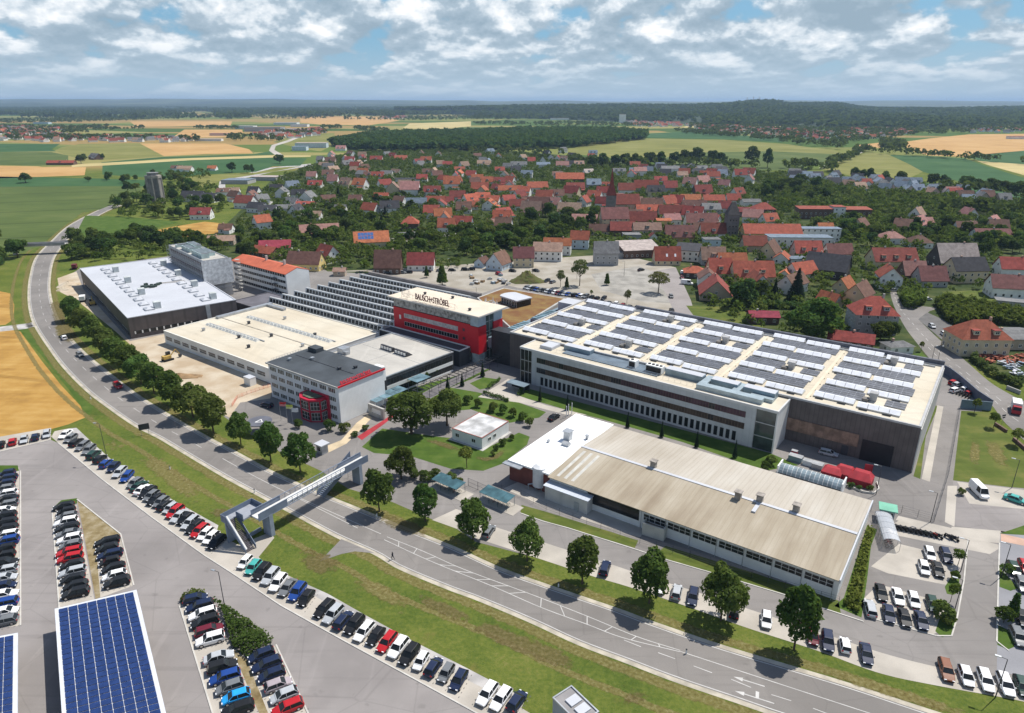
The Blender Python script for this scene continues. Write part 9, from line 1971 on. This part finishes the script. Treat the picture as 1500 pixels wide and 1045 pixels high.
far_village('distant_villages', [[(0, 200), (60, 196), (110, 200), (230, 203), (285, 206), (270, 209), (100, 209), (0, 208)], [(-40, 186), (60, 188), (90, 191), (60, 197), (-40, 198)], [(1005, 184), (1100, 187), (1215, 196), (1220, 208), (1150, 202), (1030, 194)], [(1225, 190), (1305, 190), (1345, 194), (1300, 203), (1230, 207)], [(905, 178), (990, 182), (1000, 187), (930, 186)], [(360, 196), (470, 190), (470, 200), (380, 207)], [(1420, 192), (1480, 190), (1500, 194), (1430, 196)], [(560, 172), (590, 171), (595, 174), (560, 175)]], 33, 4, CV)
# business parks: each hall a thing
for i, (px, py, L, Dp, h, rc, wc, lb) in enumerate([(385, 193, 110, 45, 12, 'g', 'g', 'long grey hall with pale roof in the distant business park'), (358, 189, 60, 40, 9, 'w', 'w', 'white hall at the near end of the distant business park'), (404, 199, 40, 20, 8, 'w', 'w', 'small white hall before the distant grey hall'), (431, 193, 50, 24, 8, 'w', 'w', 'white hall beyond the distant grey hall by the road'), (418, 183, 90, 40, 8, 'w', 'w', 'wide white hall farthest back in the business park'), (320, 199, 46, 18, 6, 'p', 'k', 'pink roofed barn before the distant wheat field'), (438, 186, 60, 30, 8, 'y', 'w', 'blue grey roofed hall at the top of the business park'), (305, 207, 60, 14, 5, 'w', 'w', 'long low white barn at the near edge of the far village'), (60, 182, 60, 24, 7, 'y', 'l', 'blue roofed hall in the far western village'), (912, 180, 26, 20, 34, 'p', 'w', 'pale tower like building on the far plain'), (820, 176, 90, 30, 8, 'w', 'w', 'white halls far off before the wooded hill'), (1493, 204, 40, 20, 6, 'm', 'w', 'red roofed barn in the eastern wheat field')]):
    H(px, py, L, Dp, h, .8, 0, rc, wc, 'flat', lb, 'hall', name='industrial_hall')
sheet('distant_road', [(394, 221), (398, 213), (420, 206), (434, 201), (438, 202), (424, 208), (404, 214), (402, 220), (416, 228), (404, 228)], mat('pale_road', (.42, .39, .34), .9, .1, .01), .12)
sheet('distant_road', [(1200, 246), (1232, 232), (1262, 222), (1266, 223), (1236, 234), (1204, 248)], MATS['pale_road'], .14)
# hills at the horizon
HILL = mat('forest_floor', (.020, .036, .014), .95, .4, .004, col2=(.035, .055, .02), fine=.03)
def hill(name, crest, base, d_c, d_b, m, rough, seed):
    """ridge: crest and foot given by where they are seen, at real distances"""
    rng = np.random.default_rng(seed); xs = np.linspace(crest[0][0], crest[-1][0], 240); cy = np.interp(xs, *zip(*crest)); by = np.interp(xs, *zip(*base)) if base else None
    V = []; rows = []
    k = 14; ph = rng.random(6)*6.28
    for j in range(k+5):
        for i, px in enumerate(xs):
            ang = (px-CX)/FPX/math.cos(PITCH)
            db = d_b if by is None else CAM_H/math.tan(max(.004, (by[i]-HOR)/FPX)); t = min(1, j/k)
            d = db+(d_c-db)*t if j <= k else d_c+(j-k)*d_c*.12
            zc = CAM_H+(HOR-cy[i])/FPX*d_c; und = sum(math.sin(ang*f+ph[q]+j*.7)*a for q, (f, a) in enumerate(((19, .5), (41, .3), (90, .2))))
            z = zc*(t**.9)+rough*und*math.sin(math.pi*t) if j <= k else zc*(1-(j-k)*.25)
            V.append((d*math.tan(ang) if False else d*ang, d, max(z, -3)))
    n = len(xs); F = [(j*n+i, j*n+i+1, (j+1)*n+i+1, (j+1)*n+i) for j in range(k+4) for i in range(n-1)]
    o = link(name, np_mesh(name, V, F, [m], None, True)); tag(o, kind='structure'); return np.array(V).reshape(k+5, n, 3)
_f = np.random.default_rng(8); fx = np.linspace(-450, 1950, 60); fy = np.interp(fx, [-450, 0, 300, 420, 600, 750, 900, 1180, 1500, 1950], [147, 146, 145.6, 146, 147.4, 148.3, 148.8, 148, 148.8, 149])+_f.normal(size=60)*.42
HILL2 = mat('far_hill_cover', (.020, .034, .016), .95, .4, .0009, col2=(.10, .12, .05), fine=.004)
hill('hills', list(zip(fx, fy)), None, 15000, 9300, HILL2, 14, 1)
hill('hills', list(zip(np.linspace(-450, 760, 40), np.interp(np.linspace(-450, 760, 40), [-450, 100, 250, 420, 600, 760], [151.5, 151, 152.5, 151.3, 152.6, 153])+_f.normal(size=40)*.5)), None, 10500, 7600, HILL, 10, 6)
G1 = hill('hills', [(600, 159), (680, 158), (740, 156.5), (800, 155.5), (900, 155), (980, 155.4), (1030, 153.4), (1052, 150), (1088, 149.4), (1104, 152.8), (1140, 152.8), (1172, 153), (1190, 157), (1225, 159.5), (1300, 160), (1400, 158), (1500, 159.4), (1800, 158)], [(600, 163), (680, 166), (740, 170), (800, 172), (900, 176), (960, 177), (1000, 182), (1100, 181), (1200, 184), (1300, 185), (1400, 181), (1500, 183), (1800, 183)], 5200, 2500, HILL, 14, 2)
def clothe(Gr, sp, seed, jmax):
    rng = np.random.default_rng(seed); out = []
    for j in range(jmax):
        for i in range(Gr.shape[1]-1):
            a, b, c, d = Gr[j, i], Gr[j, i+1], Gr[j+1, i+1], Gr[j+1, i]
            if abs(a[0]) > a[1]*.95: continue
            ar = abs((b[0]-a[0])*(d[1]-a[1])); n = rng.poisson(ar/sp**2)
            if n: u, v = rng.random((n, 1)), rng.random((n, 1)); out.append((a*(1-u)+b*u)*(1-v)+(d*(1-u)+c*u)*v)
    return np.concatenate(out)
c = clothe(G1, 22, 5, 15); canopy('hill_forest', c-np.array([0, 0, 3]), rngF.uniform(17, 26, len(c)), LEAF_D, 14, 3.2, 6); print('hill', len(c))
fw_ = []
for P, sp in [([(-120, 158), (60, 156.5), (150, 158), (160, 165), (60, 170), (-120, 170)], 40), ([(60, 160), (210, 159), (250, 163), (230, 168), (120, 169.5)], 36), ([(300, 163), (420, 160.5), (490, 161), (520, 165), (430, 169), (320, 168)], 34), ([(470, 158), (640, 157), (650, 161), (520, 163)], 46), ([(520, 166), (600, 165), (690, 166), (640, 169.5), (540, 170)], 30), ([(160, 156), (330, 155.5), (330, 158), (200, 158.5)], 60), ([(350, 157), (470, 156), (460, 158.5)], 60), ([(640, 163), (720, 162), (740, 165), (660, 166)], 36)]: fw_.append(sample(P, sp, len(fw_)+90))
rq = random.Random(5)
for _ in range(64):
    cx_, cy_, rx, ry = rq.uniform(-60, 780), rq.uniform(157.5, 175.5), rq.uniform(12, 55), rq.uniform(.25, .95)
    fw_.append(sample([(cx_+rx*math.cos(a*.7854)*rq.uniform(.7, 1.2), cy_+ry*math.sin(a*.7854)) for a in range(8)], 38, len(fw_)+90))
c = np.concatenate(fw_); canopy('distant_woods', with_z(c), rngF.uniform(20, 30, len(c)), LEAF_D, 14, 3.4, 7); print('woods2', len(c))
# masts on the crest
for i, (px, hgt) in enumerate([(1052, 40), (1060, 46), (1068, 44), (1308, 95), (1316, 90)]):
    ang = (px-CX)/FPX/math.cos(PITCH); d = 5150 if px < 1200 else 14500; x, y = d*ang, d; z0 = 75 if px < 1200 else 60
    t = thing('radio_mast', ['slim mast on the wooded hilltop, westernmost of three', 'slim mast on the wooded hilltop, middle of three', 'slim mast on the wooded hilltop, easternmost of three', 'faint far mast on the horizon, western of the pair', 'faint far mast on the horizon, eastern of the pair'][i], 'mast', (x, y, z0)); b = MB(); b.tube((x, y, z0), (x, y, z0+hgt), 3 if px < 1200 else 4, 6, 0, 1); b.build('shaft', CONC, t); b = MB(); b.tube((x, y, z0+hgt*.8), (x, y, z0+hgt*.85), 5, 8); b.build('antenna_ring', CONC, t)
# ---- haze
hm = bpy.data.materials.new('haze'); hm.use_nodes = True; nt = hm.node_tree; nt.nodes.clear(); out = node(nt, 'ShaderNodeOutputMaterial'); pv_ = node(nt, 'ShaderNodeVolumePrincipled')
pv_.inputs['Color'].default_value = (.48, .68, .95, 1); pv_.inputs['Density'].default_value = 6.0e-5; pv_.inputs['Anisotropy'].default_value = .1
nt.links.new(pv_.outputs[0], out.inputs['Volume'])
b = MB(); b.prism([(-30000, -400), (30000, -400), (30000, 34000), (-30000, 34000)], -1, 178, 0, None, True); hz_ = b.build('haze', hm); tag(hz_, kind='stuff')
